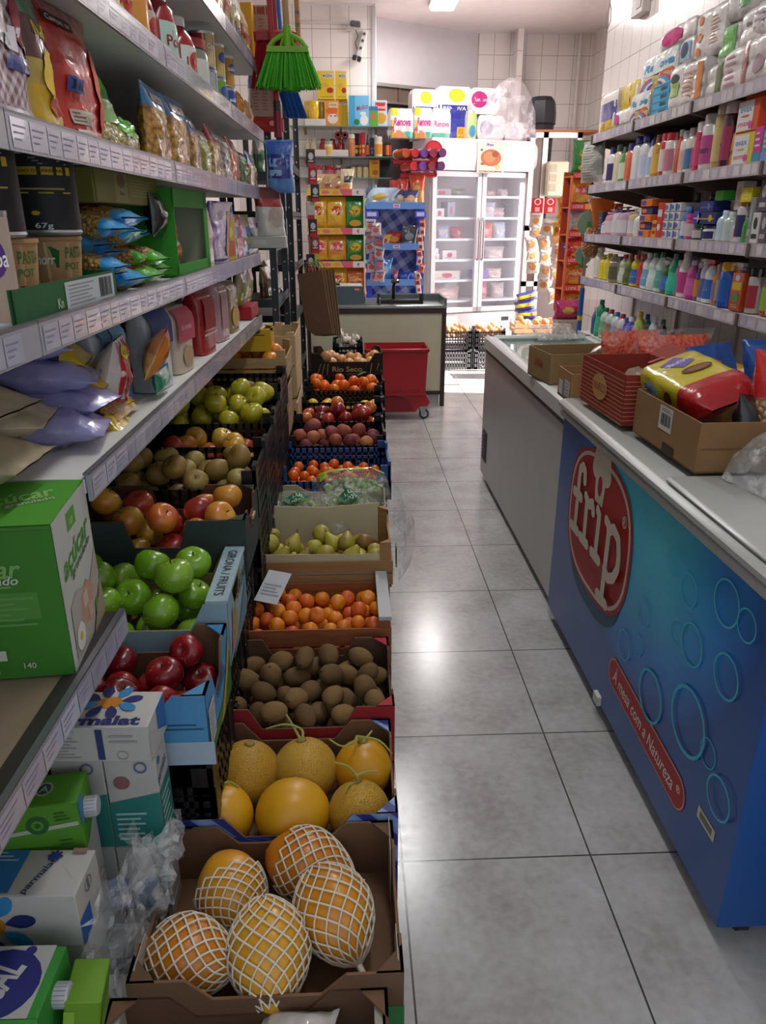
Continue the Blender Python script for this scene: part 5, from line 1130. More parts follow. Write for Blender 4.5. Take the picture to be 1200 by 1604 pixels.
def paperpack(name,w,h,d,c,front,seed=0,topc=None):
    r=thing(name,'','flour pack');b=MB();nx,nz=10,12;vs=[]
    for j in range(nz+1):
        v=j/nz
        for i in range(24):
            a=2*PI*i/24;ex=lambda q: math.copysign(abs(q)**.45,q);x,y=ex(cos(a))*w/2,ex(sin(a))*d/2
            k=1+.03*noise.noise(Vector((cos(a)*2,sin(a)*2,v*4+seed)));y *= (1 if v < .85 else 1-(v-.85)*4.5)*k;x *= k*(1 if v > .03 else .96);vs.append((x,y,v*h))
    fs=[(j*24+i,j*24+(i+1) % 24,(j+1)*24+(i+1) % 24,(j+1)*24+i) for j in range(nz) for i in range(24)]
    o0=len(fs);b.add(vs,fs+[tuple(range(23,-1,-1)),tuple(range(nz*24,nz*24+24))],mat(c,'bag',.45));b.build('paper_pack',r,ang=60)
    art(r,front,lambda u,v,o: ((u-.5)*w*.94,-d/2*(1.04 if v < .85 else 1.04-(v-.85)*4.5)-o-.001,v*h),w,h);return r
for k,(p0,p1,h,c,fr_,lab,dx) in enumerate((
   (176,200,.21,'5c4a3e',[('r',.1,.1,.9,.5,'8a8078')],'brown paper pack half hidden behind the maize bags',.17),
   (186,236,.20,'a9adb4',[('r',.10,.45,.42,.95,'4e86a6'),('t','FEE',.26,.7,.12,'1c2c3c',{'r': PI/2,'w': .3}),('p',[(.6,.05),(.98,.05),(.98,.35),(.85,.2),(.75,.4),(.68,.15)],'2f4f8c'),('r',.5,.55,.98,.95,'6fa6c4')],'pale blue and white flour pack with snowy mountains',.07),
   (238,284,.195,'b9bec6',[('r',.0,.55,1,.98,'24407c'),('r',.08,.50,.55,.62,'7c1f2c'),('t','Nacional',.32,.56,.05,'d8d8d8',{'w': .4}),('r',.1,.12,.6,.32,'2b76b8'),('t','OLOS',.3,.44,.07,'3a6f9c',{'w': .4})],'navy blue topped white flour pack',.04),
   (277,310,.175,'c9b8a4',[('r',.0,.48,1,.98,'b8485a'),('t','farinha',.5,.7,.08,'e0c0c0',{'w': .6,'sh': .3}),('c',.5,.25,.3,.16,'b59a78')],'coral pink topped flour pack',.035),
   (311,343,.19,'a01a1e',[('r',.1,.4,.9,.9,'8c1216'),('r',.0,.30,1,.34,'c9a8a4')],'glossy red brick shaped pack with folded top',.03),
   (345,356,.2,'b9949c',[('r',.2,.2,.8,.9,'a88088')],'thin pinkish silver pack',.03),
   (355,377,.185,'8c7c54',[('c',.5,.3,.36,.2,'c09a54'),('t','Har',.4,.82,.09,'d8d0b8'),('t','cane',.6,.62,.08,'d8d0b8')],'olive tan bag with golden flake picture',.03))):
    yc,w=span(p0,p1,z4);onL(paperpack('flour_pack',min(w*.95,.14),h,.07,c,fr_,k*3.3),yc,z4,lab+' on the fourth left shelf',.07,dx,-.12)
onL(carton('cardboard_tray','tray',.22,.14,.055,'a5182a',[('q',.1,.3,.4,.6,2,'c04a5a')]),3.42,z4-.0,'bright red cardboard tray jutting at the end of the fourth left shelf',.14,.02)
for k,(dy,c,c2,lab,h) in enumerate(((-.07,'b8a48c','9ca63c','cream and lime packet leaning',.15),(-.02,'3b6fb0','b9c4d0','blue and silver packet',.19),(.04,'a89c8c','c9bca8','tall clear packet with leaf pattern',.2),(.09,'7c2c3c','c9a03c','dark red packet with yellow edge',.17),(.14,'a8324c','7aa03c','crimson packet',.14))):
    onL(pouch('sweet_bag','bag',.085,h,.04,[(.4,B(c2)),(1,B(c))],[('c',.5,.5,.3,.15,c2)],190+k,False,0,.3),3.42+dy,z4+.056,lab+' standing in the red tray',.04,.05,-.25)
# ---- bottom shelf s5: sugar box
z5=SZ['s5']
w_,d_,h_=.17,.20,.245
t=thing('sugar_box','big green and white box of granulated sugar','sugar box');b=MB();b.box(-w_/2,-d_/2,0,w_/2,d_/2,h_,mat('357a1c','paper',.4),ch=.0015);b.build('box_body',t)
G='357a1c';wt='b9bbb4'
art(t,[('r',0.0,0.0,1,.97,G),('r',.0,.40,.8,.58,'4d8a34'),('q',.04,.35,.76,.56,6,'5f9648'),('q',.04,.60,.6,.64,1,'6fa058'),('r',.12,.80,.36,.90,wt),('t','up',.24,.855,.06,G,{'w': .12}),('t','açúcar',.40,.74,.12,'7cab5e',{'w': .62,'sh': .25,'b': .02}),('t','granulado',.42,.665,.055,'c9cfc0',{'w': .5,'sh': .25}),('r',.2,.10,.30,.22,'a9b8a0'),('r',.36,.13,.46,.20,'c0c8b8'),('r',.25,.04,.38,.10,'98a890'),('t','140',.64,.09,.04,'b9c4a8')],ff(w_,d_,h_),w_,h_)
art(t,[('r',.0,.0,1,1,wt),('r',.35,.83,.6,.95,'4f9a2c'),('t','up',.475,.89,.06,wt),('t','açúcar',.5,.70,.15,'3f8c24',{'w': .82,'sh': .3,'r': .12,'b': .02}),('t','granulado',.58,.60,.055,'2f5c3c',{'w': .6,'sh': .3,'r': .12}),('p',[(.1,.05),(.6,.02),(1,.3),(.98,.52),(.7,.35),(.3,.45),(.12,.4)],'a9a39a'),('p',[(.35,.2),(.62,.1),(.8,.3),(.6,.42),(.4,.36)],'b58f7a'),('r',.45,.26,.58,.36,'c9b09c'),('r',.55,.14,.68,.24,'bfa28c'),('c',.25,.15,.12,.09,'d0d2cc'),('c',.25,.15,.04,.03,'c9a82c'),('c',.8,.12,.06,.08,'5f8c3c'),('p',[(.6,.0),(1,.0),(1,.28)],'9c8a74')],fr(w_,d_,h_),d_,h_,'side_print')
art(t,[('r',0,0,1,1,'4a9a24'),('r',.12,.12,.34,.34,wt),('t','up',.23,.24,.09,'3f8c24'),('t','açúcar',.52,.60,.22,'8cbf6c',{'w': .66,'r': .5,'sh': .2,'b': .02}),('t','granulado',.68,.48,.07,wt,{'w': .42,'r': .5})],ft(w_,d_,h_),w_,d_,'top_print')
t.location=(-.518,1.095,z5);t.rotation_euler=(0,0,.09)
# milk cartons piled beside the bottom shelf
def base_carton(k): return carton('milk_carton','milk carton',.088,.07,.20,'b1b2ae',[('r',0,0,1,.4,['2f78b8','2c8c7c'][k % 2]),('q',.1,.1,.9,.35,5,'b9c9d4')],[('r',0,0,1,.5,['2f78b8','2c8c7c'][k % 2])])
for i,(x,y) in enumerate(((-.39,1.10),(-.48,1.10),(-.57,1.10),(-.40,1.0),(-.49,1.0),(-.58,1.0),(-.41,.90),(-.50,.90),(-.59,.90),(-.43,.77),(-.52,.77),(-.61,.77))):
    place('bc%d' % (i % 2),lambda: base_carton(i),(x,y,.001),0,'upright %s and white milk carton on the floor' % ['blue','teal'][i % 2],'milk cartons standing on the floor')
for i,(x,y,z) in enumerate(((-.39,1.10,.202),(-.48,1.10,.202))):
    o=carton('milk_carton','milk carton',.088,.07,.148,'b1b2ae',[('r',0,0,1,.5,'2f78b8')]);o.location=(x,y,z);o['label']='small white and blue carton in the middle of the pile, '+['nearer the aisle','farther from the aisle'][i]
for i,(x,y) in enumerate(((-.385,1.095),(-.475,1.095))):
    o=carton('milk_carton','milk carton',.088,.07,.195,'b5b4b0',[('r',0,.02,1,.48,'237a72'),('q',.1,.08,.7,.42,6,'9fc4c0'),('p',[(0,.48),(1,.48),(1,.62),(0,.52)],'237a72'),('c',.3,.74,.16,.07,'8a5a5c'),('c',.7,.9,.13,.06,'5a6a8c',.7)],[('r',0,.02,1,.62,'237a72'),('q',.1,.1,.9,.55,6,'9fc4c0'),('t','parmalat',.4,.78,.1,'27356e',{'w': .8,'r': .2}),('c',.2,.92,.1,.04,'2f6ab0')])
    o.location=(x,y,.353);o['label']='upright white and teal carton under the petal carton, '+['nearer the aisle','farther from the aisle'][i]
petal=lambda cx,cy,R,W_,H_,s=1,n=8,ph=0: [('c',cx,cy,.024*s/W_,.018*s/H_,'c9801c')]+[('d',cx+R*1.05*cos(a+ph)/W_,cy+R*.85*sin(a+ph)/H_,.040*s,.022*s,a+ph+PI,['1f2a6c','2f86c0'][i % 3 == 1]) for i,a in enumerate([2*PI*j/n for j in range(n)])]
o=carton('milk_carton','milk carton',.195,.10,.072,'b9b9b4',[('q',.05,.1,.4,.9,9,'9a9c9c'),('r',.55,.08,.61,.92,'27386e'),('q',.66,.5,.9,.8,2,'a0a29f'),('c',.76,.2,.05,.12,'9a9c9a',.85)],[('r',.5,.0,.95,.98,'2f6ab0'),('p',[(0,0),(1,0),(0,.8)],'b5b5b0')],
    [('t','parmalat',.52,.16,.24,'24266c',{'w': .80,'b': .04})]+petal(.58,.66,.036,.195,.10,.9,8,.3),left=())
o.location=(-.438,1.10,.55);o.rotation_euler=(0,0,-.03);o['label']='white milk carton lying on top with navy lettering and blue petals'
def capX(o,x,y,z,c='b5b9bd'):
    b=MB();b.T=Matrix.Translation((x,y,z)) @ Matrix.Rotation(PI/2,4,'Y');b.lathe([(.0165,0),(.0165,.018),(.0148,.021),(0,.021)],mat(c,'plain',.4),18)
    for k in range(18): a=2*PI*k/18;b.box(.016*cos(a)-.0008,.016*sin(a)-.0008,0,.016*cos(a)+.0012,.016*sin(a)+.0012,.018,mat('989ca0','plain'))
    b.build('screw_cap',o)
o=carton('milk_carton','milk carton',.195,.075,.10,'4d8c1c',[('p',[(.0,.45),(.98,.62),(.98,.54),(.0,.38)],'a9b5a0'),('c',.66,.62,.09,.18,'1f5a24'),('c',.66,.62,.05,.1,'4d8c1c'),('c',.66,.62,.025,.05,'1f5a24'),('q',.80,.65,.92,.85,3,'2f6a20'),('q',.80,.15,.92,.3,2,'2f6a20')],[('p',[(.1,.0),(.9,.0),(.9,.3)],'a5aaa2'),('r',.0,.5,.3,1,'3a78a8')],[('c',.70,.5,.07,.22,'a9b9a4'),('c',.70,.5,.055,.17,'2a5a44'),('t','A',.7,.5,.2,'a9b9a4'),('r',.0,.0,.4,1,'5fa024')])
capX(o,.0975,-.005,.06);o.location=(-.542,1.0,.435);o.rotation_euler=(.0,-.03,.10);o['label']='bright green milk carton with white screw cap lying under the bottom shelf rail'
o=carton('milk_carton','milk carton',.195,.085,.10,'a9a9a4',[('t','parmalat',.5,.8,.12,'4a5a5c',{'r': PI,'w': .4})],[],[('c',.9,.5,.04,.1,'5a6a7c',.8)]);o.location=(-.545,1.0,.335);o['label']='greyish white milk carton wedged between the green one and the big petal carton'
for k,(x,y,z) in enumerate(((-.545,1.0,.202),)):
    o=carton('milk_carton','milk carton',.195,.085,.13,'b1b1ab',[('r',0,0,1,.3,'2f6ab0')]);o.location=(x,y,z);o['label']='white and blue milk carton directly beneath the bright green carton'
o=carton('milk_carton','milk carton',.205,.09,.105,'bdbcb7',petal(.30,.42,.052,.205,.105,1.25,8,.2),[('r',.0,.0,.45,.48,'2a62a8'),('c',.5,.78,.14,.12,'6a6e70',.85),('c',.5,.78,.03,.09,'6a6e70')],
    [('r',.0,.05,.50,.98,'2f78b8'),('r',.0,.3,.34,.42,'9fc0d8'),('r',.0,.5,.34,.60,'9fc0d8'),('q',.05,.7,.45,.95,3,'a9cbe0'),('t','parmalat',.66,.40,.13,'27386e',{'r': 1.2,'w': .34}),('c',.72,.82,.03,.07,'c9801c')]+[('d',.72+.03*cos(a),.82+.07*sin(a),.012,.006,a+PI,'24357c') for a in [2*PI*i/8 for i in range(8)]]+[('p',[(.80,.62),(.99,.2),(.86,.5)],'8f8f8a'),('r',.84,.88,.95,.98,'9a7a6c')])
o.location=(-.525,.915,.35);o.rotation_euler=(0,0,-.04);o['label']='large white milk carton with blue petals on its front face, left edge of view'
t=carton('milk_carton','milk carton',.20,.11,.085,'2f8c2c',[('r',0,0,1,1,'3a9c34')],[('p',[(0,0),(1,0),(.5,.5)],'2a7c28')],[('r',0,0,.93,1,'b9bbb8'),('c',.62,.45,.30,.50,'242c78'),('t','UCAL',.60,.40,.42,'c4c6cc',{'r': 1.25,'w': .42,'b': .03}),('c',.76,.92,.04,.07,'242c78')])
capX(t,.10,-.0,.055);t.location=(-.532,.775,.315);t.rotation_euler=(0,0,-.02);t['label']='white and green carton lettered inside a navy oval, nearest the camera'
t=carton('milk_carton','milk carton',.05,.07,.17,'6c9c24',[('r',.0,.5,.3,.9,'8cb83c'),('c',.4,.45,.2,.08,'2a5a9c')],[('r',.1,.3,.9,.8,'7caa30')]);t.location=(-.42,.79,.205);t.rotation_euler=(0,.16,.1);t['label']='lime green carton leaning beside the navy oval carton'
for i,(x,y,z,h) in enumerate(((-.525,.915,.202,.146),(-.532,.775,.202,.111))):
    o=carton('milk_carton','milk carton',.195,.085,h,'adada8',[('r',0,0,1,.3,'2f6ab0')]);o.location=(x,y,z);o['label']='white and blue milk carton directly beneath the '+['large petal carton','navy oval carton'][i]
# crumpled clear wrap around the cartons
def wrap(label,pts,seed,w=.1):
    t=thing('plastic_wrap',label,'wrap');b=MB();n=20;m_=16;vs=[]
    for j in range(n+1):
        v=j/n
        for i in range(m_+1):
            u=i/m_;a=Vector(pts[0]).lerp(Vector(pts[1]),u);c=Vector(pts[2]).lerp(Vector(pts[3]),u);p_=a.lerp(c,v)
            nz=lambda s: noise.noise(Vector((u*5+s,v*6,seed)))+.5*noise.noise(Vector((u*13+s,v*13,seed)))
            vs.append(p_+Vector((nz(0),nz(7),nz(15)))*w*.28+Vector((sin(PI*u)*.02,0,0)))
    b.add(vs,[(j*(m_+1)+i,j*(m_+1)+i+1,(j+1)*(m_+1)+i+1,(j+1)*(m_+1)+i) for j in range(n) for i in range(m_)],film('eef2f4',.36,.1,22));b.build('film_sheet',t,ang=80);return t
wrap('crumpled clear plastic wrap draped over the front of the milk cartons',[(-.415,.84,.42),(-.375,1.02,.46),(-.435,.76,.12),(-.355,.93,.10)],3,.13)
wrap('torn clear plastic wrap reaching towards the papaya tray',[(-.375,1.01,.42),(-.32,1.10,.40),(-.40,.95,.20),(-.345,1.02,.24)],8,.11)
# ============================================================ BROOMS, MOP, PAPER BAGS, POST GOODS
bx=at(450,60,Y=3.62)
t=thing('broom','green bristled broom with wooden handle hung above the aisle','broom',(bx.x,3.62,at(450,142,Y=3.62).z));H_=at(450,52,Y=3.62).z-t.location.z;gw=.135
b=MB();rr=random.Random(2);gms=[mat('3fa026','plain'),mat('4fb52e','plain'),mat('2f8a20','plain'),mat('57bd3a','gloss')]
for i in range(380):
    u=rr.uniform(-1,1);d=rr.uniform(-.5,.5);top=Vector((u*.078,d*.035,H_*.72));bot=Vector((u*gw+rr.uniform(-.004,.004),d*.075,rr.uniform(-.004,.010)+.012*u*u))
    b.tube([top,top.lerp(bot,.5)+Vector((rr.uniform(-.002,.002),0,0)),bot],.0021,rr.choice(gms),4)
o=b.build('bristles',t);
b=MB();gl=mat('6da81e','plain',.4);b.prism([(-.088,H_*.66),(.088,H_*.66),(.082,H_*.76),(-.082,H_*.76)],-.025,.025,gl)
b.tube([(-.08,0,H_*.74),(-.055,0,H_*.88),(-.02,0,H_*.97),(.02,0,H_*.97),(.055,0,H_*.88),(.08,0,H_*.74)],.010,gl,8);b.cyl(.017,H_*.72,H_*1.12,gl,14);b.tube([(-.03,0,H_*.75),(-.014,0,H_*.96)],.006,gl,6);b.tube([(.03,0,H_*.75),(.014,0,H_*.96)],.006,gl,6);b.build('broom_head',t)
b=MB();b.tube([(0,0,H_*1.05),(-.015,.02,H_+.55),(-.03,.04,H_+1.05)],.0135,mat('a98c62','wood'),12);b.build('handle',t)
t=thing('broom','red broom hanging behind the green one, its red handle to the left','broom',(bx.x-.055,3.70,at(440,140,Y=3.7).z));b=MB();rm_=mat('8c1220','plain');rr=random.Random(3)
for i in range(160): u=rr.uniform(-1,1);b.tube([(u*.075,rr.uniform(-.015,.015),.19),(u*.14+.03,rr.uniform(-.02,.02),.0)],.003,rm_,4)
b.build('bristles',t);b=MB();b.box(-.09,-.02,.17,.09,.02,.22,rm_,ch=.01);b.build('broom_head',t);b=MB();b.tube([(.0,0,.2),(-.02,.02,1.1)],.012,mat('7a1020'),10);b.build('handle',t)
hp=at(436,215,Y=3.66)
t=thing('mop','mop with red handle and blue packaged head hanging down from above','mop',(hp.x,3.66,at(438,308,Y=3.66).z));h2=hp.z-t.location.z
b=MB();b.tube([(0,0,h2),(.0,0,h2+.10)],.018,mat('7a1020','plain'),10);b.tube([(0,0,h2+.08),(-.02,0,h2+.8)],.012,mat('9c1524','plain'),10);b.cyl(.016,h2+.09,h2+.14,mat('2c1c20'),10);b.build('handle',t)
Pm=pmap(.125,h2,.10,5);
b=MB();nu,nv=12,16
for s_ in (1,-1):
    vs=[Pm(i/nu,.06+.9*j/nv,s_) for j in range(nv+1) for i in range(nu+1)];fs=[(j*(nu+1)+i,j*(nu+1)+i+1,(j+1)*(nu+1)+i+1,(j+1)*(nu+1)+i) for j in range(nv) for i in range(nu)]
    b.add(vs,fs if s_ == 1 else [f[::-1] for f in fs],B('5f8fd0'))
b.build('mop_head',t,ang=80)
art(t,[('r',.08,.28,.92,.74,'2a2f86','bag'),('r',.12,.50,.60,.66,'7fa8dc'),('r',.12,.33,.60,.44,'8fb4e0'),('c',.25,.58,.06,.03,'1f2f6c'),('c',.45,.57,.06,.03,'1f2f6c'),('r',.1,.76,.95,.97,'3a62b8','bag'),('t','mopa',.8,.6,.06,'9fb4e8',{'r': PI/2,'w': .3})],lambda u,v,o: Pm(u,.06+.9*v,1,o+.002),.125,h2)
for k,(x,c,lab) in enumerate(((468,'b08c60','wooden broom handle with blue and green bands right of the green broom'),)):
    q0,q1=at(470,120,Y=3.9),at(462,-60,Y=3.9);t=thing('broom',lab,'broom',q0);b=MB();d=q1-q0;b.tube([(0,0,0),tuple(d)],.012,mat(c,'wood'),10);b.build('wooden_rod',t);b=MB();b.tube([tuple(d*.55),tuple(d*.58)],.0128,mat('2f3f8c'));b.build('blue_band',t);b=MB();b.tube([tuple(d*.44),tuple(d*.48)],.0128,mat('2f7a3a'));b.build('green_band',t)
t=thing('broom','blue bristled broom hanging behind the green broom','broom',at(458,185,Y=4.0));b=MB();rr=random.Random(8)
for i in range(90): u=rr.uniform(-1,1);b.tube([(u*.04-.03,0,.16),(u*.05+.02,rr.uniform(-.02,.02),0)],.0032,mat(rr.choice(['1f5aa0','2a6ab8','173f80']),'gloss'),4)
b.build('bristles',t);b=MB();b.box(-.08,-.015,.15,.02,.015,.19,mat('1f5aa0'));b.tube([(-.03,0,.17),(-.06,0,.8)],.01,mat('1f5aa0'),8);b.build('broom_head',t)
# brown paper bags
for k in range(5):
    q=at(500+k*2,525,Y=4.5+k*.03);zt=at(488,430,Y=4.5).z;t=thing('paper_bag','folded brown paper bag with twisted handles hanging in the bundle, '+['nearest the camera','second of the bundle','third of the bundle','fourth of the bundle','last of the bundle'][k],'paper bag',(-.165+.012*k,4.5+.022*k,q.z),rot=(-.05,-.16+.015*k,-.2),group='brown paper bags');hb=zt-q.z+.015;m=mat(['6f5138','7a5a3e','6b4e36','755638','6b4d34'][k],'card')
    b=MB();b.prism([(-.075,.05),(-.03,.0),(.075,.0),(.075,hb),(-.075,hb)],-.004,.004,m);b.prism([(-.075,.05),(-.03,.0),(.02,.06),(-.02,.13),(-.075,.14)],-.007,-.004,m);b.build('bag_body',t,flat=True)
    b=MB();b.tube([(-.03,0,hb-.01)]+[(-.03*cos(PI*i/8)-.01,0,hb+.055*sin(PI*i/8)) for i in range(9)]+[(.02,0,hb-.01)],.0028,mat('8a6c48','card'),6);b.build('twisted_handle',t)
# packets on the dark racks and clip strips
rr=random.Random(12)
for k in range(14):
    z=[1.02,1.30,1.62,1.9][k % 4];y=4.12+(k // 4)*.17;c,c2=rr.choice([('7c2028','b0a89c'),('a9a49c','3a6a3c'),('31508c','b9b4ac'),('8c7434','4c3420'),('b9b0a4','8c3440')])
    o=pouch('rack_packet','packet',.1,rr.uniform(.14,.2),.05,[(.5,B(c2)),(1,B(c))],[('c',.5,.5,.3,.15,c2)],200+k,True);o.location=(-.43,y,z);o.rotation_euler=(0,0,PI/2-.4);o['label']='packet on the dark grey rack, %s shelf' % ['lowest','second','third','top'][k % 4];o['group']='packets on the dark grey rack'
for k in range(7):
    px,py=487+3.5*(k % 3),262+27*k;q=at(px,py,Y=4.78);o=carton('blister_pack','packet',.05,.012,.095,['2a2228','8c1f28','26242a','b9b0ac'][k % 4],[('r',.1,.0,.9,.22,'b01f2c'),('c',.5,.6,.3,.2,'b9b4b0'),('r',.2,.3,.8,.36,'c9c4c0')]);o.location=(q.x,4.78,q.z);o.rotation_euler=(0,0,.25);o['label']='black and red blister pack hanging on the black rack';o['group']='blister packs hanging on the black rack'
t=carton('spray_can','can',.04,.04,.12,'7fa83c',[('r',.1,.2,.9,.8,'b9c9a0')]);t.location=(-.39,4.3,1.622);t['label']='lime green and white packet just behind the hanging mop'
t=carton('comb','comb',.022,.008,.17,'5fbf24',[]);q=at(495,418,Y=5.2);t.location=(q.x,5.2,q.z);t.rotation_euler=(0,-.12,0);t['label']='bright green plastic comb hanging on the end of the black rack'
t=carton('notice_board','board',.10,.01,.30,'17181a',[('r',.9,0,1,1,'6a5a78')]);q=at(494,480,Y=5.25);t.location=(q.x,5.25,q.z);t.rotation_euler=(0,-.06,0);t['label']='narrow black board behind the green comb'
yb=[.85,1.15,1.45]
for k in range(9):
    o=pouch('rack_packet','packet',.1,.16,.05,[(1,B(['5a2a34','8c8478','34405a','7c3a2c'][k % 4]))],[('c',.5,.5,.3,.2,'b0a8a0')],230+k,True);o.location=(-.40,4.9+(k // 3)*.22,yb[k % 3]);o.rotation_euler=(0,0,PI/2-.3);o['label']='packet on the black rack, %s shelf' % ['lower','middle','upper'][k % 3];o['group']='packets on the black rack'
# garlic baskets before the counter
for k,(z,lab) in enumerate(((.30,'small black plastic basket under the garlic basket'),(.47,'small black plastic basket full of white garlic by the counter'))):
    q=at(545,560,Y=5.2);t=plastic_crate(lab,(q.x,5.2,z),.20,.20,.165,PLK,.75,'plastic_basket')
t=carton('support_crate','crate',.2,.2,.295,'1d1c1c',[('q',.05,.1,.95,.9,6,'2c2b2b')]);t.location=(q.x,5.3,0);t['label']='dark crate standing on the floor beneath the garlic baskets'
GA=skin('garlic_skin',[(.2,'b5aa98'),(.7,'d6cfc2')],5,.5)
def garlic():
    b=MB();r=.026;b.lathe([(.004,-.02),(r*.8,-.018),(r,-.004),(r*.85,.010),(r*.35,.020),(.004,.03),(.003,.045),(.0005,.047)],GA,18,wob=lambda a,z: 1+.06*cos(6*a));o=b.build('garlic_bulb',ang=80);return tag(o,'','garlic')
for i,(x,y,z,r) in enumerate(drop(14,q.x-.09,q.x+.09,5.21,5.39,.56,.027,5)): place('garlic',garlic,(x,y,z),0,'white garlic bulb in the small black basket','garlic bulbs in the black basket',(random.Random(i).uniform(-1,1),.5,i))
# ============================================================ RIGHT SHELF GOODS
def onR(o,yc,z,label,depth=0,dx=.03,rz=0,group=None,lean=0):
    o.location=(1.40+dx+depth/2,yc,z);o.rotation_euler=(Matrix.Rotation(-PI/2+rz,4,'Z') @ Matrix.Rotation(lean,4,'Y')).to_euler();o['label']=label
    if group: o['group']=group
    return o
def spR(p0,p1,z): a,c=yr(p0,z),yr(p1,z);return (a+c)/2,abs(a-c)
r1,r2,r3,r4,r5=(RZ[k] for k in ('r1','r2','r3','r4','r5'))
WHT='d6d0cc'
def rolls(name,cat,w,d,h,nx,nz,art_=(),c=WHT,side=()):
    """film wrapped block of rolls with a bulging outline"""
    r=thing(name,'',cat);b=MB();m=mat(c,'bag',.35);n=nx*6;P=[]
    def bulge(u): return .010*abs(sin(PI*u*nx))**.6
    vs=[];nzz=nz*5
    for j in range(nzz+1):
        v=j/nzz;k=1 if 0 < j < nzz else .88;bz=.006*abs(sin(PI*v*nz))**.5
        for i in range(n+1): vs.append((((i/n)-.5)*w*k,-(d/2-.01+bulge(i/n)+bz)*k,v*h))
        for i in range(7): vs.append((w/2*k+bz*.5,(-d/2+d*i/6)*k*.92,v*h))
        for i in range(n+1): vs.append(((.5-(i/n))*w*k,(d/2-.01+bulge(i/n))*k,v*h))
        for i in range(7): vs.append((-w/2*k-bz*.5,(d/2-d*i/6)*k*.92,v*h))
    S1=2*(n+1)+14
    b.add(vs,[(j*S1+i,j*S1+(i+1) % S1,(j+1)*S1+(i+1) % S1,(j+1)*S1+i) for j in range(nzz) for i in range(S1)]+[tuple(range(S1-1,-1,-1)),tuple(range(nzz*S1,nzz*S1+S1))],m)
    b.build('wrapped_rolls',r,ang=70)
    if art_: art(r,art_,lambda u,v,o: ((u-.5)*w*.97,-(d/2-.01+bulge(u)+.006*abs(sin(PI*v*nz))**.5)-o-.0015,v*h),w,h)
    if side: art(r,side,lambda u,v,o: (-w/2-.006-o,(.5-u)*d*.9,v*h),d,h,'side_print')
    return r
RENO=[('r',0,.42,1,.98,'c9d0cc','bag'),('t','Renova',.55,.66,.22,'1f86b8',{'w': .82,'sh': .25,'b': .03}),('r',0,.0,1,.36,'b0a04c','bag'),('c',.5,.02,.48,.34,'c8208c',.86),('c',.5,.02,.40,.28,'2f9ac4',.82),('c',.5,.02,.32,.22,'d8d4d0',.75),('c',.5,.02,.22,.16,'8c2a8c',.7),('p',[(.66,.30),(.98,.34),(.96,.44),(.64,.40)],'d0501c')]
def flipu(a): return a
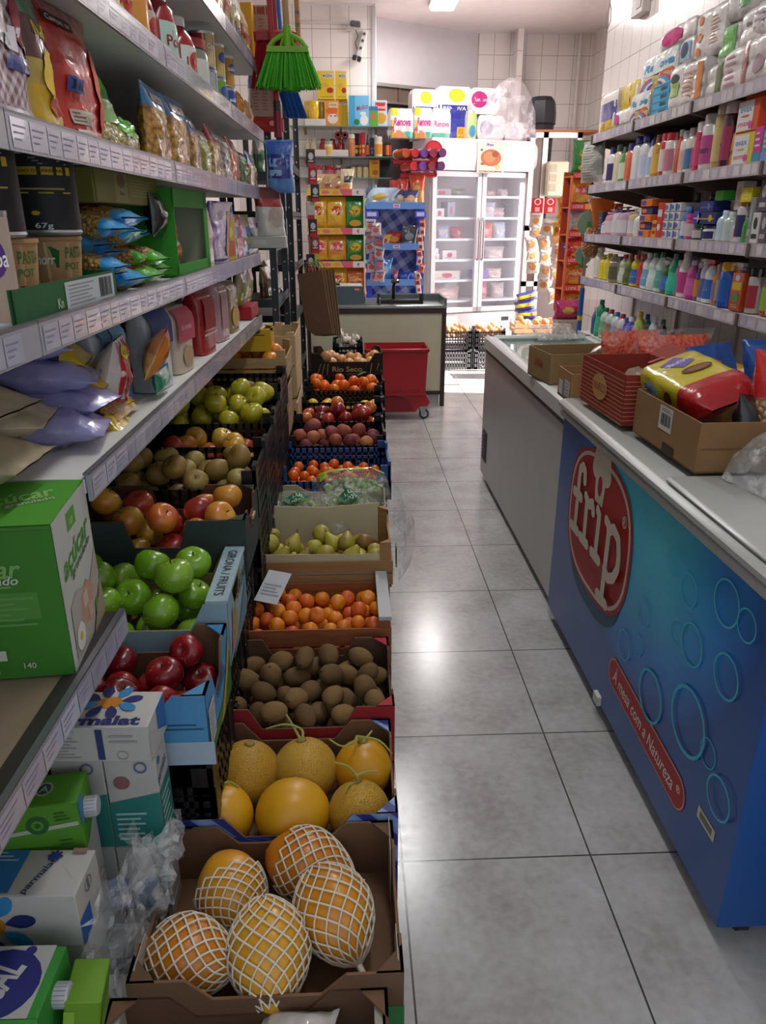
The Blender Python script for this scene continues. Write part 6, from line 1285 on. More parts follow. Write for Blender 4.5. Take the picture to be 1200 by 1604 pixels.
sp_r1=[
 (942,968,.13,2,lambda w: rolls('toilet_paper_pack','toilet paper',w,.12,.20,2,2,[('r',0,.28,1,.72,'2a2a86','bag'),('r',0,.0,1,.28,'c9a81c','bag'),('t','32',.4,.18,.12,'c8401c'),('t','rolos',.5,.07,.07,'c8401c')]),'blue banded toilet paper pack with yellow base at the far end of the roll shelf',0,.20),
 (966,990,.12,2,lambda w: rolls('toilet_paper_pack','toilet paper',w,.12,.085,3,1,[('r',0,0,1,.2,'6f9c4c','bag'),('c',.2,.5,.15,.3,'b84a8c')]),'small white roll pack under the yellow twelve plus four pack',0,.1),
 (966,995,.12,2,lambda w: rolls('toilet_paper_pack','toilet paper',w,.12,.115,2,1,[('r',0,0,1,1,'cdb01f','bag'),('t','12',.6,.78,.2,'2b2620'),('t','+',.5,.52,.16,'b81f6c'),('t','4',.62,.30,.34,'c81f7c',{'b': .03}),('t','gratis',.5,.06,.08,'b84a1c')]),'yellow pack printed 12 + 4 grátis on the roll shelf',.088,.12),
 (990,1020,.13,2,lambda w: rolls('kitchen_roll_pack','paper rolls',w,.12,.125,2,1,RENO),'lower kitchen roll pack with rainbow swirl',0,.13),
 (996,1052,.13,2,lambda w: rolls('kitchen_roll_pack','paper rolls',w,.12,.14,2,1,RENO),'upper large kitchen roll pack with rainbow swirl',.128,.14),
 (1022,1048,.1,2,lambda w: carton('tissue_stack','tissues',w,.1,.13,'3f9cc0',[('r',0,.24*i+.2,1,.24*i+.22,'2a7ca0') for i in range(4)]+[('b',.5,.24*i+.05,.9,.24*i+.17) for i in range(4)]),'stack of turquoise tissue packets with barcodes',0,.13),
 (1046,1068,.1,2,lambda w: rolls('paper_roll_pack','paper rolls',w,.1,.175,1,2,[('r',.2,.3,.8,.6,'8cae3c','bag'),('c',.5,.7,.3,.1,'3b3a3c')]),'slim white roll pack with green print',0,.18),
 (1052,1072,.1,2,lambda w: rolls('paper_roll_pack','paper rolls',w,.1,.10,1,1,[('r',.1,.1,.9,.8,'8fb4d0','bag'),('c',.5,.5,.3,.3,'2f3f5c')]),'pale blue cylinder pack above the slim white pack',.18,.1),
 (1070,1104,.12,2,lambda w: rolls('napkin_pack','napkins',w,.12,.16,2,3,[('r',.78,.1,.98,.9,'cf7a22','bag'),('q',.1,.2,.7,.8,6,'cf9a7c')]),'peach and white napkin pack with an orange edge',0,.17),
 (1078,1122,.12,2,lambda w: rolls('kitchen_roll_pack','paper rolls',w,.12,.17,2,2,[('c',.2,.8,.1,.1,'d07a3c'),('c',.2,.45,.1,.1,'d07a3c'),('c',.2,.15,.1,.1,'d07a3c'),('q',.5,.2,.9,.8,8,'d0a894')]),'tall white roll pack dotted with orange prints, second tier',.165,.18),
 (1106,1130,.12,2,lambda w: rolls('napkin_pack','napkins',w,.1,.115,1,2,[('r',.75,0,1,1,'6c7c4a','bag')]),'white napkin pack with a dark green patterned edge',0,.12),
 (1112,1142,.1,2,lambda w: rolls('napkin_pack','napkins',w,.1,.12,1,2,[('r',.1,.15,.9,.95,'49a838','bag'),('r',.2,.3,.8,.85,'62bf50','bag')]),'bright green lattice napkin pack',.12,.12),
 (1130,1160,.12,2,lambda w: rolls('napkin_pack','napkins',w,.1,.14,1,2,[('q',.2,.1,.8,.9,5,'b88a9c')]),'white napkin pack with a thin pink print',0,.14),
 (1144,1176,.12,2,lambda w: rolls('tissue_pack','tissues',w,.1,.12,1,2,[('t','amo',.5,.6,.15,'3a4048')]),'white tissue pack with dark lettering on the second tier',.14,.13),
 (1160,1184,.12,2,lambda w: rolls('napkin_pack','napkins',w,.1,.145,1,2,[('r',0,0,.5,1,'9c1a28','bag'),('t','nutur',.25,.5,.08,'d8d0cc',{'r': PI/2,'w': .5})]),'dark red striped napkin pack',0,.15),
 (1176,1215,.12,2,lambda w: rolls('tissue_pack','tissues',w,.1,.15,2,2,[('c',.3,.4,.2,.2,'b0909c')]),'clear wrapped pack of tissues at the right edge of view',0,.15),
 (1120,1160,.12,2,lambda w: rolls('kitchen_roll_pack','paper rolls',w,.1,.12,2,1,[('r',.5,.2,.95,.9,'3f9c4a','bag')]),'white kitchen roll pack with green lattice high on the third tier',.255,.12),
 (1020,1074,.12,2,lambda w: rolls('toilet_paper_pack','toilet paper',w,.1,.08,3,1,[('c',.4,.5,.3,.4,'b81a6a')]),'white roll pack with magenta blob lying above the upper rainbow swirl pack',.27,.08),
 (1160,1200,.12,2,lambda w: rolls('tissue_pack','tissues',w,.1,.11,2,1,[('q',.2,.2,.8,.8,3,'b0a0b4')]),'pale tissue pack with thin violet print on the second tier',.155,.1)]
for p0,p1,d,k,f,lab,dz,h in sp_r1:
    yc,w=spR(p0,p1,r1+dz*.5);q=.12 if 'upper large' not in lab and 'lying above' not in lab else .20
    onR(f(w*.97),yc,r1+dz,lab,.12,.02 if dz == 0 else .045)
hair=[ # p0,p1,type,h,color,cap,label colour,txt
 (946,958,'shampoo',.185,'d3d0d4','2a2a86','2a2a5c','','cap','white body lotion with navy cap'),(956,968,'shampoo',.19,'c9c0a4','1f5a34',None,'','cap','cream bottle with dark green cap'),(966,976,'slim',.17,'2f7a3c','1c6a50','b9c9b0','','cap','green bottle with teal cap'),(974,986,'shampoo',.18,'d0603c','2a2a90',None,'','cap','coral orange bottle'),(984,997,'shampoo',.20,'d0d0d4','2a2f9c',None,'','cap','tall white lotion with blue cap'),(996,1008,'shampoo',.20,'cfcfd2','242478','b5bcd0','','cap','white shampoo with dark blue cap'),(1008,1017,'slim',.17,'d0d4d8','3a3f98','9cb0c8','','cap','slim white bottle with violet cap'),(1016,1027,'shampoo',.185,'b5861c','8c3a1c','c9a03c','','cap','golden shampoo with brown cap'),(1025,1033,'slim',.18,'a37a1c','7a3a1c',None,'','cap','dark golden bottle'),(1032,1042,'aero',.18,'b0202c','a01a24','d0c8c4','','cap','red and white striped can'),(1040,1051,'aero',.175,'cfcac8','b02030','c07a8c','','cap','white can with red top'),(1050,1058,'slim',.18,'c9502c','d0d0cc',None,'','cap','narrow orange red bottle'),(1057,1067,'shampoo',.17,'d3d0d0','b5b8c0','c0a8a0','','cap','plain white bottle'),(1066,1077,'shampoo',.175,'d0ccc4','b5a09c','3f6a9c','','cap','white bottle with small blue picture'),(1076,1086,'slim',.175,'c9a87c','c8b0a0','a03a5c','','cap','beige and pink bottle'),(1085,1097,'aero',.185,'b01a4c','c9c4c4','c8406c','','cap','magenta hair spray'),(1096,1110,'aero',.205,'c9c4c4','9a9a9c','b84a8c','Nansen','cap','white hair spray with grey lettering'),(1112,1124,'aero',.235,'b59a5c','b5a890','c8b478','','cap','tall gold hair spray can'),(1124,1136,'aero',.23,'4a1f34','c9c0bc','a03a5c','x','cap','tall maroon spray can with white cap'),(1137,1153,'squeeze',.16,'cf7a14','d0861c',None,'Grisi','cap','orange sun lotion bottle')]
for i,(p0,p1,ty,h,c,cp_,lb,tx,top,lab) in enumerate(hair):
    yc,w=spR(p0,p1,r2);onR(bottle('shampoo_bottle' if ty != 'aero' else 'spray_can','bottle' if ty != 'aero' else 'spray can',ty,min(w*1.08,.1),h,c,cp_,lb,.6 if ty != 'aero' else 1,tx or None,tc='3a3a40',top=top),yc,r2,lab+' on the shampoo shelf',.06,.03)
yc,w=spR(1152,1185,r2)
def evax(w,c,b2,txt,tc): return carton('sanitary_pad_box','box',w,.09,.105,c,[('r',.03,.05,.75,.95,'d3d0d0'),('t','evax',.4,.72,.2,'4a86b8',{'w': .55,'b': .02}),('t',txt,.4,.28,.18,tc,{'w': .55}),('c',.68,.2,.09,.12,'c04a9c'),('c',.4,.5,.2,.03,b2)])
onR(evax(w,'c9b51c','c9b51c','normal','cf5a3a'),yc,r2,'lower white and yellow pad box reading normal',.09,.02)
onR(evax(w,'cf4a1c','d0501c','maxi','d0404c'),yc,r2+.107,'upper white and orange pad box reading maxi',.09,.02)
onR(carton('sanitary_pad_box','box',w*1.1,.09,.06,'d0501c',[('c',.3,.6,.15,.3,'2a5a9c')]),yc-.03,r2+.213,'flat orange box on top of the pad boxes',.09,.03)
for k,(p0,p1,c,c2,h,lab) in enumerate(((1184,1197,'c42a8c','2f8a9c',.115,'magenta and teal box right of the pad boxes'),(1198,1215,'3a9c8c','6a8ad0',.10,'teal and blue box at the right edge of the shampoo shelf'))):
    yc,w=spR(p0,p1,r2);onR(carton('sanitary_pad_box','box',w,.08,h,c,[('r',0,0,1,.3,c2),('q',.2,.4,.8,.9,3,'d0c0cc')]),yc,r2,lab,.08,.02)
yc,w=spR(1074,1090,r2+.1);onR(bottle('spray_can','spray can','aero',.05,.22,'cfc9c4','d0ccc8','b0504c',1),yc+.1,r2,'white spray can standing behind the shampoo row',.06,.16)
onR(pouch('mop_head_pack','mop head',.22,.22,.07,[(.15,B('b0a8a4')),(1,B('8f8f88'))],[('q',.2,.1,.8,.9,12,'b5b5ae')],300),4.72,r2+.02,'grey string mop head in clear wrap at the far end of the shampoo shelf',.07,-.01,.3)
# third shelf
r3s=[(938,944,'carton',.12,'262a4a',None,'dark navy box'),(943,951,'slim',.09,'b8909c','c9a8b4','small pale pink bottle'),(950,960,'pump',.13,'c98a9c','c9a0b0','pink pump bottle'),(960,970,'pump',.14,'c4bcc4','5a4a6c','clear pump bottle with dark top'),(969,981,'pump',.14,'b896b4','2c2230','lilac hand soap with black pump'),(983,992,'pump',.13,'c9b08c','c9b8b0','peach lotion bottle'),(993,1003,'round',.115,'ccd0d2','c9ccd0','white rounded bottle')]
for i,(p0,p1,ty,h,c,cp_,lab) in enumerate(r3s):
    yc,w=spR(p0,p1,r3);lab += ' at the far end of the toiletries shelf'
    if ty == 'carton': onR(carton('toiletry_box','box',w,.05,h,c,[('q',.2,.2,.8,.8,4,'6a6a8c')]),yc,r3,lab,.05)
    else: onR(bottle('toiletry_bottle','bottle','shampoo' if ty == 'pump' else ty,w*1.1,h,c,cp_,'c9c4c8',.7,None,top='pump' if ty == 'pump' else 'cap'),yc,r3,lab,.05)
for i in range(5):
    yc,w=spR(1004,1022,r3);onR(carton('toothpaste_box','box',w*.95,.1,.032,['cf6a1c','2a2f6c'][i % 2],[('r',.1,.2,.5,.8,['2a3f8c','cf6a1c'][i % 2])]),yc+.01*(i % 2),r3+.034*i,['orange','navy'][i % 2]+' toothpaste box lying in the stack, '+['lowest','second','third','fourth','topmost'][i],.1,.02+.01*(i % 2))
for i,(p0,p1,h,c,c2,lab) in enumerate(((1022,1030,.075,'cf8a1c','8c2a1c','small amber box'),(1029,1037,.15,'b52a24','d0c0bc','tall red box with white spots'))):
    yc,w=spR(p0,p1,r3);onR(carton('toiletry_box','box',w,.06,h,c,[('r',.1,.6,.9,.8,c2),('c',.5,.3,.3,.1,c2)]),yc,r3,lab+' beside the toothpaste stack',.06)
for i in range(12):
    col_,row=i % 3,i // 3;yc,w=spR(1038+col_*9,1046+col_*9,r3);onR(carton('toothpaste_box','box',w,.08,.035,'cbc7c8',[('r',.0,.1,.35,.9,['b0242c','2a6a9c','34407c'][col_]),('c',.6,.5,.2,.3,'4a6a9c')]),yc,r3+row*.037,'white toothpaste box with coloured end, %s column, %s from the bottom' % (['left','middle','right'][col_],['lowest','second','third','fourth'][row]),.08,.03,0,'stacked white toothpaste boxes')
for i,(p0,p1,ty,h,c,cp_,lb,lab) in enumerate(((1063,1072,'slim',.13,'3a66b0','5a8ad0','c0c8d4','blue mouthwash bottle'),(1071,1083,'jar',.10,'b5386c','c93a7c','c9b0b8','pink topped jar'),(1083,1094,'jar',.06,'1f3f3c','2a4a44','b8b0ac','small dark green jar'),
   (1096,1118,'jar',.055,'cfd0d2','24285c','24285c','wide white cream jar with navy lid'),(1118,1130,'round',.11,'b8ccd8','c9d8e0',None,'pale blue rounded bottle'),(1128,1140,'round',.105,'b5c4bc','c8d4cc',None,'pale green white bottle'),(1140,1148,'slim',.08,'c9c4c8','b0243c','c9a8b0','white roll-on with red cap'),(1146,1158,'aero',.15,'c0bcc0','9c6a2c','2f2f5c','white deodorant can with bronze cap'),(1156,1166,'slim',.10,'3f8c3c','26262c',None,'green roll-on with black top'),(1164,1174,'slim',.10,'2a6ac0','1f1f28',None,'bright blue roll-on with black base'))):
    yc,w=spR(p0,p1,r3);onR(bottle('toiletry_bottle' if ty != 'jar' else 'cream_jar','bottle' if ty != 'jar' else 'jar',ty,min(w*1.06,.085),h,c,cp_,lb,.85),yc,r3,lab+' on the toiletries shelf',.06,.03)
for i,(p,c,h) in enumerate(((1078,'1f5f6c',.19),(1100,'1c566a',.19),(1120,'1a4a6c',.17),(1062,'26307c',.13))):
    yc=yr(p,r3,1.58);onR(bottle('mouthwash_bottle','bottle','round',.075,h,c,'16424c',None,.7),yc,r3,['teal mouthwash bottle with dark cap in the back row, left','teal mouthwash bottle in the back row, right','blue green mouthwash bottle farthest right in the back row','short navy bottle in the back row'][i],.06,.17)
for i,(p0,p1,z,h,c,c2) in enumerate(((1092,1120,.06,.045,'1f2460','c9a03c'),(1094,1116,.106,.04,'20286c','5a6ab0'),(1084,1096,.06,.05,'2a3f9c','b0b8cc'))):
    yc,w=spR(p0,p1,r3+z);onR(carton('toiletry_box','box',w,.07,h,c,[('r',.1,.4,.9,.5,c2),('c',.7,.5,.1,.3,c2)]),yc,r3+z,['navy box resting on the wide cream jar','navy box second above the wide cream jar','blue box above the small dark green jar'][i],.07,.04)
onR(carton('toiletry_box','box',.07,.05,.035,'3a9c2c',[]),spR(1112,1120,r3)[0],r3+.147,'small bright green box on top of the navy boxes',.05,.04)
onR(carton('toiletry_box','box',.05,.05,.10,'cfc6c0',[('c',.5,.6,.3,.2,'c09a84')]),spR(1130,1146,r3)[0],r3+.11,'cream coloured box standing above the pale bottles',.05,.06)
for i,(p0,p1,z,h,c,c2,lab) in enumerate(((1170,1178,0,.15,'7c8280','9aa09c','tall grey box'),(1177,1189,0,.10,'c4c6c0','1d1f1c','white box with black oval, lower right'),(1190,1202,0,.10,'5c4a5c','b0a0a8','plum box with oval at the right edge, lower'),(1190,1204,.102,.10,'54445a','b8a8b0','plum box with oval at the right edge, upper'),(1163,1180,.135,.05,'cfc01c','d8cc4c','bright yellow box on top'))):
    yc,w=spR(p0,p1,r3+z);onR(carton('toiletry_box','box',w*.97,.06,h,c,[('c',.5,.65,.25,.2,c2),('r',.15,.15,.85,.3,c2)]),yc,r3+z,lab+' of the toiletries shelf',.06)
# fourth shelf: cleaning bottles
r4s=[(928,936,'slim',.165,'c9c4b8','c9c4c0',None,'cap','tall cream bottle'),(936,943,'round',.13,'cfc01a','c9c41c',None,'pump','yellow detergent bottle with pump'),(943,950,'round',.14,'c9b81a','b5a818',None,'cap','yellow detergent bottle'),(950,958,'round',.14,'bfae18','c2b01c',None,'cap','amber yellow detergent bottle'),(956,966,'aero',.13,'8c8468','6a6450','5a5848','cap','dull olive can'),(966,975,'deterg',.145,'a9b8a0','b52230','c0c8b8','cap','pale green bottle with red cap'),(974,984,'deterg',.15,'6c7c34','a01f28','4a5a24','cap','olive bottle with dark red cap'),(984,994,'deterg',.15,'c4b01c','b0222c','2f5fa8','cap','yellow and blue bottle with red cap'),(994,1002,'shampoo',.155,'b01f30','a01a28','c03a48','cap','crimson bottle'),(1001,1012,'deterg',.165,'cfd0d0','cdd2d6','6a9cc0','cap','white detergent bottle with blue print'),(1010,1023,'deterg',.17,'bfccc8','2a6a3c','cbd8d2','cap','pale mint bottle with green cap'),(1021,1032,'deterg',.175,'b9ccc4','1f5f34','5a9c8c','cap','large pale bottle with dark green cap'),(1030,1040,'deterg',.14,'3a6a34','c9c9c9','3a6ab0','trigger','green and blue trigger spray'),(1040,1052,'deterg',.175,'1f9c7c','1f7a5c','2cb890','cap','bright teal bottle'),(1050,1058,'shampoo',.15,'b83a7c','c0c0c4','3a9c8c','cap','pink bottle with teal mark'),(1056,1068,'slim',.19,'cfcaca','c4c0c0','b53a7c','cap','tall white bottle with magenta mark'),(1068,1080,'deterg',.155,'b83a8c','c9c4d0','c45a9c','cap','fuchsia bottle with white cap'),(1080,1088,'slim',.15,'42307c','b9b4c4','c07a1c','cap','purple and orange bottle'),(1087,1097,'deterg',.165,'b8bcc8','c9ccd0','5a5f8c','trigger','white and grey trigger bottle'),(1095,1108,'deterg',.165,'cfd4d8','b01f2c','2a5fa8','trigger','white blue lettered trigger bottle with red collar'),(1107,1117,'slim',.15,'b56a1c','c9c4bc','7c6a8c','cap','orange based slim bottle'),(1115,1123,'aero',.155,'7a5a44','8a6a50','a0946c','cap','brown floral spray can'),(1123,1137,'aero',.165,'1f4fa8','cf9c14','2460b8','cap','blue and green spray can with yellow cap'),(1137,1150,'slim',.165,'c9603a','cfcaca','b9482c','trigger','orange trigger spray with white head'),(1165,1178,'aero',.155,'a9a6a4','242226','a03038','cap','silver and red spray can with black cap'),(1183,1197,'shampoo',.175,'b5343c','c9c4c4','8ca83c','cap','red bottle at the right edge'),(1194,1210,'round',.11,'7c9c3c','b8c06c','c9c45a','cap','green yellow container at the right edge')]
for i,(p0,p1,ty,h,c,cp_,lb,top,lab) in enumerate(r4s):
    yc,w=spR(p0,p1,r4);onR(bottle('cleaning_bottle' if ty != 'aero' else 'spray_can','bottle' if ty != 'aero' else 'spray can',ty,min(w*1.06,.1),h,c,cp_,lb,.62 if ty != 'aero' else 1,None,top=top),yc,r4,lab+' on the cleaning shelf',.06,.03)
yc,w=spR(1147,1166,r4);onR(carton('air_freshener_box','box',w*.9,.06,.135,'a5421c',[('r',.1,.55,.9,.75,'c9a41c'),('c',.5,.86,.2,.08,'b9bcc4'),('c',.5,.35,.3,.14,'5a7c34'),('q',.2,.08,.8,.18,2,'d0a088')],kind='gloss'),yc,r4,'rust red air freshener box with round silver badge on the cleaning shelf',.06,.02)
# bottom right shelf
r5s=[(924,930,'slim',.15,'2f5a7c','b0a8a0',None,'dark blue slim bottle'),(929,939,'deterg',.20,'1f8c68','18805c','3aa884','tall jade green bottle'),(937,946,'deterg',.165,'b5c8bc','2a7a44','7a9c6c','pale bottle with green cap'),(945,954,'deterg',.165,'b9cac8','b02a34','8c6a5c','pale bottle with red cap'),(953,963,'deterg',.16,'c4c9d0','3f7ab0','7c8cb0','white softener bottle with blue cap'),(962,971,'deterg',.16,'c9cacc','a83a44','9c7c6c','white bottle with crimson cap'),(970,977,'slim',.15,'3a2f8c','4a3fa0','5a4fb0','deep violet bottle'),(976,985,'slim',.165,'2c3fb0','cfcfd4','3a50c0','royal blue bottle with white cap'),(984,992,'slim',.15,'c05aa8','b84a5c','c870b4','pink bottle with red cap')]
for i,(p0,p1,ty,h,c,cp_,lb,lab) in enumerate(r5s):
    yc,w=spR(p0,p1,r5+.03);onR(bottle('cleaning_bottle','bottle',ty,min(w*1.1,.1),h,c,cp_,lb,.62),yc,r5,lab+' on the lowest right shelf',.06,.03)
for i,(px,pt,X,w,h,c,cp_,lb,lab) in enumerate(((1000,462,1.46,.085,.20,'a8b83c','b8b820','8ca03c','lime green detergent bottle'),(1012,470,1.56,.07,.17,'2a9ca0','2a4ab0','4ab0b4','turquoise bottle with blue cap'),(1022,465,1.46,.08,.20,'bac8cc','c4ccd0','b0ccd8','pearl white detergent bottle'),(1036,470,1.55,.07,.17,'1c2420','1f7a3c','2a3a34','black bottle with green cap'),(1050,492,1.50,.06,.14,'b8c4b4','a8242c','c0b8a8','pale bottle with red cap'),(1056,500,1.44,.06,.13,'c4ccc8','1c6a34','b4c8bc','white rounded bottle with green cap'),(1065,490,1.52,.06,.15,'c0501c','b01c28','2a3f8c','orange bottle with red cap, blue collar'),(1078,496,1.48,.06,.15,'c9502c','2a2f8c','b0341c','orange red bottle with navy cap'),(1090,492,1.54,.06,.15,'5a2a5c','2f2a7c','c04a2c','purple bottle'),(1102,500,1.50,.06,.14,'a8341c','5a1f5c','b0481c','rusty orange bottle with purple cap'),(1120,505,1.5,.08,.13,'15171c','24262c','3a3f4c','dark bottle with faint lettering'))):
    yc=yr(px,r5+.08,X);onR(bottle('cleaning_bottle','bottle','round' if w < .08 else 'deterg',w,h,c,cp_,lb,.65),yc,r5,lab+' behind the bags on the lowest right shelf',0,X-1.40)
onR(carton('sponge_tray','tray',.12,.08,.035,'b81a22',[]),yr(1010,r5+.02,1.40),r5+.0,'small red box at the front of the lowest right shelf',.08,-.0)
o=pouch('dust_cloth_roll','packet',.26,.07,.06,[(1,B('9c1420'))],(),320);onR(o,2.62,r5+.10,'long glossy red packet lying low at the right',.06,.08,0);
o=pouch('sponge_pack','packet',.22,.06,.05,[(1,B('cf9414'))],(),321);onR(o,2.78,r5+.06,'yellow orange packet lying under the long red packet',.05,.05)
# mesh bag of nuts and hanging things at the shelf ends
t=thing('net_bag','golden net bag of walnuts hanging from an orange net at the end of the shelves','net bag',at(928,405,Y=4.78));hz=at(945,318,Y=4.78)-t.location
b=MB();NM=food('b5752c','7c4418',42,depth=.02);b.lathe([(.001,0),(.05,.008),(.072,.045),(.075,.09),(.062,.14),(.045,.18)],NM,22,1,.8,wob=lambda a,z: 1+.10*noise.noise(Vector((cos(a)*3,sin(a)*3,z*40))),cap=False);b.build('nuts',t)
b=MB();b.lathe([(.045,.18),(.05,.22),(.075,.34)],mat('cf6a1c','plain',.5),20,1,.15,c=(.03,0,0),cap=False);b.build('orange_net_top',t)
t=thing('dish_cloth','fringe of bright orange strands hanging at the shelf end','cloth',at(960,350,Y=4.72));b=MB();rr=random.Random(6)
for i in range(40): x=rr.uniform(-.05,.05);b.tube([(x,rr.uniform(-.01,.01),-.005),(x*.6+.02,0,.11)],.003,mat(rr.choice(['cf4a14','d86a1c'])),4)
b.build('strands',t)
for i,(px,py,lab) in enumerate(((922,350,'upper'),(914,400,'lower'))):
    q=at(px,py,Y=4.95);t=thing('dish_brush','green round dish brush pack hanging near the snack rack, '+lab,'brush',q);b=MB();b.cyl([.072,.055][i],-.003,.003,mat('7c9c84','plain'),24,ax='y');b.build('round_card',t);b=MB();b.box(-.01,-.01,-.07,.012,-.004,.01,mat('2f8c3a'));b.box(-.045,-.01,-.075,.03,-.004,-.062,mat('2f9c3c'));b.build('brush_handle',t)
t=thing('mop','blue and white mop handle standing beside the lowest right shelf','mop',(at(904,545,Y=4.9).x,4.9,0));b=MB();b.cyl(.016,0,1.0,mat('1f5fa8','gloss'),12);b.cyl(.0165,.8,.83,mat('c9b01c'),12);b.cyl(.010,1.0,1.3,mat('9c9894','metal'),10);b.build('handle_tube',t)
t=thing('sponge_pack','clear wrapped wire scourer bag hanging at the far end of the third right shelf','packet',at(935,330,Y=4.80));b=MB();b.lathe([(.001,0),(.04,.01),(.06,.06),(.05,.12),(.02,.17)],film('e8e8e8',.5,.15,30),18,1,.4,wob=lambda a,z: 1+.15*noise.noise(Vector((cos(a)*2,sin(a)*2,z*20))),cap=False);b.build('clear_bag',t)
# wall boxes and cable near the ceiling
t=thing('junction_box','white electrical box high on the right wall','electrical box',at(1005,15,X=1.72));b=MB();b.box(-.03,-.09,-.03,.02,.09,.10,mat('cfc8c2'),ch=.004);b.box(-.035,-.07,.0,-.03,.0,.07,mat('b9b2ac'));b.build('box_body',t)
t=thing('cable_loop','thin loop of cable dangling below the ceiling at the right','cable',at(952,42,Y=5.5));b=MB();b.tube([(0,0,.22),(.0,0,.12),(-.02,0,.04),(-.02,0,.0),(.0,0,-.01),(.015,0,.03),(.01,0,.10),(0,0,.13)],.003,mat('8a827c'),6);b.build('wire',t)
# ============================================================ ON THE FREEZERS
def obox(name,label,x,y,z,w,d,h,rz=0,c='9c7f52',th=.004,cat='box',arts=(),flaps=True,la=(),inner='7c6038'):
    t=thing(name,label,cat,(x,y,z),rz);b=MB();m,mi=mat(c,'card'),mat(inner,'card')
    b.box(-w/2,-d/2,0,w/2,d/2,th,mi)
    for (x0,y0,x1,y1) in ((-w/2,-d/2,w/2,-d/2+th),(-w/2,d/2-th,w/2,d/2),(-w/2,-d/2+th,-w/2+th,d/2-th),(w/2-th,-d/2+th,w/2,d/2-th)): b.box(x0,y0,0,x1,y1,h,m)
    b.build('box_body',t,flat=True)
    if flaps:
        b=MB();b.prism([(w/2-th,h),(w/2,h),(w/2+.06,h+.03),(w/2+.057,h+.033)],-d/2+.01,d/2-.01,m);b.build('flap',t,flat=True)
    if arts: art(t,arts,ff(w,d,h),w,h)
    if la: art(t,la,fl(w,d,h),d,h,'side_print')
    return t
ZW=.813;ZP=.852
obox('cardboard_box','tan cardboard box with upside down red print on the white freezer',.925,2.965,ZW,.36,.24,.115,.12,'94794f',la=[('t','duerros',.5,.5,.2,'a83c2c',{'w': .4,'r': PI,'sh': .3,'b': .03}),('q',.35,.62,.65,.72,1,'a83c2c')])
def packs(n,box,z,label,c,group,c2='b89a74',seed=1,nm='bread_packet',sz=(.10,.14,.03)):
    rr=random.Random(seed)
    for i in range(n):
        x=rr.uniform(box[0],box[1]);y=box[2]+(box[3]-box[2])*(i+.5)/n
        o=place(nm+c,lambda: pouch(nm,'packet',sz[0],sz[1],sz[2],[(.15,B('c9c4bc')),(.85,B(c)),(1,B('c9c4bc'))],[('r',.2,.3,.8,.6,c2,'bag')],seed),(x,y,z+.012*(i % 3)),0,label,group,(PI/2-.35+rr.uniform(-.1,.1),rr.uniform(-.2,.2),rr.uniform(-.4,.4)+1.4))
packs(6,(.90,1.08,2.88,3.05),ZW+.075,'clear wrapped pastry packet in the tan box on the white freezer','a58f80','pastry packets in the tan box','8c7060',3)
obox('cardboard_box','small brown box with a white label behind the striped box',.865,2.60,ZW,.22,.16,.10,.0,'a07a4c',la=[('r',.1,.1,.4,.6,'c4c4c0'),('r',.55,.15,.95,.7,'b9c0c4'),('q',.6,.2,.9,.65,4,'8a90a0')],flaps=False)
packs(4,(.86,.96,2.54,2.66),ZW+.085,'red and white biscuit pack in the small brown box','b03a24','biscuit packs in the small brown box','c9b08c',5,'biscuit_packet',(.09,.12,.03))
STR=[('r',0,.10+i*.085,1,.115+i*.085,'cf8a64') for i in range(10)]+[('c',.48,.52,.17,.27,'b58a54'),('t','PANRICO',.48,.52,.17,'8c2a1c',{'w': .28})]
obox('bakery_box','red box with thin cream stripes and a gold oval',.875,2.245,ZP,.22,.36,.145,.04,'8c2a1c',la=STR,arts=[('r',0,.10+i*.085,1,.115+i*.085,'cf8a64') for i in range(10)],inner='b59a6c')
packs(5,(.88,1.0,2.12,2.36),ZP+.085,'pale wrapped roll packet in the striped box','b8ab94','wrapped rolls in the striped box','c9bfa8',7,'roll_packet')
obox('cardboard_box','large brown cardboard box with barcode label and torn handle hole',1.0,1.82,ZP,.42,.38,.12,.02,'8c6a42',la=[('r',.42,.45,.62,.95,'c4c4c0'),('b',.45,.55,.60,.8),('q',.45,.84,.6,.92,2,'6a6a70'),('r',.52,.0,.70,.22,'33261a')],arts=[('r',.02,.48,.42,.5,'6a4c2c'),('r',.40,.48,.405,1,'6a4c2c'),('r',.0,.46,.4,.465,'5a3f24')],flaps=False)
def loaf(name,label,loc,rot,w,h,t_,bands,front,seed,cat='cake pack',lump=0,gus=False):
    o=pouch(name,cat,w,h,t_,bands,front,seed,gus,lump);o.location=loc;o.rotation_euler=rot;o['label']=label;return o
zd=Vector((.16,-.98,-.10)).normalized();yd=-Vector((-.30,-.1,1));yd=(yd-zd*yd.dot(zd)).normalized();xd=yd.cross(zd)
t=thing('cake_bag','yellow and red block pack of magdalena cakes lying across the brown box','cake pack',(.885,2.08,ZP+.158),rot=Matrix((xd,yd,zd)).transposed().to_euler());b=MB();cw,ct,cl,nz,ns=.175,.085,.31,22,28
def ring(v,a,o=0):
    e=min(1,.35+7*v) if v < .1 else 1 if v < .84 else max(.06,1-((v-.84)/.16)**1.6);q=lambda k: math.copysign(abs(k)**.42,k)
    n_=1+.05*noise.noise(Vector((cos(a)*2,sin(a)*2,v*7)));return ((cw/2*n_*(.55+.45*e)+o)*q(cos(a)),(ct/2*e*n_+o)*q(sin(a)),v*cl)
vs=[ring(j/nz,2*PI*i/ns) for j in range(nz+1) for i in range(ns)]
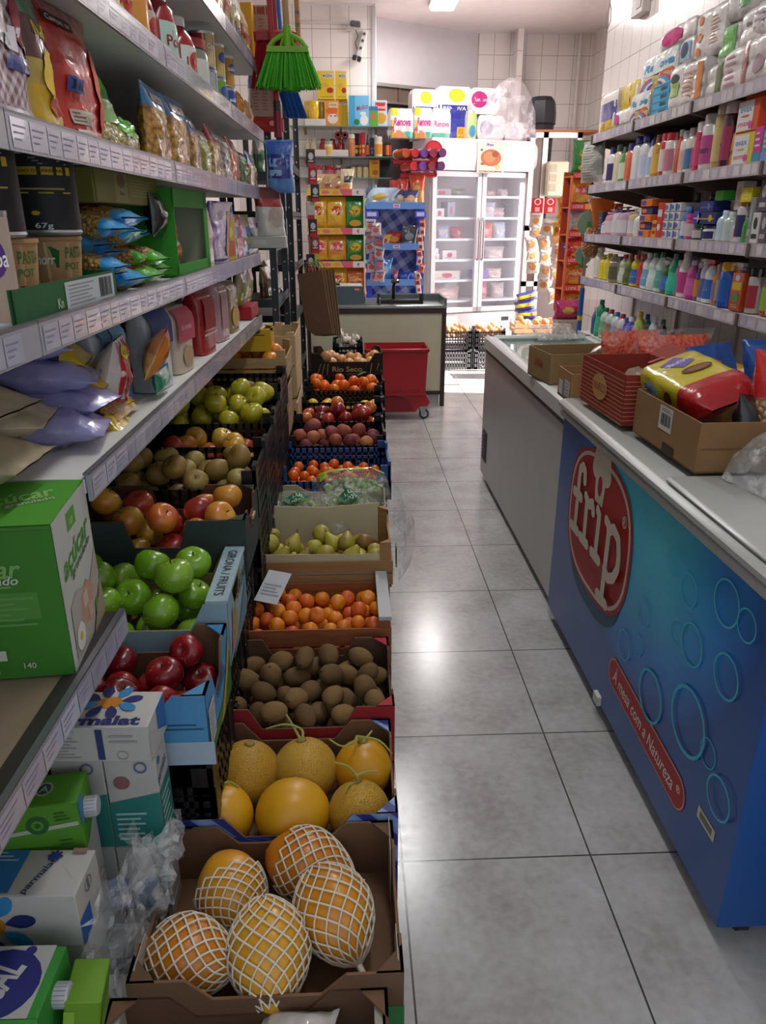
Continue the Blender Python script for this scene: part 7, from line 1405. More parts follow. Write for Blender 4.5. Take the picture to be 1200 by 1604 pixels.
for j in range(nz):
    fs=[(j*ns+i,j*ns+(i+1) % ns,(j+1)*ns+(i+1) % ns,(j+1)*ns+i) for i in range(ns)]
    if j == 0: b.add(vs,fs+[tuple(range(ns-1,-1,-1))],B('c4b42a'))
    else: b.f += fs;b.m += [b.mi(B('c4b42a') if j/nz < .66 else B('a8141c'))]*ns
b.build('bag_body',t,ang=60)
tp=lambda u,v,o: ((u-.5)*cw*.9,-ct/2*1.03-o,v*cl);YL_=[('p',[(.18,.22),(.55,.14),(.75,.30),(.45,.38)],'6a5a9c'),('t','Caprichos',.46,.27,.06,'d6d2de',{'w': .6,'sh': .3,'r':-.2}),('c',.58,.47,.27,.06,'5f3420'),('c',.6,.475,.2,.04,'82543a'),('r',.15,.05,.45,.08,'a84a2c')]
art(t,YL_,lambda u,v,o: tp(1-u,v,o),cw,cl,'top_print')
art(t,[('c',.5,.28,.32,.12,'a9bccb'),('t','La Bella',.5,.28,.2,'1d3f7c',{'w': .3,'sh': .2}),('c',.5,.56,.3,.06,'5f3420')],lambda u,v,o: (cw/2*1.03+o,(u-.5)*ct*.8,v*cl),ct,cl,'side_print')
for k,(x,y,rz,lab) in enumerate(((1.11,2.17,.5,'deep blue bag of cakes standing behind the yellow bag, left'),(1.22,2.02,.2,'large deep blue bag with white corner standing behind the red bags'),(1.32,2.25,-.1,'blue bag at the back right of the freezer top'))):
    loaf('cake_bag',lab,(x,y,ZP+.005),(-.35,0,rz),.21,[.21,.23,.21][k],.09,[(1,B('1a4f9c'))],[('p',[(.1,.1),(.4,.1),(.3,.45)],'b9c4cc'),('c',.3,.5,.2,.12,'2f8ac0'),('c',.25,.2,.14,.1,'8c6a5c')],410+k,'cake bag',0,True)
for k,(x,y,rz,lab) in enumerate(((1.04,1.73,.35,'clear bag of small cakes with red band, nearer the brown box corner'),(1.15,1.76,.1,'clear bag of small cakes with broad red top at the right edge'))):
    loaf('cake_bag',lab,(x,y,ZP+.05),(-.35,.2,rz),.17,.21,.08,[(.45,food('a57a4c','6a4424',28,depth=.012)),(1,B('b81f1c'))],[('p',[(.55,.03),(.95,.03),(.95,.4)],'a9b4c4'),('c',.3,.32,.1,.07,'3a8ab0'),('t','Pedro',.3,.18,.08,'c9c9d0',{'r': .9}),('r',.7,.3,.85,.38,'a82a3c')],420+k,'cake bag',.01,True)
loaf('cake_bag','dark bag with white lettering between the yellow bag and the red topped bags',(.96,1.72,ZP+.03),(-.2,.2,.6),.10,.13,.06,[(1,B('16151c'))],[('t','Alcazar',.5,.5,.12,'a9a9b8',{'r': .9,'w': .8})],430,'cake bag',0,True)
RF=food('d81f0c','dc6414',30,depth=.01)
for k,(x,y,z,rz,lab) in enumerate(((1.06,2.84,ZW+.05,.3,'clear bag with bright red crinkled contents, farther away'),(1.09,2.52,ZP+.04,.15,'clear bag with orange red crinkled contents, nearer the camera'))):
    t=thing('sweets_bag',lab,'bag',(x,y,z),rz);b=MB();Pq=pmap(.27,.15,.09,440+k,False,.01);nu,nv=12,12
    for s_ in (1,-1): vs=[Pq(i/nu,j/nv,s_) for j in range(nv+1) for i in range(nu+1)];fs=[(j*(nu+1)+i,j*(nu+1)+i+1,(j+1)*(nu+1)+i+1,(j+1)*(nu+1)+i) for j in range(nv) for i in range(nu)];b.add(vs,fs if s_ == 1 else [f[::-1] for f in fs],RF)
    b.build('red_contents',t,ang=80)
    b=MB();Pf=pmap(.30,.19,.13,450+k);b.T=Matrix.Translation((0,0,-.02))
    for s_ in (1,-1): vs=[Pf(i/nu,j/nv,s_) for j in range(nv+1) for i in range(nu+1)];fs=[(j*(nu+1)+i,j*(nu+1)+i+1,(j+1)*(nu+1)+i+1,(j+1)*(nu+1)+i) for j in range(nv) for i in range(nu)];b.add(vs,fs if s_ == 1 else [f[::-1] for f in fs],film('f0f0f0',.14,.08,20))
    b.build('clear_film',t,ang=80)
for k,(x,y,lab) in enumerate(((1.02,2.33,'clear bag of beige rolls beside the striped box'),(1.04,2.50,'clear bag of beige rolls behind the striped box'))):
    loaf('bread_bag',lab,(x,y,ZP+.01),(-1.1,0,.3),.2,.2,.08,[(1,B('a99a86'))],[('c',.3,.4,.15,.1,'b8a07c')],460+k,'bread bag',.01)
# pastry bag at the near right
t=thing('pastry_bag','clear plastic bag of brown pastries on the near corner of the blue freezer','bread bag',(.99,1.50,ZP+.0),.2);PM=skin('pastry_crust',[(.2,'6a4a34'),(.5,'8a6850'),(.8,'a08468')],6,.7)
for i,(x,y,z,r) in enumerate(((-.02,-.0,.03,.1),(.05,.05,.03,.6),(.0,.03,.075,.3),(.10,.0,.04,0),(.02,-.05,.03,.9))):
    b=MB();b.T=Matrix.Translation((x,y,z)) @ Matrix.Rotation(r,4,'Z');b.lathe([(.001,-.06),(.018,-.05),(.026,0),(.018,.05),(.001,.06)],PM,12,1,1,ax='x',wob=lambda a,z: 1+.1*noise.noise(Vector((cos(a),sin(a),z*30+i))),cap=False);b.build('pastry',t,ang=80)
b=MB();nn=16;vs=[]
for j in range(nn+1):
    for i in range(nn+1):
        u,v=i/nn*2-1,j/nn*2-1;e=max(0,1-abs(u)**4)**.5*max(0,1-abs(v)**4)**.5;nz=noise.noise(Vector((u*3,v*3,5)));vs.append((u*.15+.02,v*.13,.003+.12*e*(1+.3*nz)+.01*noise.noise(Vector((u*9,v*9,2)))))
b.add(vs,[(j*(nn+1)+i,j*(nn+1)+i+1,(j+1)*(nn+1)+i+1,(j+1)*(nn+1)+i) for j in range(nn) for i in range(nn)],film('e8eaea',.42,.1,18));b.build('clear_bag',t,ang=80)
loaf('bread_bag','crumpled clear bag lying at the far end of the white freezer',(1.12,4.0,ZW),(-1.2,0,.2),.26,.16,.07,[(1,film('d8d4d0',.6,.2,30))],(),470,'bag')
# ============================================================ BACK OF THE SHOP
def glshelf(z,py,label):
    t=thing('glass_shelf',label,'shelf',(-.5,7.62,z));b=MB();b.box(0,0,-.008,.93,.27,0,mat('5f7a6a','gloss'));b.build('glass_plate',t,flat=True)
    for x in (.12,.45,.78): b=MB();b.prism([(0,-.008),(.26,-.008),(.26,-.05)],x,x+.02,mat('8c6c4c'),plane='yz');b.build('bracket',t,flat=True)
    return t
Zg=[at(545,y,Y=7.62).z for y in (197,245,278)]
for z,n in zip(Zg,('highest','middle','lowest')): glshelf(z,0,n+' glass shelf of sauces on the white tiled back wall')
def gb(px0,px1,k,zoff,Y=7.72):
    z=Zg[k]+zoff;a,c=at(px0,200,Y=Y).x,at(px1,200,Y=Y).x;return (a+c)/2,c-a,z,Y
def putb(o,t4,lab,rz=0,group=None): o.location=(t4[0],t4[3],t4[2]+.001);o.rotation_euler=(0,0,rz);o['label']=lab;return o
def hpx(n): return n/1180*7.35
YB='d0b41c'
SP=[('r',.3,.75,.95,.92,'c9c4b0'),('t','MAIZENA',.62,.83,.1,'2a2a20',{'w': .55}),('c',.45,.5,.2,.08,'d09a4c'),('c',.75,.32,.2,.1,'a01f28'),('q',.2,.06,.9,.12,1,'8c7a1c')]
for i,(a,c) in enumerate(((499,525),(527,544))):
    g=gb(a,c,0,hpx(35));putb(carton('cereal_box','box',g[1],.07,hpx(36),YB,SP),g,'tall yellow cereal box with red spoon picture, %s of the upper pair' % ['left','right'][i])
g=gb(509,532,0,0);putb(carton('cereal_box','box',g[1],.07,hpx(34),'d08a3c',[('r',.3,.72,.9,.92,'d0c49c'),('t','PAPA',.6,.82,.09,'4a5a1c'),('c',.55,.3,.35,.2,'d8cfc4'),('r',.35,.38,.5,.42,'26201c'),('r',.65,.38,.8,.42,'26201c'),('c',.5,.6,.4,.12,'d0601c')]),g,'orange and white baby cereal box with a drawn face')
for i,(a,c) in enumerate(((532,537),(537,545))): g=gb(a,c,0,0,7.76);putb(carton('cereal_box','box',g[1],.07,hpx(35),YB,[('r',.1,.8,.9,.9,'c9c4b0')]),g,'narrow yellow box %s the orange cereal box' % ['right beside','second to the right of'][i])
g=gb(547,578,0,0);putb(carton('milk_powder_box','box',g[1],.10,hpx(40),'3f9cc8',[('r',.30,0,1,1,'6ab4dc'),('t','Molico',.66,.62,.15,'a81f2c',{'w': .6,'sh': .3,'r': .2,'b': .02}),('c',.75,.2,.2,.18,'d8dce0'),('c',.38,.14,.14,.1,'1c7a3c'),('c',.7,.42,.16,.06,'c9dce8')]),g,'light blue powdered milk box with red slanted lettering')
g=gb(578,592,0,0,7.70);putb(carton('milk_powder_box','box',g[1],.06,hpx(26),'5a9c34',[('r',0,.8,1,1,'2f6a9c'),('c',.4,.5,.3,.2,'a8704c')]),g,'small green and blue box before the red lettered box')
g=gb(582,606,0,0,7.79);putb(carton('cereal_box','box',g[1],.05,hpx(36),'a9c0cc',[('r',.25,.62,.9,.92,'b81f2c'),('t','Pensal',.58,.76,.12,'d8d0d0',{'w': .6}),('c',.6,.35,.35,.2,'c98a2c')]),g,'pale cereal box with red lettered badge')
for i,(a,c,Y,fc) in enumerate(((484,500,7.70,'d0a81c'),(499,509,7.76,'b8a43c'),(478,485,7.72,'c9a01c'))):
    g=gb(a,c,0,0,Y);o=bottle('mustard_bottle','bottle','squeeze',g[1]*1.05,hpx(33),fc,'a01f24',None,.6,lab2='c9b894',txt=None);o2=putb(o,g,'upside down yellow mustard bottle with red cap, %s' % ['front','right','left'][i]);o2.rotation_euler=(PI,0,0);o2.location.z += hpx(33)+.001
g=gb(478,510,0,0,7.66);putb(carton('card_tray','tray',g[1],.03,hpx(9),'c9c6c2'),g,'white card tray around the mustard bottles')
g=gb(478,545,1,0,7.66);putb(carton('card_tray','tray',g[1],.03,hpx(9),'c4c0bc'),g,'long white card tray on the middle glass shelf')
for i,(a,c) in enumerate(((478,485),(486,497))): g=gb(a,c,1,0,7.74);putb(bottle('mayonnaise_bottle','bottle','squeeze',g[1],hpx(26),'c9bf98','b5ac8c',None,.7,lab2=None),g,'cream squeeze bottle at the left of the middle glass shelf, %s' % ['leftmost','second'][i])
for i,a in enumerate((499,514,527)): g=gb(a,a+13,1,0,7.76);putb(bottle('ketchup_bottle','bottle','squeeze',g[1],hpx(25),'a0121c','8c1018',None,.7,lab2='c9b0ac',txt=None),g,'red ketchup bottle with pale label on the middle glass shelf, '+['left','middle','right'][i]+' of three')
for i,a in enumerate((524,535)):
    g=gb(a,a+10,1,hpx(25),7.74);t=thing('ketchup_bottle','red ketchup bottle lying on top of the standing ones, %s' % ['left','right'][i],'bottle',(g[0],g[3]-.03,g[2]+.03));b=MB();b.lathe([(.022,0),(.03,.01),(.03,.12)],mat('a0121c','gloss'),16,ax='y');b.build('bottle_body',t);b=MB();b.cyl(.015,0,.006,mat('7a0c14'),12,ax='y');b.build('cap',t)
for i,(a,c,k,h,col,cp_,lb,Y,lab) in enumerate(((507,521,1,21,'d0c49c','8c8c88','c9a04c',7.68,'mayonnaise jar standing before the ketchup'),(545,556,1,30,'c9855c','c9c4bc','b87048',7.68,'brown pink sauce bottle'),(586,599,1,27,'d3cbb0','d0ccc0','c98a2c',7.68,'tall mayonnaise jar'),
    (484,492,2,17,'a8404c','b01f24','d0b0b4',7.72,'red lidded jam jar, leftmost'),(493,504,2,17,'a83a48','b01f24','d0b4b8',7.72,'red lidded jam jar, second from left'),(507,523,2,17,'9c1a24','a8161e','b8606c',7.72,'wide red jar'),(524,533,2,17,'7c1f20','c4beb8','c9a4a0',7.72,'dark red jar with white lid'),(534,541,2,14,'a0202c','9c1c24','c07078',7.72,'small red jar'),(542,549,2,16,'9c1a2c','26262c','c07078',7.72,'dark red jar with black lid'),(549,557,2,18,'cfc49c','5a5650','c9b890',7.72,'mayonnaise jar, left of three'),(558,567,2,18,'cfc49c','5a5650','c9b890',7.72,'mayonnaise jar, middle of three'),(568,577,2,18,'cfc49c','5a5650','c9b890',7.72,'mayonnaise jar, right of three'))):
    g=gb(a,c,k,0,Y);putb(bottle('sauce_jar','jar','jar',g[1],hpx(h),col,cp_,lb,1),g,lab+[' on the middle glass shelf',' on the lowest glass shelf'][k-1])
for i,(a,c,h,col,c2,Y,lab) in enumerate(((554,562,32,'231a1c','cfa81c',7.74,'black box with gold bow'),(562,566,32,'b81f34','d0a41c',7.73,'slim crimson box'),(566,572,33,'c42a44','d0b04c',7.72,'bright pink red box'),(579,586,26,'2a3058','6a70a0',7.74,'dark blue narrow box'))):
    g=gb(a,c,1,0,Y);putb(carton('sauce_box','box',g[1],.04,hpx(h),col,[('r',.1,.4,.9,.5,c2),('c',.5,.25,.3,.1,c2)]),g,lab+' on the middle glass shelf')
for i,(a,c,Y) in enumerate(((573,578,7.72),(600,605,7.76),(604,609,7.74),(608,613,7.76))): g=gb(a,c,1,0,Y);putb(bottle('sauce_bottle','bottle','wine',.035,hpx(30),'1c1210','141214',['c06a2c','8c2a24'][i % 2],1),g,'dark sauce bottle, %s of the middle glass shelf' % ['beside the red boxes','left of three at the right end','middle of three at the right end','right of three at the right end'][i])
g=gb(578,594,2,0);putb(carton('baking_box','box',g[1],.03,hpx(25),'cf9c1c',[('c',.6,.3,.3,.15,'a8602c'),('r',.3,.75,.8,.85,'b83a2c')]),g,'golden yellow baking box on the lowest glass shelf')
g=gb(595,612,2,0,7.80);putb(carton('black_panel','panel',g[1],.02,hpx(26),'17181a'),g,'black panel at the right end of the lowest glass shelf')
# wall camera with cable and socket
q=at(552,42,Y=7.86);t=thing('security_camera','small dark wall camera with white arm on the tiled back wall','camera',(q.x,7.88,q.z));b=MB();b.box(-.05,-.03,-.03,-.01,.015,.03,mat('cfcac4'));b.tube([(-.03,-.02,0),(.0,-.05,.01)],.008,mat('cfcac4'));b.build('wall_bracket',t)
b=MB();b.T=Matrix.Translation((.02,-.07,.012)) @ Matrix.Rotation(.12,4,'Y');b.box(-.04,-.03,-.022,.055,.03,.022,mat('4a525a','gloss'),ch=.008);b.build('camera_body',t);b=MB();b.tube([(.03,0,-.02),(.05,0,-.07),(.025,0,-.12),(.04,0,-.17)],.004,mat('3c3a38'),6);b.build('cable',t)
q=at(567,68,Y=7.86);t=thing('power_strip','white power strip with black plugs hanging crooked on the back wall','power strip',(q.x,7.87,q.z),rot=(0,.3,0));b=MB();b.box(-.025,-.02,-.11,.025,.02,.11,mat('d0cbc6'),ch=.006);b.build('strip_body',t)
b=MB();[b.cyl(.012,-.028,-.02,mat('4a4644'),10,c=(0,0,z),ax='y') for z in (-.04,.02,.075)];b.build('sockets',t);b=MB();[b.box(-.05+i*.045,-.05,-.15,-.015+i*.045,-.01,-.11,mat('201f20'),ch=.006) for i in range(2)];b.build('plugs',t)
t=thing('cable_conduit','white cable duct running along the tiled back wall to the camera','duct',(-.55,7.885,at(500,37,Y=7.88).z));b=MB();b.box(0,0,0,.62,.014,.02,mat('cdc7c2'));b.build('duct_body',t)
# crisp rack
RX0,RX1,RY=at(484,400,Y=6.95).x,at(572,400,Y=6.95).x,6.95
zs=[at(530,y,Y=RY).z for y in (302,363,415,463)]
t=thing('snack_rack','crisp display rack with yellow price rails behind the counter','rack',(RX0,RY,0));b=MB();w=RX1-RX0
b.box(0,.3,.3,w,.31,zs[0]+.02,mat('8c8078'));b.box(0,0,0,.012,.3,zs[0],mat('5a3f2a'));b.box(w-.012,0,0,w,.3,zs[0],mat('c0b8b0'));b.build('rack_frame',t,flat=True)
for i,z in enumerate(zs):
    b=MB();b.box(0,0,z-.012,w,.3,z,mat('b8a89c'));o=b.build('shelf_board',t,flat=True);b=MB();b.box(0,-.006,z-.022,w,0,z+.03,mat('d0ad3c','plain'));o=b.build('price_rail',t,flat=True)
    if i < 3: art(o,[('r',.72,.0,1,1,'cfc4c4'),('p',[(.62,0),(.78,0),(.78,1),(.56,1)],'c8506c'),('t','€',.88,.5,.5,'33303c'),('c',.15,.5,.06,.3,'d07a5c'),('c',.32,.5,.07,.3,'c8607c'),('c',.5,.5,.06,.3,'cf8a4c')],lambda u,v,o,z=z: (w*u,-.0065-o,z-.022+.052*v),w,.052)
def crisps(c,c2,txt,tc,bot,seed,ball=None,w=.19,h=.25):
    return pouch('bag_of_crisps','crisps',w,h,.075,[(.16,B(bot)),(1,B(c))],[('c',.5,.62,.33,.19,ball or c2),('c',.5,.62,.26,.14,c2),('t',txt,.5,.61,.15,tc,{'w': .7,'sh': .25,'b': .03}),('c',.5,.25,.3,.1,'d8a83c'),('r',.15,.03,.85,.1,'c84a1c','bag')],seed)
LAY={'y': lambda: crisps('d3a21c','b81f24',"Lay's",'e4dccc','cf9c18',500,'d8b02c'),'g': lambda: crisps('1f7a34','d3b02c',"Lay's",'b01f24','1a6c2c',501,'4f9c3c'),'r': lambda: crisps('d0922c','b81f3c','Ruffles','e4d4d4','7c2050',502,'cf4a5c'),'b': lambda: crisps('cf8f24','b8243c','Ruffles','e4d4d4','2a5a9c',503,'cf6a4c'),'o': lambda: crisps('cf6a1c','d8882c','Bugles','d8c4a4','c85a14',504,'b84a10')}
for row,(ks,bz) in enumerate((('yyg',zs[1]),('rbg',zs[2]),('ryo',zs[3]))):
    for i,k in enumerate(ks):
        nm={'y': "golden yellow crisp bag",'g': "green crisp bag",'r': 'orange and purple crisp bag','b': 'orange and blue crisp bag','o': 'orange snack bag'}[k]
        o=place('lay'+k,LAY[k],(RX0+w*(i+.5)/3,RY+.08,bz+.001),0,nm+', %s of the %s row of the crisp rack' % (['left','middle','right'][i],['top','middle','bottom'][row]),'crisp bags on the rack behind the counter',None,(1,1,[1,.86,.78][row]*(zs[row]-zs[row+1]-.03)/.25/[1,.86,.78][row]))
for i,(px,w_,h_,c,lab) in enumerate(((495,.13,.15,'b89a70','kraft paper snack bag on top of the crisp rack, left'),(512,.14,.15,'a98a60','kraft paper snack bag on top of the crisp rack, middle'),(528,.13,.12,'b08f66','kraft paper snack bag lying slumped on the crisp rack'),(542,.12,.19,'cbbf9c','cream snack bag with black label standing on the crisp rack'))):
    o=pouch('snack_bag','snack bag',w_,h_,.07,[(1,B(c))],[('r',.3,.45,.95,.72,'26262c','bag'),('c',.5,.25,.3,.14,'c98a3c')] if i == 3 else [('c',.5,.4,.2,.12,'a0503c')],510+i,True,0,.3 if i < 3 else .15);o.location=(at(px,300,Y=7.05).x,7.05,zs[0]+.001);o['label']=lab
# blue rack
BX0,BX1,BY=at(574,400,Y=7.3).x,at(664,400,Y=7.3).x,7.3
bz=[at(620,y,Y=BY).z for y in (322,386,442)]
BLU=mat('1f3fb0','plain',.4);BL2=mat('5a86c8','plain',.4)
t=thing('snack_rack','blue plastic display rack beside the glass door fridge','rack',(BX0,BY,0));w=BX1-BX0
for x in (0,w-.05): b=MB();b.box(x,0,0,x+.05,.04,bz[0],BLU);b.box(x,.26,0,x+.05,.3,bz[0],BLU);b.build('rack_post',t,flat=True)
for i,z in enumerate(bz):
    b=MB();b.box(0,0,z-.012,w,.3,z,BLU);b.box(0,-.012,z-.03,w,0,z+.028,BL2);o=b.build('shelf_board',t,flat=True);art(o,[('r',.46,.25,.58,.75,'c9b0c4'),('r',.48,.4,.56,.6,'b04a6c')],lambda u,v,o,z=z: (w*u,-.0125-o,z-.03+.058*v),w,.058)
b=MB();b.box(.01,.30,.3,w-.01,.31,bz[0]+.16,checks('26347c','8c94b4',9,rot=.6));b.build('checked_back',t,flat=True)
for i in range(2): b=MB();b.box([-.01,w-.09][i],-.03,bz[0]-.10,[.11,w+.01][i],-.013,bz[0]-.045,mat('3a4fc0'));o=b.build('name_plate',t);art(o,[('r',.15,.2,.85,.8,'b8b4cc')],lambda u,v,o,i=i: ([-.01,w-.09][i]+[.12,.10][i]*u,-.0305-o,bz[0]-.10+.055*v),.12,.055)
for i,(px,k,w_,h_,c,c2,lx_,lab) in enumerate(((590,0,.24,.15,'a4c0d4','c9a43c',.9,'pale blue and white bag leaning on the blue rack top'),(602,0,.2,.14,'b0c4d0','c0b47c',.7,'silver blue bag beside the pale blue bag'),(626,0,.14,.13,'2a2f74','c9bfa0',.2,'navy biscuit packet, left of the pair'),(642,0,.14,.13,'2c2f70','d0b090',.2,'navy biscuit packet, right of the pair'),(618,0,.10,.22,'b0201c','c9601c',.0,'red crisp packet behind the navy ones, left'),(631,0,.10,.23,'b5241c','c9601c',.0,'red crisp packet behind the navy ones, middle'),(652,0,.15,.26,'c8501c','c9944c',.0,'large orange red crisp packet at the right'),
     (600,1,.14,.10,'c99a2c','a03a1c',.3,'orange yellow nut packet'),(616,1,.16,.12,'a82420','c9902c',.6,'red nut packet lying slanted'),(640,1,.16,.17,'343c40','8c9ca0',.3,'dark silver packet with yellow disc'),(590,1,.1,.10,'b8982c','b5502c',.3,'yellow packet partly hidden'),
     (603,2,.12,.21,'2f8ac8','a9d0e4',.35,'tall bright blue leaning packet'),(620,2,.05,.10,'b83a5c','c9c0c4',.1,'narrow pink packet'),(632,2,.13,.08,'2348a8','4a70c0',.4,'blue crumpled packet, left'),(648,2,.12,.08,'2450b0','5a80c8',.4,'blue crumpled packet, right'))):
    o=pouch('snack_packet','snack packet',w_,h_,.06,[(.5,B(c2)),(1,B(c))] if i in (2,3,6) else [(1,B(c))],[('c',.5,.5,.28,.2,c2)],520+i,True,0,lx_*.4);Y_=BY+(.20 if i in (4,5,6) else .08+.02*(i % 3));q=at(px,380,Y=Y_);o.location=(q.x,Y_,bz[k]+.001);o['label']=lab+[' on top of the blue rack',' on the middle blue shelf',' on the lowest blue shelf'][k] if 'blue rack' not in lab and 'navy' not in lab else lab
for i,(x,zo) in enumerate(((646,.0),(657,.0),(646,.09),(657,.09))): q=at(x,360,Y=BY+.22);o=can('food_tin',.06,.085,'a0141c','b84a50');o.location=(q.x,BY+.22,bz[1]+.001+zo);o['label']='red tin at the back of the middle blue shelf, %s' % ['lower left','lower right','upper left','upper right'][i]
# clip strips of sachets
def strip(px,y0,y1,Y,n,c,label,colors,w=.07,h=.11,grp='',rows=1,backing=None,kind='sachet'):
    q0,q1=at(px[0],y0,Y=Y),at(px[1],y1,Y=Y)
    t=thing('clip_strip',label,'clip strip',(q0.x,Y,q0.z));b=MB();L=q0.z-q1.z;dx=q1.x-q0.x
    b.prism([(-.008,0),(.008,0),(dx+.008,-L),(dx-.008,-L)],0,.002,mat(backing or 'b0a8a0'));b.build('strip',t,flat=True)
    for i in range(n):
        f=(i+.5)/n;x=q0.x+dx*f;z=q0.z-L*f-h/2;rr=random.Random(i*3+int(px[0]))
        place('st%s%d' % (c[0],i % 2),lambda i=i: pouch(kind,'packet',w,h,.022,[(1,B(c[i % 2]))],[('c',.5,.45,.3,.2,colors[0]),('r',.15,.7,.85,.8,colors[1],'bag')],600+i,nu=8,nv=8),(x+rr.uniform(-.01,.01),Y-.02,z),0,grp[0]+', %s from the top' % ['first','second','third','fourth','fifth','sixth','seventh','eighth','ninth','tenth','eleventh'][i],grp[1],(rr.uniform(-.1,.1),rr.uniform(-.35,.35),rr.uniform(-.3,.3)))
strip((578,586),345,440,7.2,6,('9c8c98','7c6c84'),'clip strip of silver and brown sachets on the left of the blue rack',('8c3a30','2a2f6c'),.1,.11,('silver brown sachet on the strip left of the blue rack','silver brown sachets'))
strip((590,594),350,440,7.19,5,('a4909c','6c5c80'),'second clip strip of silver sachets on the blue rack',('a04a34','343870'),.1,.11,('silver sachet on the second strip of the blue rack','silver sachets second strip'))
strip((661,655),345,458,7.2,10,('b0503c','b9a8a4'),'yellow and black striped clip strip of red sachets by the fridge',('8c2024','c9b8b4'),.055,.08,('red and white sachet on the yellow striped strip','red and white sachets'),backing='c4ac1c')
# fridge
FA=math.radians(19);FO=at(671,463,Y=7.92);fw,fd=1.10,.50
zb,ztp=.50,at(670,266,Y=7.92).z;zcan=at(668,216,Y=7.92).z
fdx=Vector((cos(FA),sin(FA),0));fdy=Vector((-sin(FA),cos(FA),0))
t=thing('display_fridge','tall white two door glass display fridge at the back of the shop','fridge',(FO.x,7.92,0),FA);ws=mat('d6ced0','plain',.35);gy=mat('b5aeb0','plain',.4)
b=MB();b.box(0,.02,.12,.03,fd,ztp,ws);b.box(fw-.03,.02,.12,fw,fd,ztp,ws);b.box(0,fd-.03,.12,fw,fd,ztp,mat('b9b4b8'));b.box(0,.02,ztp-.03,fw,fd,ztp,ws);b.build('cabinet',t,flat=True)
b=MB();b.box(0,-.01,.12,fw,fd,zb,ws,ch=.01);b.box(fw*.78,-.013,zb-.10,fw*.86,-.009,zb-.06,mat('2a2a2c'));b.build('base_unit',t)
b=MB();n=12;pts=[(-.01,ztp+.0)]+[(-.06+.05*(1-cos(PI/2*i/6))*0-.02*sin(PI*i/6),ztp+(zcan-ztp)*i/6) for i in range(7)]+[(fd*.8,zcan),(fd*.8,ztp)];b.prism(pts,-.02,fw+.03,mat('dcd2d6','plain',.3),plane='yz');b.build('canopy',t,ang=50)
for i in range(2):
    x0,x1=[0.01,fw/2+.005][i],[fw/2-.005,fw-.01][i];b=MB();fr=.045
    for (a,c,e,f) in ((x0,zb+.01,x0+fr,ztp-.01),(x1-fr,zb+.01,x1,ztp-.01),(x0,zb+.01,x1,zb+.01+fr),(x0,ztp-.01-fr,x1,ztp-.01)): b.box(a,-.03,c,e,.01,f,ws)
    d=b.build('door',t,flat=True);b=MB();b.box(x0+fr,-.015,zb+.05,x1-fr,-.008,ztp-.05,glass('e8e4f0',.07));b.build('glass_pane',d,flat=True)
    hx_=[x1-.02,x0+.02][i];b=MB();b.tube([(hx_,-.03,1.02),(hx_,-.055,1.04),(hx_,-.055,1.40),(hx_,-.03,1.42)],.009,mat('8c8688','metal'),8);b.build('handle',d)
fz=[.62,.82,1.02,1.22,1.42,1.62]
for z in fz[1:]: b=MB();b.box(.035,.05,z-.008,fw-.035,fd-.04,z,glass('d8e4ec',.5));b.box(.035,.045,z-.014,fw-.035,.055,z+.008,mat('c9d4e0'));b.build('wire_shelf',t,flat=True)
b=MB();b.box(.035,.05,fz[0]-.02,fw-.035,fd-.04,fz[0],mat('c4ccd4'));b.build('floor_shelf',t,flat=True)
for x in (.045,fw-.075): b=MB();b.box(x,.02,.62,x+.022,.04,ztp-.1,lit('eef4ff',6 if x > .5 else 2));b.build('led_strip',t,flat=True)
def infr(o,x,y,z,lab,rz=0): o.location=Vector((FO.x,7.92,z+.002))+fdx*x+fdy*y;o.rotation_euler=(0,0,FA+rz);o['label']=lab;return o
rr=random.Random(21);FI=[(.10,4,'box',.05,.13,'b81f30','narrow red and yellow pack'),(.17,4,'box',.11,.09,'cfc9cc','white box with pink mark'),(.30,4,'box',.08,.15,'8fa4b8','tall grey blue pack'),(.10,3,'box',.10,.14,'a8604c','brown and white meat tray'),(.24,3,'bag',.16,.13,'9fb0c8','pale blue bag'),(.40,3,'bag',.14,.12,'b83a4c','red bag'),
 (.12,2,'box',.12,.06,'d0ccd0','small stacked white cheese box, lower'),(.12,2.3,'box',.10,.05,'d3ced2','small stacked white cheese box, upper'),(.30,2,'box',.16,.09,'d8d4d4','white wide cheese carton'),(.28,1,'box',.30,.09,'cfc4bc','open white tray of wrapped cheese'),(.30,0,'bag',.32,.12,'b8948c','beige and pink wrapped ham'),
 (.74,4,'bag',.22,.15,'b0b4c0','pale knotted bag'),(.86,4,'bag',.2,.10,'b0908c','pinkish wrapped meat'),(.72,3,'bag',.22,.15,'c85a44','coral red bag'),(.90,3,'bag',.16,.16,'a4b4c4','crumpled clear blue bag'),(.85,2,'bag',.26,.12,'b8a8a8','clear bag of cold meats'),(.68,1,'box',.17,.09,'6a5ab0','violet box with red mark'),(.86,1,'bag',.2,.1,'c4b4a4','pale wrapped cheese'),(.70,0,'bag',.2,.17,'b85a64','red netted ham'),(.92,0,'bag',.17,.15,'b4a8a4','clear bag of sausages'),(.75,5,'bag',.2,.08,'a8787c','reddish pack on the top shelf'),(.92,5,'bag',.12,.08,'c4b8b8','pale pack on the top shelf'),(.2,5,'box',.2,.07,'a9a4ac','grey box on the top shelf'),(.4,5,'bag',.18,.08,'7c9c6c','green vegetable bag on the top shelf')]
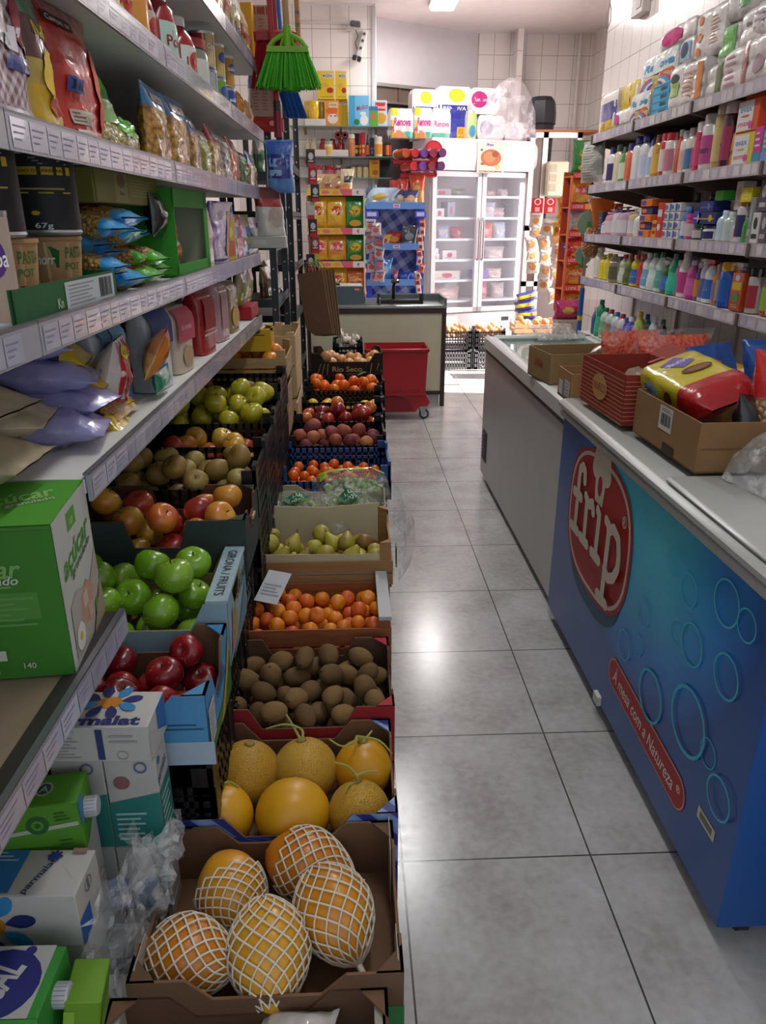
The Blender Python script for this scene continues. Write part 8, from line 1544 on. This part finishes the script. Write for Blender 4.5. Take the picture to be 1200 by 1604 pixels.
for i,(x,k,kd,w_,h_,c,lab) in enumerate(FI):
    z=fz[int(k)]+(.062 if k % 1 else 0)
    o=carton('chilled_box','box',w_,.15,h_,c,[('c',.5,.5,.2,.25,'b8405c'),('q',.15,.15,.85,.3,1,'8c8088')]) if kd == 'box' else pouch('chilled_bag','bag',w_,h_,.11,[(1,B(c))],[('c',.5,.5,.2,.2,'c0a8a8')],700+i,True,.01)
    infr(o,x,.22,z,lab+' inside the glass door fridge, %s shelf' % ['bottom','second','third','fourth','fifth','top'][int(k)],rr.uniform(-.1,.1))
# poster on the canopy
q=at(770,250,Y=8.1);o=carton('poster','poster',.30,.003,.27,'d6c4b4',[('c',.5,.5,.38,.28,'a8603c'),('c',.45,.52,.22,.18,'c07a50'),('c',.65,.62,.12,.1,'8c4428'),('c',.75,.2,.08,.07,'c9a43c',.6),('c',.15,.75,.05,.04,'5a6a3c'),('c',.2,.3,.08,.05,'8a5a3c'),('t','Brasa',.45,.93,.09,'3a3fa0',{'sh': .3}),('t','ACEITAM-SE ENCOMENDAS',.5,.05,.055,'3a3230',{'w': .86})])
infr(o,.60,-.086,at(770,272,Y=8.1).z,'square poster of grilled meat taped to the fridge canopy')
# tubes rack on the left of the fridge
q=at(650,240,Y=7.6)
for r_,(x0,n,py) in enumerate(((622,5,242),(634,4,262))):
    t=thing('tube_holder','red holder under the %s row of crisp tubes' % ['upper','lower'][r_],'holder',(0,0,0));q0,q1=at(x0-6,py+9,Y=7.55),at(x0+n*14-6,py+8,Y=7.55);t.location=q0;b=MB();b.box(0,0,-.03,(q1-q0).x,.2,0,mat('b01420','plain',.4));b.box((q1-q0).x-.01,0,-.03,(q1-q0).x,.2,.08,mat('b01420'));b.build('holder_body',t,flat=True)
    for i in range(n):
        q=at(x0+i*14,py,Y=7.5);cc=[('c9c4c8','b04a28'),('c0342c','b8242c'),('c9c4c8','6a3a8c'),('c9c4c8','8c2440'),('cfcacc','5a2a5c')][(i+r_) % 5]
        o=thing('crisp_tube','crisp tube lying with its round end forward, %s of the %s row' % (['first from left','second from left','third from left','fourth from left','fifth from left'][i],['upper','lower'][r_]),'tube',(q.x,7.5,q.z),rot=(0,0,.35),group='crisp tubes');b=MB();b.cyl(.040,0,.015,mat(cc[0],'gloss'),20,ax='y',ch=.003);b.build('lid',o);b=MB();b.cyl(.037,-.2,0,mat(cc[1],'gloss'),20,ax='y');b.build('tube_body',o)
q=at(679,236,Y=7.5);t=thing('promo_disc','round red sign at the right end of the crisp tubes','sign',q);b=MB();b.cyl(.085,-.004,.004,mat('b01420'),28,ax='y');b.build('disc',t);art(t,[('c',.5,.5,.38,.42,'c8303c'),('t','Vo',.5,.5,.28,'d8b88c')],lambda u,v,o: ((u-.5)*.17,-.004-o,(v-.5)*.17),.17,.17)
# on top of the fridge
ftz=zcan+.001
def ontop(f,px0,px1,py,lab,depth=.12,back=.0,zo=0):
    Y=7.98+back;a,c=at(px0,py,Y=Y),at(px1,py,Y=Y);o=f(c.x-a.x);o.location=((a.x+c.x)/2,Y+(a.x+c.x)/2*.25-.1,ftz+zo);o.rotation_euler=(0,0,FA*.6);o['label']=lab
def k8(n,back=0): return n/1180*(7.75+back)
REN2=[('r',0,.75,.3,1,'cfc01c','bag'),('t','Renova',.5,.55,.26,'b01f7c',{'w': .8,'sh': .2,'b': .03}),('p',[(0,.0),(.5,.0),(0,.35)],'7a8c3c'),('p',[(.1,.0),(.9,.0),(.4,.25),(.0,.3)],'c07a4c'),('r',.55,.0,1,.22,'4a9c8c','bag'),('r',.0,.0,.1,.6,'d0b81c','bag'),('t','4',.06,.3,.22,'b01f5c')]
ontop(lambda w: rolls('toilet_paper_pack','toilet paper',w,.14,k8(38),3,1,REN2),609,645,205,'white toilet paper pack with magenta lettering, leftmost on top of the fridge')
ontop(lambda w: rolls('toilet_paper_pack','toilet paper',w,.14,k8(40),3,1,REN2),647,676,205,'white toilet paper pack with pink 4, second from left')
ontop(lambda w: rolls('toilet_paper_pack','toilet paper',w,.14,k8(40),2,1,[('t','Renova',.5,.5,.2,'b01f7c',{'w': .85}),('r',0,0,1,.2,'5a9c8c','bag')]),676,705,205,'white toilet paper pack with lower pink lettering, third from left')
BIG=[('r',0,.40,1,.66,'232a86','bag'),('r',0,.0,1,.42,'2a3290','bag'),('c',.55,.84,.25,.12,'cfb81c'),('t','RENOVA',.5,.60,.07,'d8d4dc',{'w': .7})]
ontop(lambda w: rolls('toilet_paper_pack','toilet paper',w,.16,k8(68),2,2,BIG),643,681,200,'big white and navy toilet paper pack with yellow spot at the back left',back=.20)
ontop(lambda w: rolls('toilet_paper_pack','toilet paper',w,.16,k8(72),2,2,BIG+[('r',.45,.0,1,.26,'d0a81c','bag'),('t','32',.7,.18,.09,'c8401c'),('t','rolos',.7,.07,.06,'c8401c')]),683,738,200,'big white and navy toilet paper pack with yellow base marked 32',back=.14)
ontop(lambda w: rolls('paper_roll_pack','paper rolls',w,.1,k8(40),1,1,[('r',0,0,1,.9,'b0c47c','bag'),('c',.5,.3,.4,.2,'3f8cb0')]),735,749,205,'slim green and blue roll pack right of the navy pack')
ontop(lambda w: rolls('toilet_paper_pack','toilet paper',w,.14,k8(34),3,1,[('c',.3,.5,.25,.3,'9c9cac'),('t','Renova',.6,.6,.15,'3a4a8c')]),750,795,205,'white roll pack in clear wrap, lower of the two at right')
ontop(lambda w: rolls('toilet_paper_pack','toilet paper',w,.14,k8(34),3,1,[('c',.25,.55,.3,.32,'a81f6c'),('c',.8,.6,.12,.2,'a03a7c'),('t','Renova',.3,.55,.16,'d8c0d0')]),740,786,170,'white roll pack with magenta swirls, upper of the two at right',zo=k8(35))
ontop(lambda w: rolls('toilet_paper_pack','toilet paper',w,.12,k8(26),3,1,[('c',.5,.5,.2,.3,'a8a0b4')]),797,828,205,'small clear wrapped roll pack at the right end of the fridge top')
qa=at(800,180,Y=8.0);t=thing('plastic_wrap','big crumpled clear plastic wrap over the rolls at the right of the fridge top','wrap',(qa.x,8.02,ftz));b=MB();b.lathe([(.26,.0),(.25,.10),(.24,.22),(.20,.36),(.12,.47),(.03,.52),(.001,.52)],film('eee4ea',.3,.12,10),30,1,.6,wob=lambda a,z: 1+.14*noise.noise(Vector((cos(a)*3,sin(a)*3,z*9))),cap=False);b.build('film_sheet',t,ang=80)
# buckets and bin on the partition ledge
q=at(816,195,Y=8.5)
for i in range(6):
    o=thing('bucket','grey bucket nested in the stack beside the black bin, %s' % ['lowest','second','third','fourth','fifth','topmost'][i],'bucket',(at(817,180,Y=8.62).x,8.62,zt+.02+i*.055),group='nested grey buckets');b=MB();b.lathe([(.11,0),(.135,.19),(.148,.192),(.148,.215),(.138,.215),(.128,.19),(.105,.008),(0,.008)],mat('8f8c90','plain',.4),28);b.build('bucket_body',o)
q=at(847,207,Y=8.4);t=thing('waste_bin','black lidded plastic bin standing on the partition ledge','bin',(q.x,8.42,zt+.021));hb=at(847,152,Y=8.4).z-zt-.02;b=MB();b.T=Matrix.Rotation(PI/4,4,'Z');b.lathe([(.11,0),(.135,hb*.82),(.15,hb*.83),(.15,hb*.9),(.135,hb*.97),(.1,hb),(0,hb)],mat('26262b','plain',.4),8);b.build('bin_body',t,ang=25)
# intercom like beige box, handles
q=at(868,305,Y=8.15);t=thing('fuse_box','beige electrical cabinet hung in front of the dark partition','electrical box',(q.x,8.1,at(868,308,Y=8.1).z));hb=at(865,253,Y=8.1).z-t.location.z;b=MB();b.box(-.10,-.06,0,.10,.06,hb,mat('b8ad94'),ch=.01);b.build('cabinet_body',t);b=MB();[b.box(-.085,-.066,hb*(.15+.28*i),-.02,-.06,hb*(.35+.28*i),mat('9c927c')) for i in range(3)];b.build('switch_plate',t)
# hanging strips of white sachets
for c_,(x0,x1,y0,y1,n,nm) in enumerate(((840,832,335,425,5,'left'),(856,850,345,455,5,'middle'),(872,868,365,470,6,'right'))):
    strip((x0,x1),y0,y1,6.9-.1*c_,n,('c4bab0','bcb4ac'),'hanging card strip of white snack sachets, %s of three' % nm,('b07a3c','9c8c84'),.115,.13,('white snack sachet on the %s hanging strip' % nm,'white sachets on the %s strip' % nm),kind='sachet')
for i,x in enumerate((841,861)): q=at(x,334,Y=6.88);o=carton('header_card','sign',.10,.004,.12,'b81c24',[('c',.5,.75,.3,.22,'cfc4c0'),('c',.5,.75,.2,.15,'b81c24'),('r',.3,.1,.7,.4,'cf9c9c')]);o.location=(q.x,6.88,q.z);o['label']='red header card with white round seal above the hanging sachets, '+['left','right'][i]
# lit orange snack rack at the far right
SX0,SX1,SY=at(888,400,Y=5.92).x,at(952,400,Y=5.92).x,5.92
t=thing('snack_rack','orange snack rack full of crisps by the street door','rack',(SX0,SY,0),.18);w=.42
sz=[at(925,y,Y=SY).z for y in (275,324,367,408,452,488)]
b=MB();b.box(0,.15,sz[-1],w,.16,sz[0]+.03,mat('c0502c'));b.box(-.01,0,0,0,.02,sz[0],mat('cf6a4c'));b.box(w,0,0,w+.01,.02,sz[0],mat('cf6a4c'));b.build('rack_frame',t,flat=True)
for i,z in enumerate(sz):
    b=MB();b.box(0,0,z-.01,w,.16,z,mat('c86a3c'));b.box(0,-.006,z-.018,w,0,z+.022,mat('d8922c' if i % 5 else 'd88a24'));o=b.build('shelf_board',t,flat=True);art(o,[('r',.0,.0,.26,1,'c8303c'),('t','LODE',.13,.5,.5,'d8c0b8',{'w': .2})],lambda u,v,o,z=z: (w*u,-.0065-o,z-.018+.04*v),w,.04)
SN=[[('g',"bright green crisp bag"),('k','blue grey snack bag')],[('b','orange bag with blue base'),('rr','red snack bag')],[('s','silver snack bag'),('rr','red snack bag')],[('rr','red snack bag'),('g','green snack bag')],[('o','orange snack bag'),('o','orange snack bag')],[('gg','orange and green snack bag'),('rr','red snack bag')]]
LAY['k']=lambda: crisps('8c9cac','c98a4c','Artesa','d8ccc0','7c6c8c',505,'6c8cac');LAY['rr']=lambda: crisps('c0202c','d8701c','Doritos','e4d8c8','c84a1c',506,'cf4a24');LAY['s']=lambda: crisps('9c9ca4','c0703c','Sun','e8e4e4','c8603c',507,'a4a0a8');LAY['gg']=lambda: crisps('cf6a24','3a8c3c','mix','d8d8c0','4a8c3c',508,'d88a3c')
for r_ in range(6):
    zlo=sz[r_]+.001;hh=((sz[r_-1]-sz[r_])-.02) if r_ else .24
    for i,(k,nm) in enumerate(SN[r_]):
        x,y=(.11+.2*i),.09;P_=Vector((SX0+x*cos(.18)-y*sin(.18),SY+x*sin(.18)+y*cos(.18),zlo))
        place('lay'+k,LAY[k],P_,0,nm+', %s of the %s shelf of the orange rack' % (['left','right'][i],['highest','second','third','fourth','fifth','lowest'][r_]),'snacks on the orange rack',(0,0,.18),(.95,1,hh/.25))
for i in range(3):
    q=at(890+5*i,520,Y=5.6);o=pouch('snack_bag','snack bag',.2,.14,.09,[(1,B(['b01f5c','8c1f4c','b8241c'][i]))],[('c',.5,.5,.25,.2,'d0a04c')],540+i);o.location=(SX0+.0+.13*i,5.80,at(890,500,Y=5.80).z);o['label']='crimson snack bag in the pile below the orange rack, '+['left','middle','right'][i]
o=carton('storage_box','box',.40,.14,at(890,500,Y=5.80).z-.002,'a09488');o.location=(SX0+.12,5.80,0);o['label']='plain box under the crimson snack bags by the orange rack'
# yellow packs hanging strip and yellow blue sausage tower
for c_,(x0,x1,y0,y1,n,cs,nm) in enumerate(((884,872,300,365,5,('cfa41c','c99a18'),'yellow'),(890,880,315,390,6,('b82a34','cf8a2c'),'red and orange'),(896,886,330,410,6,('2a3f8c','c9c0c0'),'blue and white'))):
    strip((x0,x1),y0,y1,6.2-.08*c_,n,cs,'slanting strip of %s sachets beside the orange rack' % nm,('a8502c','c9b8a4'),.06,.10,('%s sachet on the slanting strip beside the orange rack' % nm,nm+' sachets'),kind='sachet')
for i in range(5):
    q=at(826-(i % 2)*4,472+i*14,Y=7.4);o=pouch('sausage_pack','packet',.2,.09,.05,[(.4,B('2a2f70')),(.7,B('d0b41c')),(1,B('2c3478'))],[('c',.7,.6,.06,.15,'a84a2c')],560+i);o.location=(q.x,7.4,q.z);o.rotation_euler=(0,-.25+.1*i,0);o['label']='yellow and navy pack hanging beside the fridge, '+['topmost','second from the top','third from the top','fourth from the top','lowest'][i]
# onion crates and potato crate
wr=mat('4a4648','plain',.4)
for i,px in enumerate((712,755)):
    q=at(px,573,Y=7.62);xx=at([714,765][i],540,Y=7.62).x
    for k in range(2):
        t=plastic_crate(['grey','black'][k == 1]+' wire sided crate %s, %s the fridge base' % (['below the onions','full of onions'][k],['left of','right before'][i]),(xx,7.55,.001+k*.20),.30,.22,.20,mat('8f8e92','plain',.4) if k == 0 else wr,.85,'produce_crate')
    for j,(x,y,z,r) in enumerate(drop(26,xx-.14,xx+.14,7.56,7.76,.30,.028,60+i)): place(('on',j % 3),lambda j=j: fruit(('onion','onion'),.028,MAT['onio'],j),(x,y,z),0,'brown onion in the %s crate before the fridge' % ['left','right'][i],'onions in the %s crate' % ['left','right'][i],(1,j,.5))
q=at(840,524,Y=7.0);xx=at(840,515,Y=7.0).x;zc=at(840,522,Y=7.0).z
t=carton('produce_crate','crate',.36,.22,zc-.002,'8c8078',[('q',.05,.1,.95,.9,6,'6c6258')]);t.location=(xx,7.11,0);t['label']='plain crate under the pale crate of potatoes'
wood_crate('pale wooden crate of potatoes and onions beside the fridge',(xx,7.0,zc),.40,.24,.11,'d0a880',.7)
for j,(x,y,z,r) in enumerate(drop(16,xx-.18,xx+.18,7.01,7.22,zc+.01,.034,71)): place(('po',j % 3),lambda j=j: fruit(('potato','potato'),.03,MAT['pota'] if j % 3 else MAT['onio'],j),(x,y,z),0,'potato in the pale wooden crate beside the fridge','potatoes in the pale crate',(1,j,.5))
# ============================================================ labels that single things out
ORD=['first','second','third','fourth','fifth','sixth','seventh','eighth','ninth','tenth','eleventh','twelfth','thirteenth','fourteenth','fifteenth','sixteenth']
bpy.context.view_layer.update()
tops=[o for o in bpy.data.objects if o.parent is None and 'label' in o]
by={}
for o in tops: by.setdefault(o['label'],[]).append(o)
for lab,os_ in by.items():
    if len(os_) < 2: continue
    px={o.name: proj(o.matrix_world.translation) for o in os_};n=len(os_)
    if n <= 6:
        for i,o in enumerate(sorted(os_,key=lambda o: px[o.name][0])): o['label']=lab+', %s from the left' % ORD[i]
    else:
        rows=max(2,round(math.sqrt(n*.6)));s=sorted(os_,key=lambda o:-px[o.name][1]);k=math.ceil(n/rows)
        for r_ in range(rows):
            for i,o in enumerate(sorted(s[r_*k:(r_+1)*k],key=lambda o: px[o.name][0])): o['label']=lab+', %s row, %s from left' % ((['front']+ORD[1:])[r_],ORD[i])
